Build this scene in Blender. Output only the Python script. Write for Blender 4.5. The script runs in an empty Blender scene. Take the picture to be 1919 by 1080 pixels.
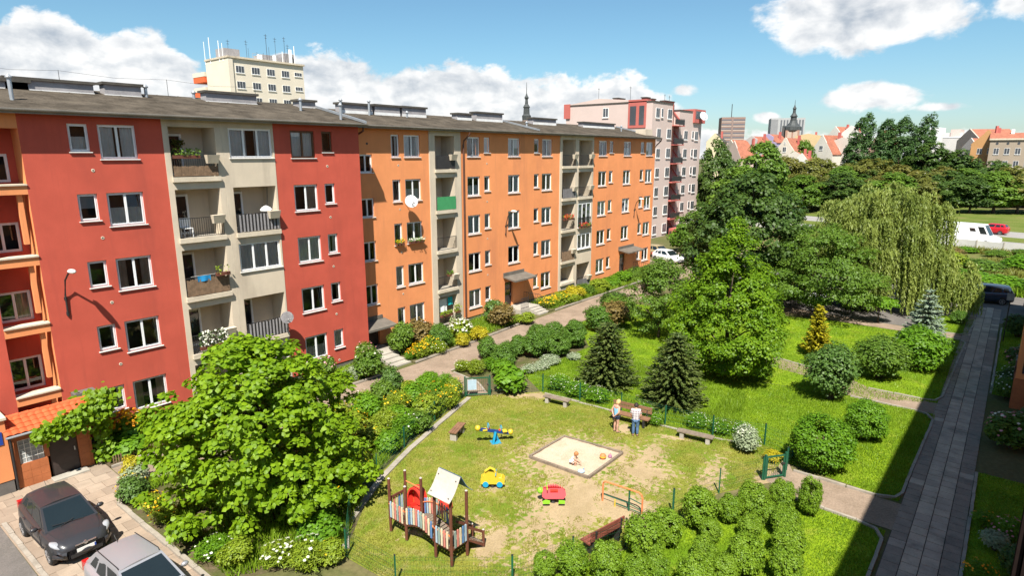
import bpy, bmesh, math, random
import numpy as np
from mathutils import Vector, Matrix, Euler
rnd = random.Random(11)
nr = np.random.RandomState(5)
S = bpy.context.scene
COL = S.collection
R = math.radians
PI = math.pi

# ------------------------------------------------------------------ camera, sky, sun, exposure
cam = bpy.data.objects.new('camera', bpy.data.cameras.new('camera'))
COL.objects.link(cam)
cam.location = (0, 0, 12.6)
cam.rotation_euler = (R(90 - 12.33), 0, R(39.286 - 90))
cam.data.lens = 21.63
cam.data.sensor_width = 36
cam.data.clip_start = 0.05
cam.data.clip_end = 3000
S.camera = cam
S.view_settings.view_transform = 'Standard'
S.view_settings.look = 'None'
S.view_settings.gamma = 1
S.view_settings.use_curve_mapping = False
S.view_settings.exposure = 1.0
LIGHT = Vector((0.57, 0.40, -1.0)).normalized()          # the way sunlight travels
sd = bpy.data.lights.new('sun', 'SUN'); sd.energy = 5.0; sd.angle = R(0.5); sd.color = (1.0, 0.95, 0.86)
so = bpy.data.objects.new('sun', sd); COL.objects.link(so)
so.rotation_euler = LIGHT.to_track_quat('-Z', 'Y').to_euler(); so.location = (-20, -20, 60)

class NT:
    """small helper for writing node trees"""
    def __init__(s, tree):
        s.t = tree; tree.nodes.clear()
    def n(s, kind, **kw):
        o = s.t.nodes.new('ShaderNode' + kind)
        for k, v in kw.items():
            if k.startswith('i_'):
                key = k[2:]; key = int(key) if key.isdigit() else key.replace('_', ' ')
                s.put(o.inputs[key], v)
            else: setattr(o, k, v)
        return o
    def put(s, sock, v):
        if isinstance(v, bpy.types.NodeSocket): s.t.links.new(v, sock)
        elif isinstance(v, bpy.types.Node): s.t.links.new(v.outputs[0], sock)
        else:
            if isinstance(v, tuple) and len(v) == 3 and sock.type == 'RGBA': v = v + (1,)
            sock.default_value = v
    def m(s, op, a, b=0.0, c=None, clamp=False):
        o = s.t.nodes.new('ShaderNodeMath'); o.operation = op; o.use_clamp = clamp
        s.put(o.inputs[0], a); s.put(o.inputs[1], b)
        if c is not None: s.put(o.inputs[2], c)
        return o.outputs[0]
    def mix(s, f, a, b, kind='MIX'):
        o = s.t.nodes.new('ShaderNodeMix'); o.data_type = 'RGBA'; o.blend_type = kind
        s.put(o.inputs[0], f); s.put(o.inputs[6], a); s.put(o.inputs[7], b)
        return o.outputs[2]
    def noise(s, vec, scale, detail=4.0, rough=0.55, dist=0.0, out=0):
        o = s.n('TexNoise'); s.put(o.inputs['Vector'], vec)
        o.inputs['Scale'].default_value = scale; o.inputs['Detail'].default_value = detail
        o.inputs['Roughness'].default_value = rough; o.inputs['Distortion'].default_value = dist
        return o.outputs[out]
    def ramp(s, f, lo, hi):
        o = s.n('MapRange'); o.interpolation_type = 'SMOOTHSTEP'
        s.put(o.inputs[0], f); s.put(o.inputs[1], lo); s.put(o.inputs[2], hi)
        return o.outputs[0]

# sky: Nishita plus procedural cumulus, laid out by azimuth and elevation
W = bpy.data.worlds.new('World'); S.world = W; W.use_nodes = True
N = NT(W.node_tree)
sky = N.n('TexSky', sky_type='NISHITA', sun_disc=False, sun_elevation=R(54.8), sun_rotation=math.atan2(-0.57, -0.40),
          air_density=1.0, dust_density=0.6, ozone_density=1.6, altitude=20)
tc = N.n('TexCoord').outputs['Generated']
sx = N.n('SeparateXYZ', i_0=tc)
az = N.m('MULTIPLY', N.m('ARCTAN2', sx.outputs[1], sx.outputs[0]), 180 / PI)
el = N.m('MULTIPLY', N.m('ARCSINE', sx.outputs[2]), 180 / PI)
fc = N.n('FloatCurve')
pts = [(-180, 8.5), (-150, 7), (-120, 9.5), (-90, 7), (-60, 8.5), (-30, 5), (-8, 2.0), (20, 2.2), (24, 4.4), (27, 5.9), (31, 7.2), (34, 7.0), (37.4, 7.0),
       (41, 7.9), (45.5, 8.2), (50, 7.4), (53, 8.3), (55.5, 9.0), (59, 8.3), (64, 7.0), (66.5, 8.8), (69, 9.4), (70.8, 9.2), (72.3, 9.6), (74, 10.5), (76.5, 9.8), (81, 8.4),
       (95, 9.5), (120, 7), (150, 9), (180, 8.5)]
cv = fc.mapping.curves[0]
while len(cv.points) < len(pts): cv.points.new(0.5, 0.5)
for p_, (a, e) in zip(cv.points, pts): p_.location = ((a + 180) / 360, e / 12); p_.handle_type = 'AUTO'
fc.mapping.update()
N.put(fc.inputs['Value'], N.m('DIVIDE', N.m('ADD', az, 180), 360))
top = N.m('MULTIPLY', fc.outputs[0], 12)
cxy = N.n('CombineXYZ', i_0=az, i_1=N.m('MULTIPLY', el, 1.5)).outputs[0]
cxy2 = N.n('VectorMath', operation='ADD', i_0=cxy, i_1=(0.75, -1.1, 0)).outputs[0]
n1 = N.noise(cxy, 0.30, 9, 0.60, 0.35)
n2 = N.noise(cxy2, 0.30, 9, 0.60, 0.35)
nf = N.noise(cxy, 0.9, 6, 0.6)
puff = N.m('ADD', N.m('MULTIPLY', N.m('SUBTRACT', n1, 0.5), 2.6), N.m('MULTIPLY', N.m('SUBTRACT', nf, 0.5), 0.8))
# the bank along the horizon
f0 = N.m('ADD', N.m('MULTIPLY', N.m('SUBTRACT', top, el), 0.55), N.m('SUBTRACT', N.m('MULTIPLY', puff, 0.8), 0.1))
f0 = N.m('MINIMUM', f0, N.m('ADD', 1.0, N.m('MULTIPLY', puff, 1.0)))
fld = f0
for a, e, rx, ry, k in [(11.2, 10.2, 8.0, 3.0, 1.7), (10.2, 4.3, 4.0, 1.25, 1.1), (17.3, 2.9, 1.3, 0.55, 0.9), (5.2, 3.4, 2.2, 0.4, 0.6), (1.2, 10.2, 2.4, 1.5, 1.0), (24.5, 5.3, 1.1, 0.5, .5),
                        (-20, 9, 6, 2.0, 1.2), (-45, 14, 9, 3, 1.3), (150, 18, 12, 4, 1.3), (100, 17, 8, 3, 1.2), (-110, 20, 10, 4, 1.3), (-160, 16, 9, 3, 1.2)]:
    u = N.m('DIVIDE', N.m('SUBTRACT', az, a), rx); v = N.m('DIVIDE', N.m('SUBTRACT', el, e), ry)
    r_ = N.m('SQRT', N.m('ADD', N.m('MULTIPLY', u, u), N.m('MULTIPLY', v, v)))
    fld = N.m('MAXIMUM', fld, N.m('ADD', N.m('MULTIPLY', N.m('SUBTRACT', 1.0, r_), k), N.m('MULTIPLY', puff, 0.55)))
dens = N.ramp(fld, 0.0, 0.42)
l1 = N.noise(cxy, 0.21, 7, 0.55, 0.2); l2 = N.noise(cxy2, 0.21, 7, 0.55, 0.2)
lit = N.m('ADD', N.m('MULTIPLY', N.m('SUBTRACT', l1, l2), 3.2), 0.86)
lit = N.m('SUBTRACT', lit, N.m('MULTIPLY', N.m('MAXIMUM', N.m('SUBTRACT', fld, 0.55), 0.0), 0.42), clamp=True)
ccol = N.mix(lit, (4.3, 4.8, 5.45), (9.2, 9.15, 9.05))
skyc = N.mix(1.0, sky.outputs[0], N.mix(N.ramp(el, 0.0, 10.0), (0.87, 1.01, 1.10), (0.81, 1.10, 1.14)), 'MULTIPLY')
bgc = N.mix(N.m('MULTIPLY', dens, 0.96), skyc, ccol)
bg = N.n('Background', i_Color=bgc, i_Strength=0.059)
N.n('OutputWorld', i_Surface=bg)

# ------------------------------------------------------------------ materials
def pm(name, col, rough=0.8, var=0.12, scale=1.5, fine=30.0, bump=0.0, spec=0.3, stain=None, stain_amt=0.0, stain_scale=0.4, metal=0.0, coat=0.0, streak=False, bumpscale=None):
    m = bpy.data.materials.new(name); m.use_nodes = True; t = NT(m.node_tree)
    co = t.n('TexCoord').outputs['Object']
    oi = t.n('ObjectInfo')
    vec = t.n('VectorMath', operation='ADD', i_0=co, i_1=oi.outputs['Location']).outputs[0]
    a = t.noise(vec, scale, 5, 0.6); b = t.noise(vec, fine, 2, 0.5)
    f = t.m('ADD', t.m('MULTIPLY', a, 0.65), t.m('MULTIPLY', b, 0.35))
    f = t.ramp(f, 0.32, 0.68)
    lo = tuple(c * (1 - var) for c in col); hi = tuple(min(1, c * (1 + var)) for c in col)
    c = t.mix(f, lo, hi)
    if stain:
        sv = vec
        if streak: sv = t.n('VectorMath', operation='MULTIPLY', i_0=vec, i_1=(1.0, 1.0, 0.14)).outputs[0]
        s_ = t.noise(sv, stain_scale, 6, 0.65)
        c = t.mix(t.m('MULTIPLY', t.ramp(s_, 0.5, 0.72), stain_amt), c, stain)
        if streak:
            s2 = t.noise(t.n('VectorMath', operation='MULTIPLY', i_0=vec, i_1=(1.0, 1.0, 0.05)).outputs[0], 3.2, 5, 0.7)
            c = t.mix(t.m('MULTIPLY', t.m('MULTIPLY', t.ramp(s2, 0.54, 0.75), t.ramp(a, 0.35, 0.6)), 0.55), c, stain)
    p = t.n('BsdfPrincipled', i_Base_Color=c, i_Roughness=rough, i_Metallic=metal)
    p.inputs['Specular IOR Level'].default_value = spec
    if coat: p.inputs['Coat Weight'].default_value = coat; p.inputs['Coat Roughness'].default_value = 0.06
    if bump:
        bn = t.n('Bump', i_Strength=bump, i_Distance=0.02, i_Height=t.noise(vec, bumpscale or fine, 3, 0.6)); t.put(p.inputs['Normal'], bn)
    t.n('OutputMaterial', i_Surface=p)
    return m

def leafmat(name, dark, light, trans=0.3, rough=0.5):
    m = bpy.data.materials.new(name); m.use_nodes = True; t = NT(m.node_tree)
    at = t.n('Attribute', attribute_name='tint')
    oi = t.n('ObjectInfo')
    f = t.m('ADD', at.outputs['Fac'], t.m('MULTIPLY', t.m('SUBTRACT', oi.outputs['Random'], 0.5), 0.25), clamp=True)
    c = t.mix(f, dark, light)
    p = t.n('BsdfPrincipled', i_Base_Color=c, i_Roughness=rough); p.inputs['Specular IOR Level'].default_value = 0.3
    tr = t.n('BsdfTranslucent', i_Color=t.mix(0.5, c, tuple(min(1, x * y) for x, y in zip(light, (1.5, 1.4, 0.7)))))
    mx = t.n('MixShader', i_0=trans, i_1=p, i_2=tr)
    t.n('OutputMaterial', i_Surface=mx)
    return m

def glassmat(name, tint=(0.86, 0.88, 0.88)):
    m = bpy.data.materials.new(name); m.use_nodes = True; t = NT(m.node_tree)
    fr = t.n('Fresnel', i_IOR=1.5)
    gl = t.n('BsdfGlossy', i_Roughness=0.02, i_Color=(0.9, 0.95, 1.0))
    tp = t.n('BsdfTransparent', i_Color=tint)
    mx = t.n('MixShader', i_0=t.m('MULTIPLY', fr.outputs[0], 1.8, clamp=True), i_1=tp, i_2=gl)
    t.n('OutputMaterial', i_Surface=mx)
    return m

M = {}
M['red'] = pm('red_render', (0.49, 0.094, 0.062), 0.9, 0.10, 0.7, 40, 0.2, 0.1, (0.38, 0.078, 0.055), 0.7, 0.7, streak=True)
M['orange'] = pm('orange_render', (0.72, 0.275, 0.112), 0.9, 0.08, 0.7, 40, 0.2, 0.1, (0.56, 0.215, 0.10), 0.7, 0.7, streak=True)
M['beige'] = pm('beige_render', (0.57, 0.485, 0.375), 0.9, 0.08, 0.7, 40, 0.2, 0.1, (0.40, 0.335, 0.26), 0.75, 0.7, streak=True)
M['plinth'] = pm('plinth_render', (0.13, 0.12, 0.11), 0.9, 0.15, 2, 40, 0.2)
M['concrete'] = pm('concrete', (0.36, 0.33, 0.28), 0.9, 0.15, 2, 40, 0.2, stain=(0.22, 0.2, 0.17), stain_amt=0.5)
M['ledge'] = pm('ledge_concrete', (0.56, 0.48, 0.37), 0.9, 0.12, 2, 40, 0.2, stain=(0.25, 0.2, 0.16), stain_amt=0.5)
M['felt'] = pm('roof_felt', (0.080, 0.066, 0.051), 0.95, 0.45, 1.2, 14, 0.6, 0.05, (0.046, 0.039, 0.031), 0.6, 0.35)
M['fascia'] = pm('roof_edge', (0.22, 0.20, 0.17), 0.7, 0.2, 2, 20)
M['pvc'] = pm('white_window_plastic', (0.80, 0.80, 0.80), 0.35, 0.02, spec=0.4)
M['brownframe'] = pm('brown_window_wood', (0.14, 0.07, 0.035), 0.5, 0.2, 6, 60)
M['sill'] = pm('white_sill', (0.74, 0.72, 0.68), 0.4, 0.08, 3)
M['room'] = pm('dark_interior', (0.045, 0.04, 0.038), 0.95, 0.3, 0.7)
M['glass'] = glassmat('window_glass')
M['net'] = pm('net_curtain', (0.78, 0.75, 0.70), 0.9, 0.08, 2, 30)
M['drape'] = pm('beige_drape', (0.52, 0.38, 0.29), 0.9, 0.15, 2, 30)
M['blind'] = pm('grey_blind', (0.40, 0.42, 0.44), 0.9, 0.1, 2, 30)
M['iron'] = pm('dark_railing_metal', (0.03, 0.028, 0.028), 0.5, 0.2, 5, spec=0.4)
M['reed'] = pm('reed_screen', (0.20, 0.13, 0.08), 0.9, 0.3, 6, 50, 0.3)
M['greyscreen'] = pm('grey_screen', (0.25, 0.24, 0.24), 0.9, 0.2, 6, 50)
M['greencloth'] = pm('green_screen_cloth', (0.05, 0.26, 0.10), 0.9, 0.1, 3, 50)
M['pipe'] = pm('brown_downpipe', (0.10, 0.045, 0.032), 0.5, 0.15, 3, spec=0.4)
M['zinc'] = pm('zinc_metal', (0.42, 0.44, 0.46), 0.45, 0.12, 3, 20, metal=0.6)
M['whitemetal'] = pm('white_flashing', (0.72, 0.73, 0.74), 0.5, 0.08, 3)
M['chim'] = pm('chimney_render', (0.30, 0.285, 0.29), 0.9, 0.2, 2, 20, 0.2, stain=(0.18, 0.17, 0.17), stain_amt=0.6, stain_scale=1.0)
M['chimwhite'] = pm('chimney_white_base', (0.68, 0.68, 0.67), 0.8, 0.1, 2)
M['chimcap'] = pm('chimney_cap', (0.075, 0.068, 0.058), 0.9, 0.25, 3, 20)
M['canopy'] = pm('canopy_felt', (0.13, 0.115, 0.095), 0.9, 0.2, 2, 30)
M['door'] = pm('dark_door', (0.045, 0.033, 0.03), 0.4, 0.2, 3)
M['tile'] = pm('roof_tile_clay', (0.55, 0.105, 0.035), 0.7, 0.16, 3, 30, 0.1, stain=(0.30, 0.07, 0.035), stain_amt=0.5, stain_scale=1.5)
M['terracotta'] = pm('terracotta_tile', (0.40, 0.13, 0.05), 0.6, 0.14, 3, 30)
M['bluesign'] = pm('blue_sign', (0.02, 0.06, 0.30), 0.4, 0.05)
M['white'] = pm('white_paint', (0.80, 0.80, 0.79), 0.5, 0.04)
M['dish'] = pm('dish_white', (0.78, 0.79, 0.80), 0.45, 0.05)
M['bark'] = pm('bark', (0.10, 0.075, 0.055), 0.95, 0.35, 4, 25, 0.5)
M['soil'] = pm('soil', (0.085, 0.06, 0.042), 0.95, 0.35, 2, 20, 0.5)
M['kerb'] = pm('kerb_stone', (0.30, 0.265, 0.22), 0.9, 0.16, 2, 30, 0.3, stain=(0.16, 0.14, 0.11), stain_amt=0.6, stain_scale=1.2)

# ------------------------------------------------------------------ mesh helpers
class MB:
    def __init__(s): s.v = []; s.f = []; s.m = []
    def add(s, vs, fs, mi=0):
        o = len(s.v); s.v += [tuple(p) for p in vs]
        for f in fs: s.f.append(tuple(i + o for i in f)); s.m.append(mi)
        return s
    def quad(s, a, b, c, d, mi=0): return s.add([a, b, c, d], [(0, 1, 2, 3)], mi)
    def box(s, x0, x1, y0, y1, z0, z1, mi=0):
        return s.add([(x0, y0, z0), (x1, y0, z0), (x1, y1, z0), (x0, y1, z0), (x0, y0, z1), (x1, y0, z1), (x1, y1, z1), (x0, y1, z1)],
                     [(0, 3, 2, 1), (4, 5, 6, 7), (0, 1, 5, 4), (1, 2, 6, 5), (2, 3, 7, 6), (3, 0, 4, 7)], mi)
    def obox(s, c, sz, rz=0, mi=0, rx=0, ry=0):
        e = Euler((rx, ry, rz)).to_matrix(); c = Vector(c); vs = []
        for z in (-1, 1):
            for x, y in ((-1, -1), (1, -1), (1, 1), (-1, 1)):
                vs.append(c + e @ Vector((x * sz[0] / 2, y * sz[1] / 2, z * sz[2] / 2)))
        return s.add(vs, [(0, 3, 2, 1), (4, 5, 6, 7), (0, 1, 5, 4), (1, 2, 6, 5), (2, 3, 7, 6), (3, 0, 4, 7)], mi)
    def bar(s, a, b, w, h, mi=0, up=(0, 0, 1)):
        a = Vector(a); b = Vector(b); d = (b - a).normalized(); u = Vector(up)
        if abs(d.dot(u)) > 0.95: u = Vector((1, 0, 0))
        sd_ = d.cross(u).normalized(); u = sd_.cross(d)
        vs = [p + sd_ * i * w / 2 + u * j * h / 2 for p in (a, b) for i, j in ((-1, -1), (1, -1), (1, 1), (-1, 1))]
        return s.add(vs, [(3, 2, 1, 0), (4, 5, 6, 7), (0, 1, 5, 4), (1, 2, 6, 5), (2, 3, 7, 6), (3, 0, 4, 7)], mi)
    def tube(s, pts, rs, n=8, mi=0, cap=True):
        pts = [Vector(p) for p in pts]
        if not isinstance(rs, (list, tuple)): rs = [rs] * len(pts)
        vs = []; fs = []
        for i, p in enumerate(pts):
            d = (pts[min(i + 1, len(pts) - 1)] - pts[max(i - 1, 0)]).normalized()
            u = Vector((0, 0, 1)) if abs(d.z) < 0.9 else Vector((1, 0, 0))
            a = d.cross(u).normalized(); b = a.cross(d)
            for k in range(n):
                t = 2 * PI * k / n; vs.append(p + (a * math.cos(t) + b * math.sin(t)) * rs[i])
        for i in range(len(pts) - 1):
            for k in range(n):
                k2 = (k + 1) % n; fs.append((i * n + k, i * n + k2, (i + 1) * n + k2, (i + 1) * n + k))
        if cap: fs += [tuple(range(n))[::-1], tuple((len(pts) - 1) * n + k for k in range(n))]
        return s.add(vs, fs, mi)
    def lathe(s, prof, n=16, c=(0, 0, 0), mi=0):
        vs = []; fs = []
        for r, z in prof:
            for k in range(n):
                t = 2 * PI * k / n; vs.append((c[0] + r * math.cos(t), c[1] + r * math.sin(t), c[2] + z))
        for i in range(len(prof) - 1):
            for k in range(n):
                k2 = (k + 1) % n; fs.append((i * n + k, i * n + k2, (i + 1) * n + k2, (i + 1) * n + k))
        fs += [tuple(range(n))[::-1], tuple((len(prof) - 1) * n + k for k in range(n))]
        return s.add(vs, fs, mi)
    def prism(s, poly, z0, z1, mi=0):
        n = len(poly)
        ar = sum(poly[i][0] * poly[(i + 1) % n][1] - poly[(i + 1) % n][0] * poly[i][1] for i in range(n))
        if ar < 0: poly = poly[::-1]
        vs = [(x, y, z0) for x, y in poly] + [(x, y, z1) for x, y in poly]
        fs = [tuple(range(n))[::-1], tuple(range(n, 2 * n))] + [(i, (i + 1) % n, n + (i + 1) % n, n + i) for i in range(n)]
        return s.add(vs, fs, mi)
    def plate(s, poly, axis, t0, t1, mi=0):
        """outline in (u, z) extruded along x ('x') or y ('y')"""
        n = len(poly)
        f = (lambda u, z, t: (t, u, z)) if axis == 'x' else (lambda u, z, t: (u, t, z))
        vs = [f(u, z, t0) for u, z in poly] + [f(u, z, t1) for u, z in poly]
        fs = [tuple(range(n))[::-1], tuple(range(n, 2 * n))] + [(i, (i + 1) % n, n + (i + 1) % n, n + i) for i in range(n)]
        return s.add(vs, fs, mi)
    def mesh(s, name, mats, smooth=False):
        me = bpy.data.meshes.new(name); me.from_pydata(s.v, [], s.f)
        for m_ in (mats if isinstance(mats, (list, tuple)) else [mats]): me.materials.append(M[m_] if isinstance(m_, str) else m_)
        if len(me.materials) > 1: me.polygons.foreach_set('material_index', s.m)
        if smooth: me.polygons.foreach_set('use_smooth', [True] * len(me.polygons))
        me.update(); return me

def ob(name, data=None, parent=None, loc=(0, 0, 0), rz=0, scale=None):
    o = bpy.data.objects.new(name, data); COL.objects.link(o)
    o.location = loc
    if rz: o.rotation_euler = (0, 0, rz)
    if scale: o.scale = scale if isinstance(scale, tuple) else (scale,) * 3
    if parent: o.parent = parent
    return o
def tag(o, label, cat, group=None):
    o['label'] = label; o['category'] = cat
    if group: o['group'] = group
    return o
def thing(name, label, cat, loc=(0, 0, 0), rz=0, group=None, scale=None):
    return tag(ob(name, None, None, loc, rz, scale), label, cat, group)
def struct(o): o['kind'] = 'structure'; return o
def stuff(o): o['kind'] = 'stuff'; return o
def copy_tree(o, parent=None):
    c = o.copy(); COL.objects.link(c); c.parent = parent
    for ch in o.children: copy_tree(ch, c)
    return c
def bevel(o, w=0.01, seg=2):
    b = o.modifiers.new('bevel', 'BEVEL'); b.width = w; b.segments = seg; b.limit_method = 'ANGLE'; return o

def vnoise(x, y, seed=0):
    """smooth value noise on numpy arrays"""
    x = np.asarray(x, float); y = np.asarray(y, float)
    xi = np.floor(x).astype(np.int64); yi = np.floor(y).astype(np.int64); fx = x - xi; fy = y - yi
    fx = fx * fx * (3 - 2 * fx); fy = fy * fy * (3 - 2 * fy)
    def h(a, b):
        n = (a * 374761393 + b * 668265263 + seed * 1442695041) & 0x7fffffff
        n = ((n ^ (n >> 13)) * 1274126177) & 0x7fffffff
        return ((n ^ (n >> 16)) & 0xffff) / 65535.0
    return (h(xi, yi) * (1 - fx) + h(xi + 1, yi) * fx) * (1 - fy) + (h(xi, yi + 1) * (1 - fx) + h(xi + 1, yi + 1) * fx) * fy
# ------------------------------------------------------------------ ground materials
def groundmat(name, base, patch, scale, fine, dry=None, drymul=0.5, bump=0.4):
    m = bpy.data.materials.new(name); m.use_nodes = True; t = NT(m.node_tree)
    co = t.n('TexCoord').outputs['Object']
    a = t.ramp(t.noise(co, scale, 6, 0.6, 0.3), 0.35, 0.65)
    b = t.noise(co, fine, 3, 0.6)
    c = t.mix(a, base, patch)
    if dry: c = t.mix(t.m('MULTIPLY', t.ramp(t.noise(co, scale * 2.7, 7, 0.65), 0.5, 0.68), drymul), c, dry)
    c = t.mix(1.0, c, t.mix(b, (0.55, 0.55, 0.55), (1.4, 1.4, 1.4)), 'MULTIPLY')
    p = t.n('BsdfPrincipled', i_Base_Color=c, i_Roughness=0.95); p.inputs['Specular IOR Level'].default_value = 0.1
    bn = t.n('Bump', i_Strength=bump, i_Distance=0.05, i_Height=b); t.put(p.inputs['Normal'], bn)
    t.n('OutputMaterial', i_Surface=p); M[name] = m; return m
groundmat('ground', (0.085, 0.095, 0.03), (0.12, 0.105, 0.05), 0.12, 6, (0.2, 0.15, 0.08), 0.5)
groundmat('lawn', (0.095, 0.175, 0.008), (0.18, 0.265, 0.010), 0.45, 9, (0.23, 0.225, 0.04), 0.45, 0.5)
groundmat('meadow', (0.10, 0.12, 0.03), (0.17, 0.14, 0.06), 0.15, 4, (0.28, 0.19, 0.10), 0.6, 0.7)
groundmat('gardensoil', (0.10, 0.075, 0.045), (0.075, 0.085, 0.025), 0.9, 12, (0.20, 0.15, 0.10), 0.5)
groundmat('pathdirt', (0.285, 0.215, 0.16), (0.225, 0.17, 0.125), 0.7, 16, (0.20, 0.15, 0.105), 0.6, 0.3)
groundmat('asphalt', (0.15, 0.135, 0.125), (0.125, 0.115, 0.105), 0.6, 30, (0.19, 0.17, 0.15), 0.5, 0.2)
groundmat('road', (0.29, 0.275, 0.26), (0.25, 0.235, 0.22), 0.1, 10, (0.33, 0.31, 0.28), 0.5, 0.1)
groundmat('sand', (0.50, 0.395, 0.295), (0.455, 0.355, 0.25), 1.2, 25, (0.40, 0.29, 0.18), 0.35, 0.5)
groundmat('verge', (0.085, 0.125, 0.018), (0.13, 0.15, 0.035), 0.1, 3, (0.26, 0.17, 0.09), 0.35)

# worn sandy patches of the playground: centre, radii, turn, strength
PATCH = [(17.4, 11.3, 2.1, 1.6, 0.2, 1.0), (18.1, 9.7, 1.0, 1.5, 0.0, 1.25), (19.9, 13.1, 2.2, 2.3, 0.0, 0.75), (20.9, 10.4, 1.5, 1.3, 0.5, 0.78),
         (22.4, 10.7, 1.3, 0.7, 0.3, 0.62), (13.6, 12.0, 0.9, 0.5, 0.4, 1.05), (15.3, 11.3, 1.6, 0.9, 0.3, 0.6), (14.0, 13.0, 0.7, 0.6, 0, .5), (24.0, 12.9, 0.55, 0.35, 0.8, 0.95),
         (21.5, 12.0, 1.0, .8, 0, .85), (16.3, 14.2, 0.6, 0.35, 0, 0.55), (22.3, 8.0, 1.8, .5, 0.2, .55), (14.2, 10.3, 1.4, .5, -.3, .5), (23.6, 6.3, 1.0, .4, 0, .7), (12.3, 14.4, .5, .3, 0, .5),
         (24.5, 18.6, 1.6, .4, -.9, .8), (24.6, 10.6, .9, .2, -1.2, .7)]
def pgmat():
    m = bpy.data.materials.new('playground_ground'); m.use_nodes = True; t = NT(m.node_tree)
    co = t.n('TexCoord').outputs['Object']; s = t.n('SeparateXYZ', i_0=co)
    X, Y = s.outputs[0], s.outputs[1]
    fld = None
    for a, b, rx, ry, th, k in PATCH:
        dx = t.m('SUBTRACT', X, a); dy = t.m('SUBTRACT', Y, b); c_, s_ = math.cos(th), math.sin(th)
        u = t.m('DIVIDE', t.m('ADD', t.m('MULTIPLY', dx, c_), t.m('MULTIPLY', dy, s_)), rx)
        v = t.m('DIVIDE', t.m('SUBTRACT', t.m('MULTIPLY', dy, c_), t.m('MULTIPLY', dx, s_)), ry)
        g = t.m('MULTIPLY', t.m('SUBTRACT', 1.45, t.m('SQRT', t.m('ADD', t.m('MULTIPLY', u, u), t.m('MULTIPLY', v, v)))), k)
        fld = g if fld is None else t.m('MAXIMUM', fld, g)
    big = t.noise(co, 0.9, 5, 0.6); mid = t.noise(co, 4.5, 5, 0.62); fine = t.noise(co, 22, 3, 0.6)
    f = t.m('ADD', fld, t.m('MULTIPLY', t.m('SUBTRACT', mid, 0.5), 3.4))
    f = t.m('ADD', f, t.m('MULTIPLY', t.m('SUBTRACT', big, 0.5), 0.9))
    sand = t.ramp(f, 0.22, 0.62)
    g1 = t.mix(t.ramp(t.noise(co, 0.55, 6, 0.65, 0.5), 0.38, 0.6), (0.115, 0.175, 0.014), (0.21, 0.215, 0.035))
    g2 = t.mix(t.m('MULTIPLY', t.ramp(t.noise(co, 1.6, 7, 0.68), 0.48, 0.66), 0.75), g1, (0.28, 0.235, 0.085))
    c = t.mix(sand, g2, t.mix(t.ramp(big, .4, .6), (0.38, 0.285, 0.17), (0.32, 0.24, 0.135)))
    c = t.mix(1.0, c, t.mix(fine, (0.6, 0.6, 0.6), (1.35, 1.35, 1.35)), 'MULTIPLY')
    p = t.n('BsdfPrincipled', i_Base_Color=c, i_Roughness=0.95); p.inputs['Specular IOR Level'].default_value = 0.1
    bn = t.n('Bump', i_Strength=0.6, i_Distance=0.05, i_Height=fine); t.put(p.inputs['Normal'], bn)
    t.n('OutputMaterial', i_Surface=p); M['playground'] = m
pgmat()

# ------------------------------------------------------------------ ground sheets
def sheet(name, poly, z, mat, thick=0.0):
    mb = MB()
    if thick: mb.prism(poly, z - thick, z)
    else:
        ar = sum(poly[i][0] * poly[(i + 1) % len(poly)][1] - poly[(i + 1) % len(poly)][0] * poly[i][1] for i in range(len(poly)))
        if ar < 0: poly = poly[::-1]
        mb.add([(x, y, z) for x, y in poly], [tuple(range(len(poly)))])
    return struct(ob(name, mb.mesh(name, mat)))
sheet('ground', [(-900, -900), (1500, -900), (1500, 1300), (-900, 1300)], 0, 'ground')
PG = [(22.1, 21.3), (23.1, 20.4), (25.3, 18.53), (25.5, 16.3), (25.66, 13.95), (25.65, 11.57), (25.9, 9.37), (26.45, 7.25), (26.07, 5.96), (23.4, 6.0), (21.3, 7.3), (16.3, 8.4), (12.4, 10.1), (10.2, 12.8), (10.05, 15.2), (13.9, 18.3), (16.2, 19.3)]
LAWNS = [[(24.95, 1.95), (35.0, 1.75), (35.1, 4.9), (34.6, 5.6), (33.5, 20.8), (26.6, 20.8), (25.2, 18.6), (25.4, 5.9)],
         [(36.95, 1.75), (50.9, 1.5), (51.1, 2.6), (51.0, 10.2), (49.0, 16.5), (46.0, 24.6), (38.0, 24.6), (33.55, 20.8), (34.7, 5.65)],
         [(8.2, 2.05), (22.6, 2.0), (22.6, 5.2), (21.2, 6.6), (16.2, 8.3), (12.3, 10.0), (8.2, 13.0)],
         [(52.6, 1.5), (58.2, 1.35), (58.2, 4.4), (52.8, 4.6)],
         [(8, -4.2), (29.5, -4.2), (29.5, -0.18), (8, -0.18)], [(40.2, -4.2), (57, -4.2), (57, -0.3), (40.2, -0.25)]]
for p_ in LAWNS: sheet('lawn', p_, 0.008, 'lawn')
sheet('playground_ground', PG, 0.012, 'playground')
sheet('garden_soil', [(7.0, 17.0), (10.0, 15.1), (13.9, 18.35), (16.2, 19.4), (22.0, 21.4), (23.2, 20.6), (26.6, 21.0), (33.5, 21.0), (38, 24.7), (24.9, 24.7), (7.4, 25.2), (6.75, 24.0)], 0.006, 'gardensoil')
sheet('flower_bed_soil', [(7.4, 27.3), (22.3, 27.3), (22.3, 29.9), (7.4, 29.9)], 0.10, 'gardensoil', 0.09)
sheet('flower_bed_soil', [(24.0, 27.35), (36.0, 27.9), (36.0, 31.1), (24.0, 31.1)], 0.10, 'gardensoil', 0.09)
sheet('flower_bed_soil', [(39.2, 28.3), (58, 28.3), (58, 31.1), (39.2, 31.1)], 0.10, 'gardensoil', 0.09)
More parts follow.
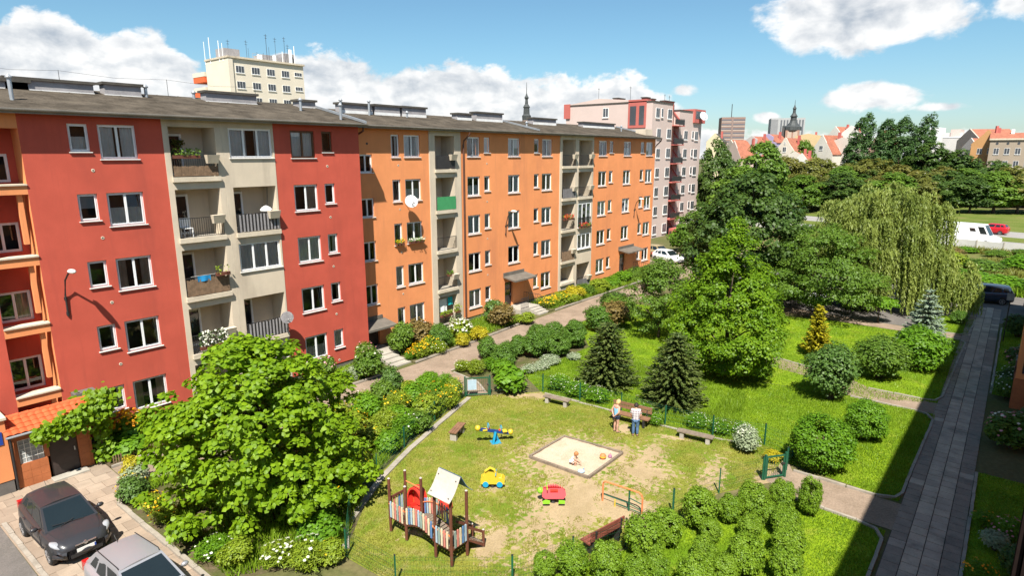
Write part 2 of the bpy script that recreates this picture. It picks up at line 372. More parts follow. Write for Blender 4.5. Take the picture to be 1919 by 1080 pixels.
sheet('footpath', [(7.43, 25.1), (24.9, 24.65), (38, 24.7), (46, 24.7), (62, 25.2), (62, 27.2), (46, 28.2), (38, 27.9), (24.0, 27.2), (7.43, 27.2)], 0.014, 'pathdirt')
sheet('footpath', [(23.15, 20.55), (22.2, 21.4), (22.8, 24.8), (24.4, 24.8), (24.2, 22.2)], 0.012, 'pathdirt')
sheet('footpath', [(22.75, 1.6), (24.8, 1.6), (24.8, 5.6), (25.9, 6.2), (23.4, 6.2), (22.75, 4.6)], 0.016, 'pathdirt')
sheet('footpath', [(35.15, 1.6), (36.85, 1.6), (36.85, 4.6), (38.2, 6.5), (39.4, 12.5), (37.8, 12.5), (36.6, 7.0), (35.15, 5.7)], 0.016, 'pathdirt')
sheet('footpath', [(51.2, 1.4), (52.5, 1.4), (52.6, 5.0), (53.2, 14), (51.6, 14), (51.15, 8)], 0.012, 'pathdirt')
sheet('parking_lot', [(52.8, 5.0), (74, -6), (78, 3), (72, 26), (52.8, 17)], 0.004, 'asphalt')
sheet('parking_lot', [(58.3, -8), (74, -8), (74, 4.9), (58.3, 4.9)], 0.010, 'asphalt')
sheet('access_road', [(60, 25.3), (82, 26), (82, 34), (63.5, 34), (62.6, 31)], 0.008, 'pathdirt')
sheet('earth_strip', [(75.5, -14), (80.5, -14), (79.0, 12), (75.0, 12)], 0.012, 'pathdirt')
sheet('meadow', [(80, -20), (110, -20), (107, 8), (112, 40), (80, 26)], 0.008, 'meadow')
def along(u, v):                      # road frame: v runs along the avenue, u across it
    d = Vector((0.21, 0.978)); n = Vector((0.978, -0.21)); o = Vector((104.9, 6.6)); q = o + d * v + n * u
    return (q.x, q.y)
sheet('road', [along(0.4, -60), along(11, -60), along(11, 90), along(0.4, 90)], 0.010, 'road')
sheet('road_verge', [along(11, -60), along(17.2, -60), along(17.2, 90), along(11, 90)], 0.014, 'verge')
sheet('road', [along(17.2, -60), along(26, -60), along(26, 90), along(17.2, 90)], 0.010, 'road')
sheet('park_lawn', [along(26, -80), along(75, -80), along(75, 110), along(26, 110)], 0.012, 'verge')
sheet('asphalt_lane', [(-20, 14), (3.7, 14), (3.5, 26.0), (2.8, 27.6), (-20, 27.6)], 0.012, 'asphalt')

# ------------------------------------------------------------------ slabs and kerbs, piece by piece
def slabfield(root, name, mats, cells, sx_, sy_, zt, gap=0.016, limit=300, edge=None):
    """single slabs for the largest, the rest joined"""
    mes = []
    for k, mt in enumerate(mats):
        mb = MB().box(-sx_ / 2 + gap / 2, sx_ / 2 - gap / 2, -sy_ / 2 + gap / 2, sy_ / 2 - gap / 2, -0.05, 0.0)
        mes.append(mb.mesh(name, mt))
    rest = [MB() for _ in mats]
    for i, (x, y) in enumerate(cells):
        k = rnd.randrange(len(mats)) if not edge or rnd.random() < .12 else (1 if (y < edge[0] or y > edge[1]) else rnd.choice((0, 2))); dz = rnd.uniform(-0.006, 0.006)
        if i < limit:
            o = ob(name, mes[k], root, (x, y, zt + dz)); o.rotation_euler = (rnd.gauss(0, 0.006), rnd.gauss(0, 0.006), rnd.gauss(0, 0.008))
        else: rest[k].box(x - sx_ / 2 + gap / 2, x + sx_ / 2 - gap / 2, y - sy_ / 2 + gap / 2, y + sy_ / 2 - gap / 2, zt - 0.05, zt + dz)
    for k, mb in enumerate(rest):
        if mb.v: stuff(ob(name + '_field', mb.mesh(name + '_field', mats[k]), root))
sl = [pm('slab_a', (0.37, 0.30, 0.24), 0.9, 0.16, 2, 30, 0.2, stain=(0.10, 0.09, 0.08), stain_amt=0.6, stain_scale=0.8), pm('slab_b', (0.25, 0.20, 0.16), 0.9, 0.16, 2, 30, 0.2, stain=(0.10, 0.09, 0.08), stain_amt=0.6, stain_scale=0.8),
      pm('slab_c', (0.42, 0.34, 0.265), 0.9, 0.16, 2, 30, 0.2, stain=(0.10, 0.09, 0.08), stain_amt=0.6, stain_scale=0.8)]
wk = struct(ob('walkway', MB().box(8, 60, -0.1, 1.86, -0.04, 0.012).mesh('walkway_bed', 'soil')))
cells = []
for r in range(102):
    for c in range(4):
        cells.append((12.75 + r * 0.5 - 0.0 * c + (0.25 if c % 2 else 0), 0.13 + c * 0.49))
slabfield(wk, 'paving_slab', sl, cells, 0.5, 0.49, 0.04, .026, 300, (.4, 1.4))
ds = [pm('drive_slab_a', (0.305, 0.235, 0.175), 0.9, 0.12, 2, 30, 0.2, stain=(0.24, 0.18, 0.13), stain_amt=0.5, stain_scale=0.9), pm('drive_slab_b', (0.265, 0.205, 0.155), 0.9, 0.12, 2, 30, 0.2, stain=(0.24, 0.18, 0.13), stain_amt=0.5, stain_scale=0.9),
      pm('drive_slab_c', (0.335, 0.262, 0.198), 0.9, 0.12, 2, 30, 0.2, stain=(0.24, 0.18, 0.13), stain_amt=0.5, stain_scale=0.9)]
dv = struct(ob('forecourt', sheet('forecourt_bed', [(3.75, 14), (6.7, 14), (6.7, 24), (7.4, 25.2), (7.4, 28.2), (2.9, 28.2), (3.5, 26)], 0.014, ds[1]).data))
bpy.data.objects.remove(bpy.data.objects['forecourt_bed'])
cells = []
for r in range(24):
    y = 27.86 - r * 0.62
    for c in range(6):
        x = 4.05 + c * 0.56 + (0.2 if r % 2 else 0)
        if y > 25.2 or x < 6.5: cells.append((x, y))
    if y > 25.6: cells += [(3.5 + (0.2 if r % 2 else 0), y)]
slabfield(dv, 'forecourt_slab', ds, cells, 0.56, 0.62, 0.035)

kmb = MB().box(-0.49, 0.49, -0.05, 0.05, -0.1, 0.0)
kme = [kmb.mesh('kerb_stone', 'kerb')]
bv = None
def kerbline(name, pts, h=0.09, w=1.0):
    root = struct(ob(name)); n_ = 0
    for a, b in zip(pts, pts[1:]):
        a = Vector(a); b = Vector(b); L = (b - a).length; k = max(1, round(L)); d = (b - a) / k
        for i in range(k):
            c = a + d * (i + 0.5)
            o = ob('kerb_stone', kme[0], root, (c.x + rnd.gauss(0, .008), c.y + rnd.gauss(0, .008), h + rnd.gauss(0, 0.008)), math.atan2(d.y, d.x) + rnd.gauss(0, 0.012), (L / k, w, 1.0))
    return root
kerbline('lawn_kerb', [(8.5, 2.02), (21.9, 2.0), (22.45, 2.3), (22.62, 2.9), (22.65, 5.0)])
kerbline('lawn_kerb', [(24.85, 5.6), (24.85, 2.7), (25.1, 2.1), (25.7, 1.92), (34.2, 1.78), (34.9, 2.1), (35.05, 2.7), (35.05, 5.5)])
kerbline('lawn_kerb', [(36.95, 5.0), (36.95, 2.6), (37.2, 1.95), (37.9, 1.75), (50.4, 1.5), (51.0, 1.8), (51.1, 2.6)])
kerbline('lawn_kerb', [(52.6, 4.6), (52.6, 2.0), (53.2, 1.5), (58.0, 1.35)])
kerbline('garden_kerb', [(9, -0.16), (29.3, -0.17)]); kerbline('garden_kerb', [(40.3, -0.22), (57, -0.28)])
kerbline('lawn_kerb', [(37.95, 6.6), (38.6, 8.6), (39.5, 12.3)])
kerbline('forecourt_kerb', [(6.85, 14.4), (6.72, 20), (6.6, 24.0), (7.35, 25.1)], 0.11, 1.5)
kerbline('bed_kerb', [(7.45, 27.25), (22.2, 27.25)], 0.13)
kerbline('bed_kerb', [(24.05, 27.3), (30, 27.45), (36.0, 27.95)], 0.14); kerbline('bed_kerb', [(40.1, 28.2), (57, 28.25)], 0.14)
kerbline('path_kerb', [(7.5, 25.0), (22.7, 24.75)], 0.06); kerbline('path_kerb', [(24.5, 24.7), (38, 24.65)], 0.06)
kerbline('path_kerb', [(24.4, 24.4), (24.1, 22.3), (23.3, 20.9)], 0.06)
kerbline('lane_kerb', [(3.85, 14.2), (3.62, 25.8)], 0.045, 1.4)
kerbline('playground_edging', [(22.1, 21.0), (20.6, 20.5), (16.4, 19.1), (13.9, 18.05), (11.0, 16.4), (10.3, 15.4)], 0.07, 2.4)
kerbline('playground_edging', [(25.15, 18.3), (25.3, 16.2), (25.45, 14), (25.4, 11.5), (25.65, 9.4), (26.2, 7.3)], 0.05, 1.2)
# ------------------------------------------------------------------ windows, loggias, walls (facade plane is local y = 0, facing -y)
CACHE = {}
def cached(key, fn):
    if key not in CACHE: CACHE[key] = fn()
    return CACHE[key]
def frame_mesh(w, h, n, mat):
    def f():
        mb = MB(); b = 0.055
        mb.box(0, b, -.035, .035, 0, h); mb.box(w - b, w, -.035, .035, 0, h); mb.box(b, w - b, -.035, .035, 0, b); mb.box(b, w - b, -.035, .035, h - b, h)
        iw = (w - 2 * b) / n
        for i in range(n):
            x0 = b + i * iw; x1 = x0 + iw; c = 0.045
            mb.box(x0 + .002, x0 + c, -.05, .02, b + .002, h - b - .002); mb.box(x1 - c, x1 - .002, -.05, .02, b + .002, h - b - .002)
            mb.box(x0 + c, x1 - c, -.05, .02, b + .002, b + c); mb.box(x0 + c, x1 - c, -.05, .02, h - b - c, h - b - .002)
        return mb.mesh('window_frame', mat)
    return cached(('fr', round(w, 2), round(h, 2), n, mat), f)
def pane_mesh(w, h):
    return cached(('pane', round(w, 3), round(h, 3)), lambda: MB().quad((0, 0, 0), (w, 0, 0), (w, 0, h), (0, 0, h)).mesh('pane', 'glass'))
def curtain_mesh(w, h, style):
    def f():
        mb = MB(); spans = []; mat = 'net'; z0, z1 = 0.02, h - 0.03
        if style == 'net': spans = [(0.03, w - .03)]
        elif style == 'drapes': spans = [(0.03, w * .3), (w * .72, w - .03)]; mat = 'drape'
        elif style == 'one': spans = [(w * .5, w - .03)]; mat = 'drape'
        elif style == 'nets': spans = [(0.03, w * .42), (w * .62, w - .03)]
        elif style == 'half': spans = [(0.03, w - .03)]; z1 = h * .55
        elif style == 'blind': spans = [(0.03, w - .03)]; z0 = h * .45; mat = 'blind'
        for a, b in spans:
            k = max(4, int((b - a) / 0.05)); amp = 0.0 if style == 'blind' else 0.022
            for i in range(k):
                xa = a + (b - a) * i / k; xb = a + (b - a) * (i + 1) / k
                ya = amp * math.sin(i * 1.9); yb = amp * math.sin((i + 1) * 1.9)
                mb.quad((xa, ya, z0), (xb, yb, z0), (xb, yb, z1), (xa, ya, z1))
        return mb.mesh('curtain', mat)
    return cached(('cur', round(w, 2), round(h, 2), style), f)
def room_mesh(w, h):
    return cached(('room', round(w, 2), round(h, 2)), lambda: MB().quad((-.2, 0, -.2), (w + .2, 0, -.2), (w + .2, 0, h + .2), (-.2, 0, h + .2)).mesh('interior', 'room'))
def sill_mesh(w, mat='sill', out=0.07):
    return cached(('sill', round(w, 2), mat, out), lambda: MB().box(-.05, w + .05, -.125 - out, -.04, -.035, 0.0).mesh('sill', mat))
STY = ['net', 'drapes', 'nets', 'net', 'nets', 'half', 'nets', 'net', None, 'drapes']
def win(parent, x, z, w, h, y=0.125, n=None, mat='pvc', style='?', sill=True, room=True, name='window'):
    n = n or (2 if w > 1.1 else 1)
    o = ob(name, frame_mesh(w, h, n, mat), parent, (x, y, z))
    iw = (w - .11) / n
    for i in range(n):
        ob('pane', pane_mesh(iw - .09, h - .2), o, (.055 + i * iw + .045, -.012, .1)).rotation_euler = (rnd.gauss(0, .008), 0, rnd.gauss(0, .008))
    if sill: ob('sill', sill_mesh(w), o, (0, 0, 0.0))
    if name == 'window' and rnd.random() < .3:
        sw, sh = iw - .02, h - .14
        me = cached(('sash', round(sw, 2), round(sh, 2), mat), lambda: MB().box(0, .06, -.02, .02, 0, sh).box(sw - .06, sw, -.02, .02, 0, sh).box(.06, sw - .06, -.02, .02, 0, .06).box(.06, sw - .06, -.02, .02, sh - .06, sh).quad((.06, 0, .06), (sw - .06, 0, .06), (sw - .06, 0, sh - .06), (.06, 0, sh - .06), 1).mesh('open_sash', [mat, 'glass']))
        ob('open_sash', me, o, (.065 + (n - 1) * iw, .062, .07)).rotation_euler = (R(-7), 0, 0); style = None if style == '?' else style
    if style == '?': style = rnd.choice(STY)
    if style: ob('curtain', curtain_mesh(w - .1, h - .1, style), o, (.05, .065, .05))
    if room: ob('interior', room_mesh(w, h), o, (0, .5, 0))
    return o
def facade(x0, x1, z0, z1, ops, y=0.0, mb=None, mi=0):
    """wall skin with openings (xa, xb, za, zb, depth) and their reveals"""
    mb = mb or MB()
    xs = sorted({x0, x1, *[o[0] for o in ops], *[o[1] for o in ops]}); zs = sorted({z0, z1, *[o[2] for o in ops], *[o[3] for o in ops]})
    xs = [v for v in xs if x0 <= v <= x1]; zs = [v for v in zs if z0 <= v <= z1]
    for a, b in zip(xs, xs[1:]):
        for c, d in zip(zs, zs[1:]):
            mx, mz = (a + b) / 2, (c + d) / 2
            if any(o[0] < mx < o[1] and o[2] < mz < o[3] for o in ops): continue
            mb.quad((a, y, c), (b, y, c), (b, y, d), (a, y, d), mi)
    for a, b, c, d, dp in ops:
        mb.quad((a, y, c), (a, y, d), (a, y + dp, d), (a, y + dp, c), mi); mb.quad((b, y, d), (b, y, c), (b, y + dp, c), (b, y + dp, d), mi)
        mb.quad((a, y, d), (b, y, d), (b, y + dp, d), (a, y + dp, d), mi); mb.quad((b, y, c), (a, y, c), (a, y + dp, c), (b, y + dp, c), mi)
    return mb
def rail_mesh(w, h=0.95, style='bars'):
    def f():
        mb = MB(); mb.box(0, w, -.02, .02, h - .03, h); mb.box(0, w, -.015, .015, .06, .085)
        k = int(w / .1)
        for i in range(k + 1):
            x = i * w / k; mb.box(x - .008, x + .008, -.008, .008, .085, h - .03)
        return mb.mesh('railing', 'iron')
    return cached(('rail', round(w, 2), h), f)
def screen_mesh(w, h, mat):
    def f():
        mb = MB()
        if mat in ('reed', 'greyscreen'):
            k = int(w / (.035 if mat == 'reed' else .045))
            for i in range(k):
                x = i * w / k; dz = rnd.uniform(-.03, .03); mb.box(x, x + w / k * .86, -.01 + rnd.uniform(-.006, .006), .006, 0, h + dz)
        else: mb.box(0, w, -.008, .008, 0, h)
        if mat == 'greyscreen': mb.m = [(i // 12) % 2 for i in range(len(mb.f))]; return mb.mesh('screen', ['iron', 'chim'])
        return mb.mesh('screen', mat)
    return cached(('scr', round(w, 2), round(h, 2), mat), f)
def loggia(parent, x0, x1, zf, zh, y=0.0, depth=1.3, rail=True, screen=None, door=0, box=True, slab=True, wall='beige', boxout=0.32):
    w = x1 - x0
    mb = MB(); a = y; b = y + depth
    mb.quad((x0, b, zf), (x1, b, zf), (x1, b, zh), (x0, b, zh)); mb.quad((x0, a, zf), (x0, b, zf), (x0, b, zh), (x0, a, zh))
    mb.quad((x1, b, zf), (x1, a, zf), (x1, a, zh), (x1, b, zh)); mb.quad((x0, b, zh), (x1, b, zh), (x1, a, zh), (x0, a, zh)); mb.quad((x0, a, zf), (x1, a, zf), (x1, b, zf), (x0, b, zf), 1)
    o = ob('loggia', mb.mesh('loggia', [wall, 'concrete']), parent)
    dw = 0.95
    dx = x0 + .12 if door == 0 else x1 - .12 - dw
    win(parent, dx, zf + .06, dw, zh - zf - .35, y=b - .03, n=1, style=rnd.choice([None, 'half', 'one']), sill=False, room=False, name='balcony_door')
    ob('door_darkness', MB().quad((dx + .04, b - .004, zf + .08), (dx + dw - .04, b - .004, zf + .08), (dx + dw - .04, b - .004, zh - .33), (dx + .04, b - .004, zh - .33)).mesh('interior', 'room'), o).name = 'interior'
    if slab: ob('ledge', MB().box(x0 - .06, x1 + .06, y - .16, y - .025, zf - .20, zf + .02).mesh('ledge', 'ledge' if wall == 'beige' else wall), o)
    if rail: ob('railing', rail_mesh(w - .02), o, (x0 + .01, y - .06, zf))
    if screen: ob('screen', screen_mesh(w - .06, screen[1], screen[0]), o, (x0 + .03, y - .1, zf + .06))
    if box:
        pb = MB(); u0, u1 = x1 - .62, x1 - .02; pb.add([(u0 + .06, y - .08, zf + .62), (u1 - .04, y - .08, zf + .62), (u1 - .04, y - .08 - boxout * .6, zf + .62), (u0 + .06, y - .08 - boxout * .6, zf + .62),
                    (u0, y - .08, zf + 1.02), (u1, y - .08, zf + 1.02), (u1, y - .08 - boxout, zf + 1.02), (u0, y - .08 - boxout, zf + 1.02)], [(0, 3, 2, 1), (4, 5, 6, 7), (0, 1, 5, 4), (1, 2, 6, 5), (2, 3, 7, 6), (3, 0, 4, 7)])
        ob('planter', pb.mesh('planter', 'ledge'), o)
    return o
def vent(parent, x, z, y=0):
    ob('vent_cover', cached('vent', lambda: MB().tube([(0, 0, 0), (0, -.012, 0)], [.07, .065], 12).tube([(0, -.012, 0), (0, -.016, 0)], .03, 8, 1).mesh('vent_cover', ['ledge', 'iron'])), parent, (x, y - .001, z))
def chimney(parent, xa, xb, z1, z0=15.2, y=5.0, wy=0.62, flat=True):
    c = ob('chimney', MB().box(xa, xb, y - wy / 2, y + wy / 2, z0 - .4, z1 - .12).mesh('chimney', 'chim'), parent)
    ob('chimney_cap', bx(xa - .1, xb + .1, y - wy / 2 - .1, y + wy / 2 + .1, z1 - .12, z1, 'chimcap'), c)
    ob('flashing', bx(xa - .02, xb + .02, y - wy / 2 - .02, y - wy / 2 - .002, z0 - .3, z0 + .16, 'chimwhite'), c)
def bx(x0, x1, y0, y1, z0, z1, mat): return MB().box(x0, x1, y0, y1, z0, z1).mesh('piece', mat)
SILL = lambda k: 1.09 + 2.82 * k
def floors(cols, lo=0, hi=5): return [(x, x + w, SILL(k) + dz, SILL(k) + 1.42, .18) for (x, w, dz, *ks) in cols for k in (ks[0] if ks else range(lo, hi))]
def shell(parent, x0, x1, y1, z1, mat, left=True, lz=0):
    mb = MB()
    if left: mb.quad((x0, y1, lz), (x0, 0, lz), (x0, 0, z1), (x0, y1, z1))
    mb.quad((x1, 0, 0), (x1, y1, 0), (x1, y1, z1), (x1, 0, z1)); mb.quad((x1, y1, 0), (x0, y1, 0), (x0, y1, z1), (x1, y1, z1))
    return ob('wall', mb.mesh('wall', mat), parent)

# ------------------------------------------------------------------ red block of flats (facade at Y = 29.9)
YR = 29.9
red = thing('apartment_building', 'red rendered apartment block with a beige loggia bay and brown felt roof', 'apartment building', (0, YR, 0))
colsR = [(8.40, .72, .30), (9.46, 1.43, 0), (18.25, 1.44, 0), (20.14, .66, .30)]
opsR = floors(colsR)
BL, BR = 11.97, 17.29
L0, L1, R0, R1 = 12.22, 14.3, 14.95, 17.2
fz = lambda k: SILL(k) - .84
ob('wall', facade(6.8, BL, .45, 14.15, [o for o in opsR if o[1] < BL]).mesh('wall', 'red'), red)
ob('wall', facade(BR, 22.6, .45, 14.15, [o for o in opsR if o[0] > BR]).mesh('wall', 'red'), red)
ob('plinth', MB().quad((6.8, .04, 0), (22.58, .04, 0), (22.58, .04, .45), (6.8, .04, .45)).quad((22.58, .04, 0), (22.58, 1.2, 0), (22.58, 1.2, .45), (22.58, .04, .45)).quad((6.8, 0, .45), (6.8, .04, .45), (22.6, .04, .45), (22.6, 0, .45)).mesh('plinth', 'plinth'), red)
bay = [(L0, L1, fz(k), fz(k) + 2.27, .02) for k in range(5)]
rw = {4: 'w', 3: 'l', 2: 'w', 1: 'l', 0: 'w'}
for k, t in rw.items():
    bay.append((R0, R1, fz(k), fz(k) + 2.27, .02) if t == 'l' else (R0, R1, SILL(k) + .02, SILL(k) + 1.45, .16))
ob('bay_wall', facade(BL, BR, .45, 14.15, bay, y=-.02).quad((BL, -.02, .45), (BL, -.02, 14.15), (BL, 0, 14.15), (BL, 0, .45)).mesh('wall', 'beige'), red)
ob('wall_joint', bx(14.60, 14.64, -.0235, -.02, .5, 14.1, 'ledge'), red)
for x, w, dz in colsR:
    for k in range(5):
        mt = 'brownframe' if (k == 4 and x > 17) else 'pvc'
        st = {(0, 4): 'half', (1, 4): 'nets', (0, 3): 'blind', (1, 3): 'half', (0, 2): None, (1, 2): 'drapes', (1, 0): 'drapes', (2, 3): 'one', (2, 2): 'net', (3, 4): None}.get((colsR.index((x, w, dz)), k), '?')
        win(red, x, SILL(k) + dz, w, 1.42 - dz, mat=mt, style=st)
for k in range(5):
    vent(red, 9.1, SILL(k) - .45); vent(red, 20.4, SILL(k) - .45)
scr = {4: ('reed', .45), 2: ('reed', .78)}
for k in range(5):
    loggia(red, L0, L1, fz(k), fz(k) + 2.27, y=-.001, screen=scr.get(k), box=(k != 2))
for k, t in rw.items():
    if t == 'l': loggia(red, R0, R1, fz(k), fz(k) + 2.27, y=-.001, screen=(('greyscreen', .85)), box=(k == 3))
    else: win(red, R0, SILL(k) + .02, R1 - R0, 1.43, y=.10, n=3, style={4: 'nets', 2: 'net', 0: 'nets'}[k])
# recessed stair bay on the left, with concrete bands
ob('side_return', MB().quad((6.8, 1.1, 0), (6.8, 0, 0), (6.8, 0, 14.15), (6.8, 1.1, 14.15)).mesh('wall', 'orange'), red)
stz = [(2.98, 4.36), (5.9, 7.14), (8.74, 9.92), (11.5, 12.6)]
ob('stair_wall', facade(4.7, 6.8, 0, 14.15, [(4.9, 6.56, a, b, .15) for a, b in stz], y=1.05).mesh('wall', 'red'), red)
for i, (a, b) in enumerate(stz): win(red, 4.9, a, 1.66, b - a, y=1.15, n=3, style=[None, 'drapes', None, None][i], sill=False, name='stair_window')
for zt in (3.05, 5.90, 8.65, 11.45):
    l = ob('stair_ledge', bx(5.3, 6.797, .0, .42, zt - .40, zt - .06, 'orange'), red)
    ob('ledge_cap', bx(5.3, 6.797, -.06, .45, zt - .06, zt, 'ledge'), l)
    ob('ledge_post', bx(6.46, 6.62, .12, .32, zt - 2.35 if zt > 4 else zt - .9, zt - .402, 'orange'), l)
ob('stair_lintel', bx(5.3, 6.797, .0, .42, 13.55, 14.15, 'orange'), red)
ob('wall', facade(-9, 5.3, 2.0, 14.15, []).quad((5.3, 0, 0), (5.3, 1.05, 0), (5.3, 1.05, 14.15), (5.3, 0, 14.15)).mesh('wall', 'red'), red)
shell(red, -9, 22.6, 12.1, 14.15, 'red')
ext = ob('side_annex', bx(-6, 4.5, -1.9, -.002, .55, 2.95, 'orange'), red)
ob('plinth', bx(-6, 4.48, -1.88, -.002, 0, .55, 'plinth'), ext)
ob('sign_plate', bx(3.92, 4.36, -1.93, -1.903, 2.02, 2.52, 'bluesign'), ext)
ob('annex_coping', bx(-6, 4.56, -1.97, -.002, 2.952, 3.05, 'ledge'), ext)
for i in range(3): ob('sign_line', bx(4.0, 4.28 - i * .05, -1.935, -1.931, 2.38 - i * .12, 2.42 - i * .12, 'white'), ext)
def roof(parent, x0, x1, ye, ze, yr, zr, mat='felt'):
    t = .16
    mb = MB(); n = 24
    mb.quad((x0, ye, ze), (x1, ye, ze), (x1, yr, zr), (x0, yr, zr)); mb.quad((x0, yr, zr), (x1, yr, zr), (x1, 2 * yr - ye, ze), (x0, 2 * yr - ye, ze))
    mb.quad((x0, ye, ze - t), (x0, yr, zr - t), (x1, yr, zr - t), (x1, ye, ze - t)); mb.quad((x0, 2 * yr - ye, ze - t), (x1, 2 * yr - ye, ze - t), (x1, yr, zr - t), (x0, yr, zr - t))
    for x, f in ((x0, 1), (x1, -1)):
        q = [(x, ye, ze - t), (x, ye, ze), (x, yr, zr), (x, yr, zr - t)]; mb.quad(*(q if f > 0 else q[::-1]))
        q = [(x, yr, zr - t), (x, yr, zr), (x, 2 * yr - ye, ze), (x, 2 * yr - ye, ze - t)]; mb.quad(*(q if f > 0 else q[::-1]))
    mb.quad((x0, ye, ze - t), (x1, ye, ze - t), (x1, ye, ze), (x0, ye, ze))
    r = ob('roof', mb.mesh('roof', mat), parent)
    ob('roof_edge', bx(x0, x1, ye - .04, ye - .002, ze - t - .02, ze + .015, 'fascia'), r)
    gut = MB(); pr = [(math.cos(a) * .07, math.sin(a) * .07) for a in [PI + PI * i / 6 for i in range(7)]]
    for (a, b), (c, d) in zip(pr, pr[1:]): gut.quad((x0, ye - .11 + a, ze - .03 + b), (x0, ye - .11 + c, ze - .03 + d), (x1, ye - .11 + c, ze - .03 + d), (x1, ye - .11 + a, ze - .03 + b))
    ob('gutter', gut.mesh('gutter', 'fascia'), r)
    mb = MB(); x = x0 + 1                                           # felt strips lapped over one another
    while x < x1: mb.quad((x, ye, ze + .004), (x + .07, ye, ze + .012), (x + .07, yr, zr + .012), (x, yr, zr + .004)); x += 1.05
    ob('felt_laps', mb.mesh('felt_laps', mat), r)
    return r
rr = roof(red, -9, 22.85, -.47, 14.26, 5.4, 15.58)
for a in ((3.9, 8.4, 15.74), (7.6, 10.9, 15.86), (11.35, 12.95, 15.93), (16.1, 18.95, 15.90), (21.6, 23.0 - .25, 15.80)): chimney(red, *a, y=4.6)
def ventpipe(parent, x, y, z0, h, mat='zinc'):
    o = ob('vent_pipe', MB().tube([(x, y, z0 - .2), (x, y, z0 + h)], .075, 10).mesh('vent_pipe', mat), parent)
    ob('cowl', MB().lathe([(.12, h), (.13, h + .05), (.03, h + .16)], 10, (x, y, z0)).mesh('cowl', mat), o)
ventpipe(red, 7.1, 1.4, 14.7, .8); ventpipe(red, 13.2, 4.4, 15.35, .45); ventpipe(red, 15.8, 5.0, 15.45, .3); ventpipe(red, 20.9, 3.0, 15.05, .55)
ventpipe(red, 21.9, .6, 14.5, .75)
ob('verge_strip', MB().add([(22.72, -.5, 14.29), (22.85, -.5, 14.29), (22.85, 5.4, 15.6), (22.72, 5.4, 15.6), (22.72, -.5, 14.42), (22.85, -.5, 14.42), (22.85, 5.4, 15.73), (22.72, 5.4, 15.73)],
   [(4, 5, 6, 7), (0, 1, 5, 4), (3, 0, 4, 7), (1, 2, 6, 5)]).mesh('verge_strip', 'zinc'), red)
mb = MB()
for x in (-2, 2.5, 6.2, 9.8, 14.5, 19.3): mb.tube([(x, 5.0, 15.5), (x, 5.0, 16.35)], .012, 5)
for a, b in zip((-2, 2.5, 6.2, 9.8, 14.5), (2.5, 6.2, 9.8, 14.5, 19.3)): mb.tube([(a, 5, 16.33), ((a + b) / 2, 5, 16.2), (b, 5, 16.33)], .006, 4)
ob('lightning_wire', mb.mesh('lightning_wire', 'iron'), red)
dpR = MB().tube([(22.98, .02, 14.1), (23.0, .05, 13.9), (22.75, .75, 13.5), (22.72, 1.05, 13.2), (22.72, 1.05, .2)], .06, 8).mesh('downpipe', 'pipe')
ob('downpipe', dpR, red)

# ------------------------------------------------------------------ orange block (facade at Y = 31.1)
YO = 31.1
org = thing('apartment_building', 'long orange rendered apartment block with two beige loggia bays and brown roof', 'apartment building', (0, YO, 0))
up = range(1, 5)
colsO = [(25.97, .68, 0), (27.03, 1.38, 0), (32.92, 1.36, 0), (34.75, .66, .28), (37.54, 1.45, 0, up), (40.87, .68, .28), (41.95, 1.42, 0), (50.9, 1.5, 0), (52.85, .75, .28), (55.62, 1.52, 0, up), (59.15, .82, .28), (60.35, 1.52, 0)]
opsO = floors(colsO) + [(23.45, 24.45, a, b, .22) for a, b in ((3.13, 4.45), (5.97, 7.22), (8.72, 9.91), (11.45, 12.57))]
doorsO = [(23.45, 24.4, .36, 1.95, .25), (37.1, 38.1, .45, 2.45, .25), (55.5, 56.7, .45, 2.45, .25)]
def inr(o, a, b): return o[0] >= a and o[1] <= b
B1 = (29.18, 32.21); B2 = (44.51, 49.92)
for a, b in ((22.6, B1[0]), (B1[1], B2[0]), (B2[1], 62.4)):
    ob('wall', facade(a, b, .36 if a < 23 else .45, 14.15, [o for o in opsO + doorsO if inr(o, a, b)]).mesh('wall', 'orange'), org)
    ob('plinth', MB().quad((a, .04, 0), (b, .04, 0), (b, .04, .45), (a, .04, .45)).quad((a, 0, .45), (a, .04, .45), (b, .04, .45), (b, 0, .45)).mesh('plinth', 'plinth'), org)
shell(org, 22.6, 62.4, 11, 14.15, 'orange', left=False)
for c in colsO:
    for k in (c[3] if len(c) > 3 else range(5)): win(org, c[0], SILL(k) + c[2], c[1], 1.42 - c[2])
for a, b in ((3.13, 4.45), (5.97, 7.22), (8.72, 9.91), (11.45, 12.57)): win(org, 23.45, a, 1.0, b - a, n=2, style=None, name='stair_window')
for k in range(5): vent(org, 26.5, SILL(k) - .5); vent(org, 35.05, SILL(k) - .5)
ob('wall_hole', MB().tube([(24.1, 0, 13.2), (24.1, -.02, 13.2)], .07, 10).mesh('vent_cover', 'iron'), org)
lo1 = [(29.7, 31.57, fz(k), fz(k) + 2.27, .02) for k in range(5)]
ob('bay_wall', facade(*B1, .45, 14.15, lo1, y=-.06).quad((B1[0], -.06, .45), (B1[0], -.06, 14.15), (B1[0], 0, 14.15), (B1[0], 0, .45)).quad((B1[1], 0, .45), (B1[1], 0, 14.15), (B1[1], -.06, 14.15), (B1[1], -.06, .45)).mesh('wall', 'beige'), org)
for k in range(5): loggia(org, 29.7, 31.57, fz(k), fz(k) + 2.27, y=-.041, screen={3: ('greencloth', .9), 4: ('iron', .85)}.get(k), box=(k in (4, 1, 0)), rail=True)
lo2 = []
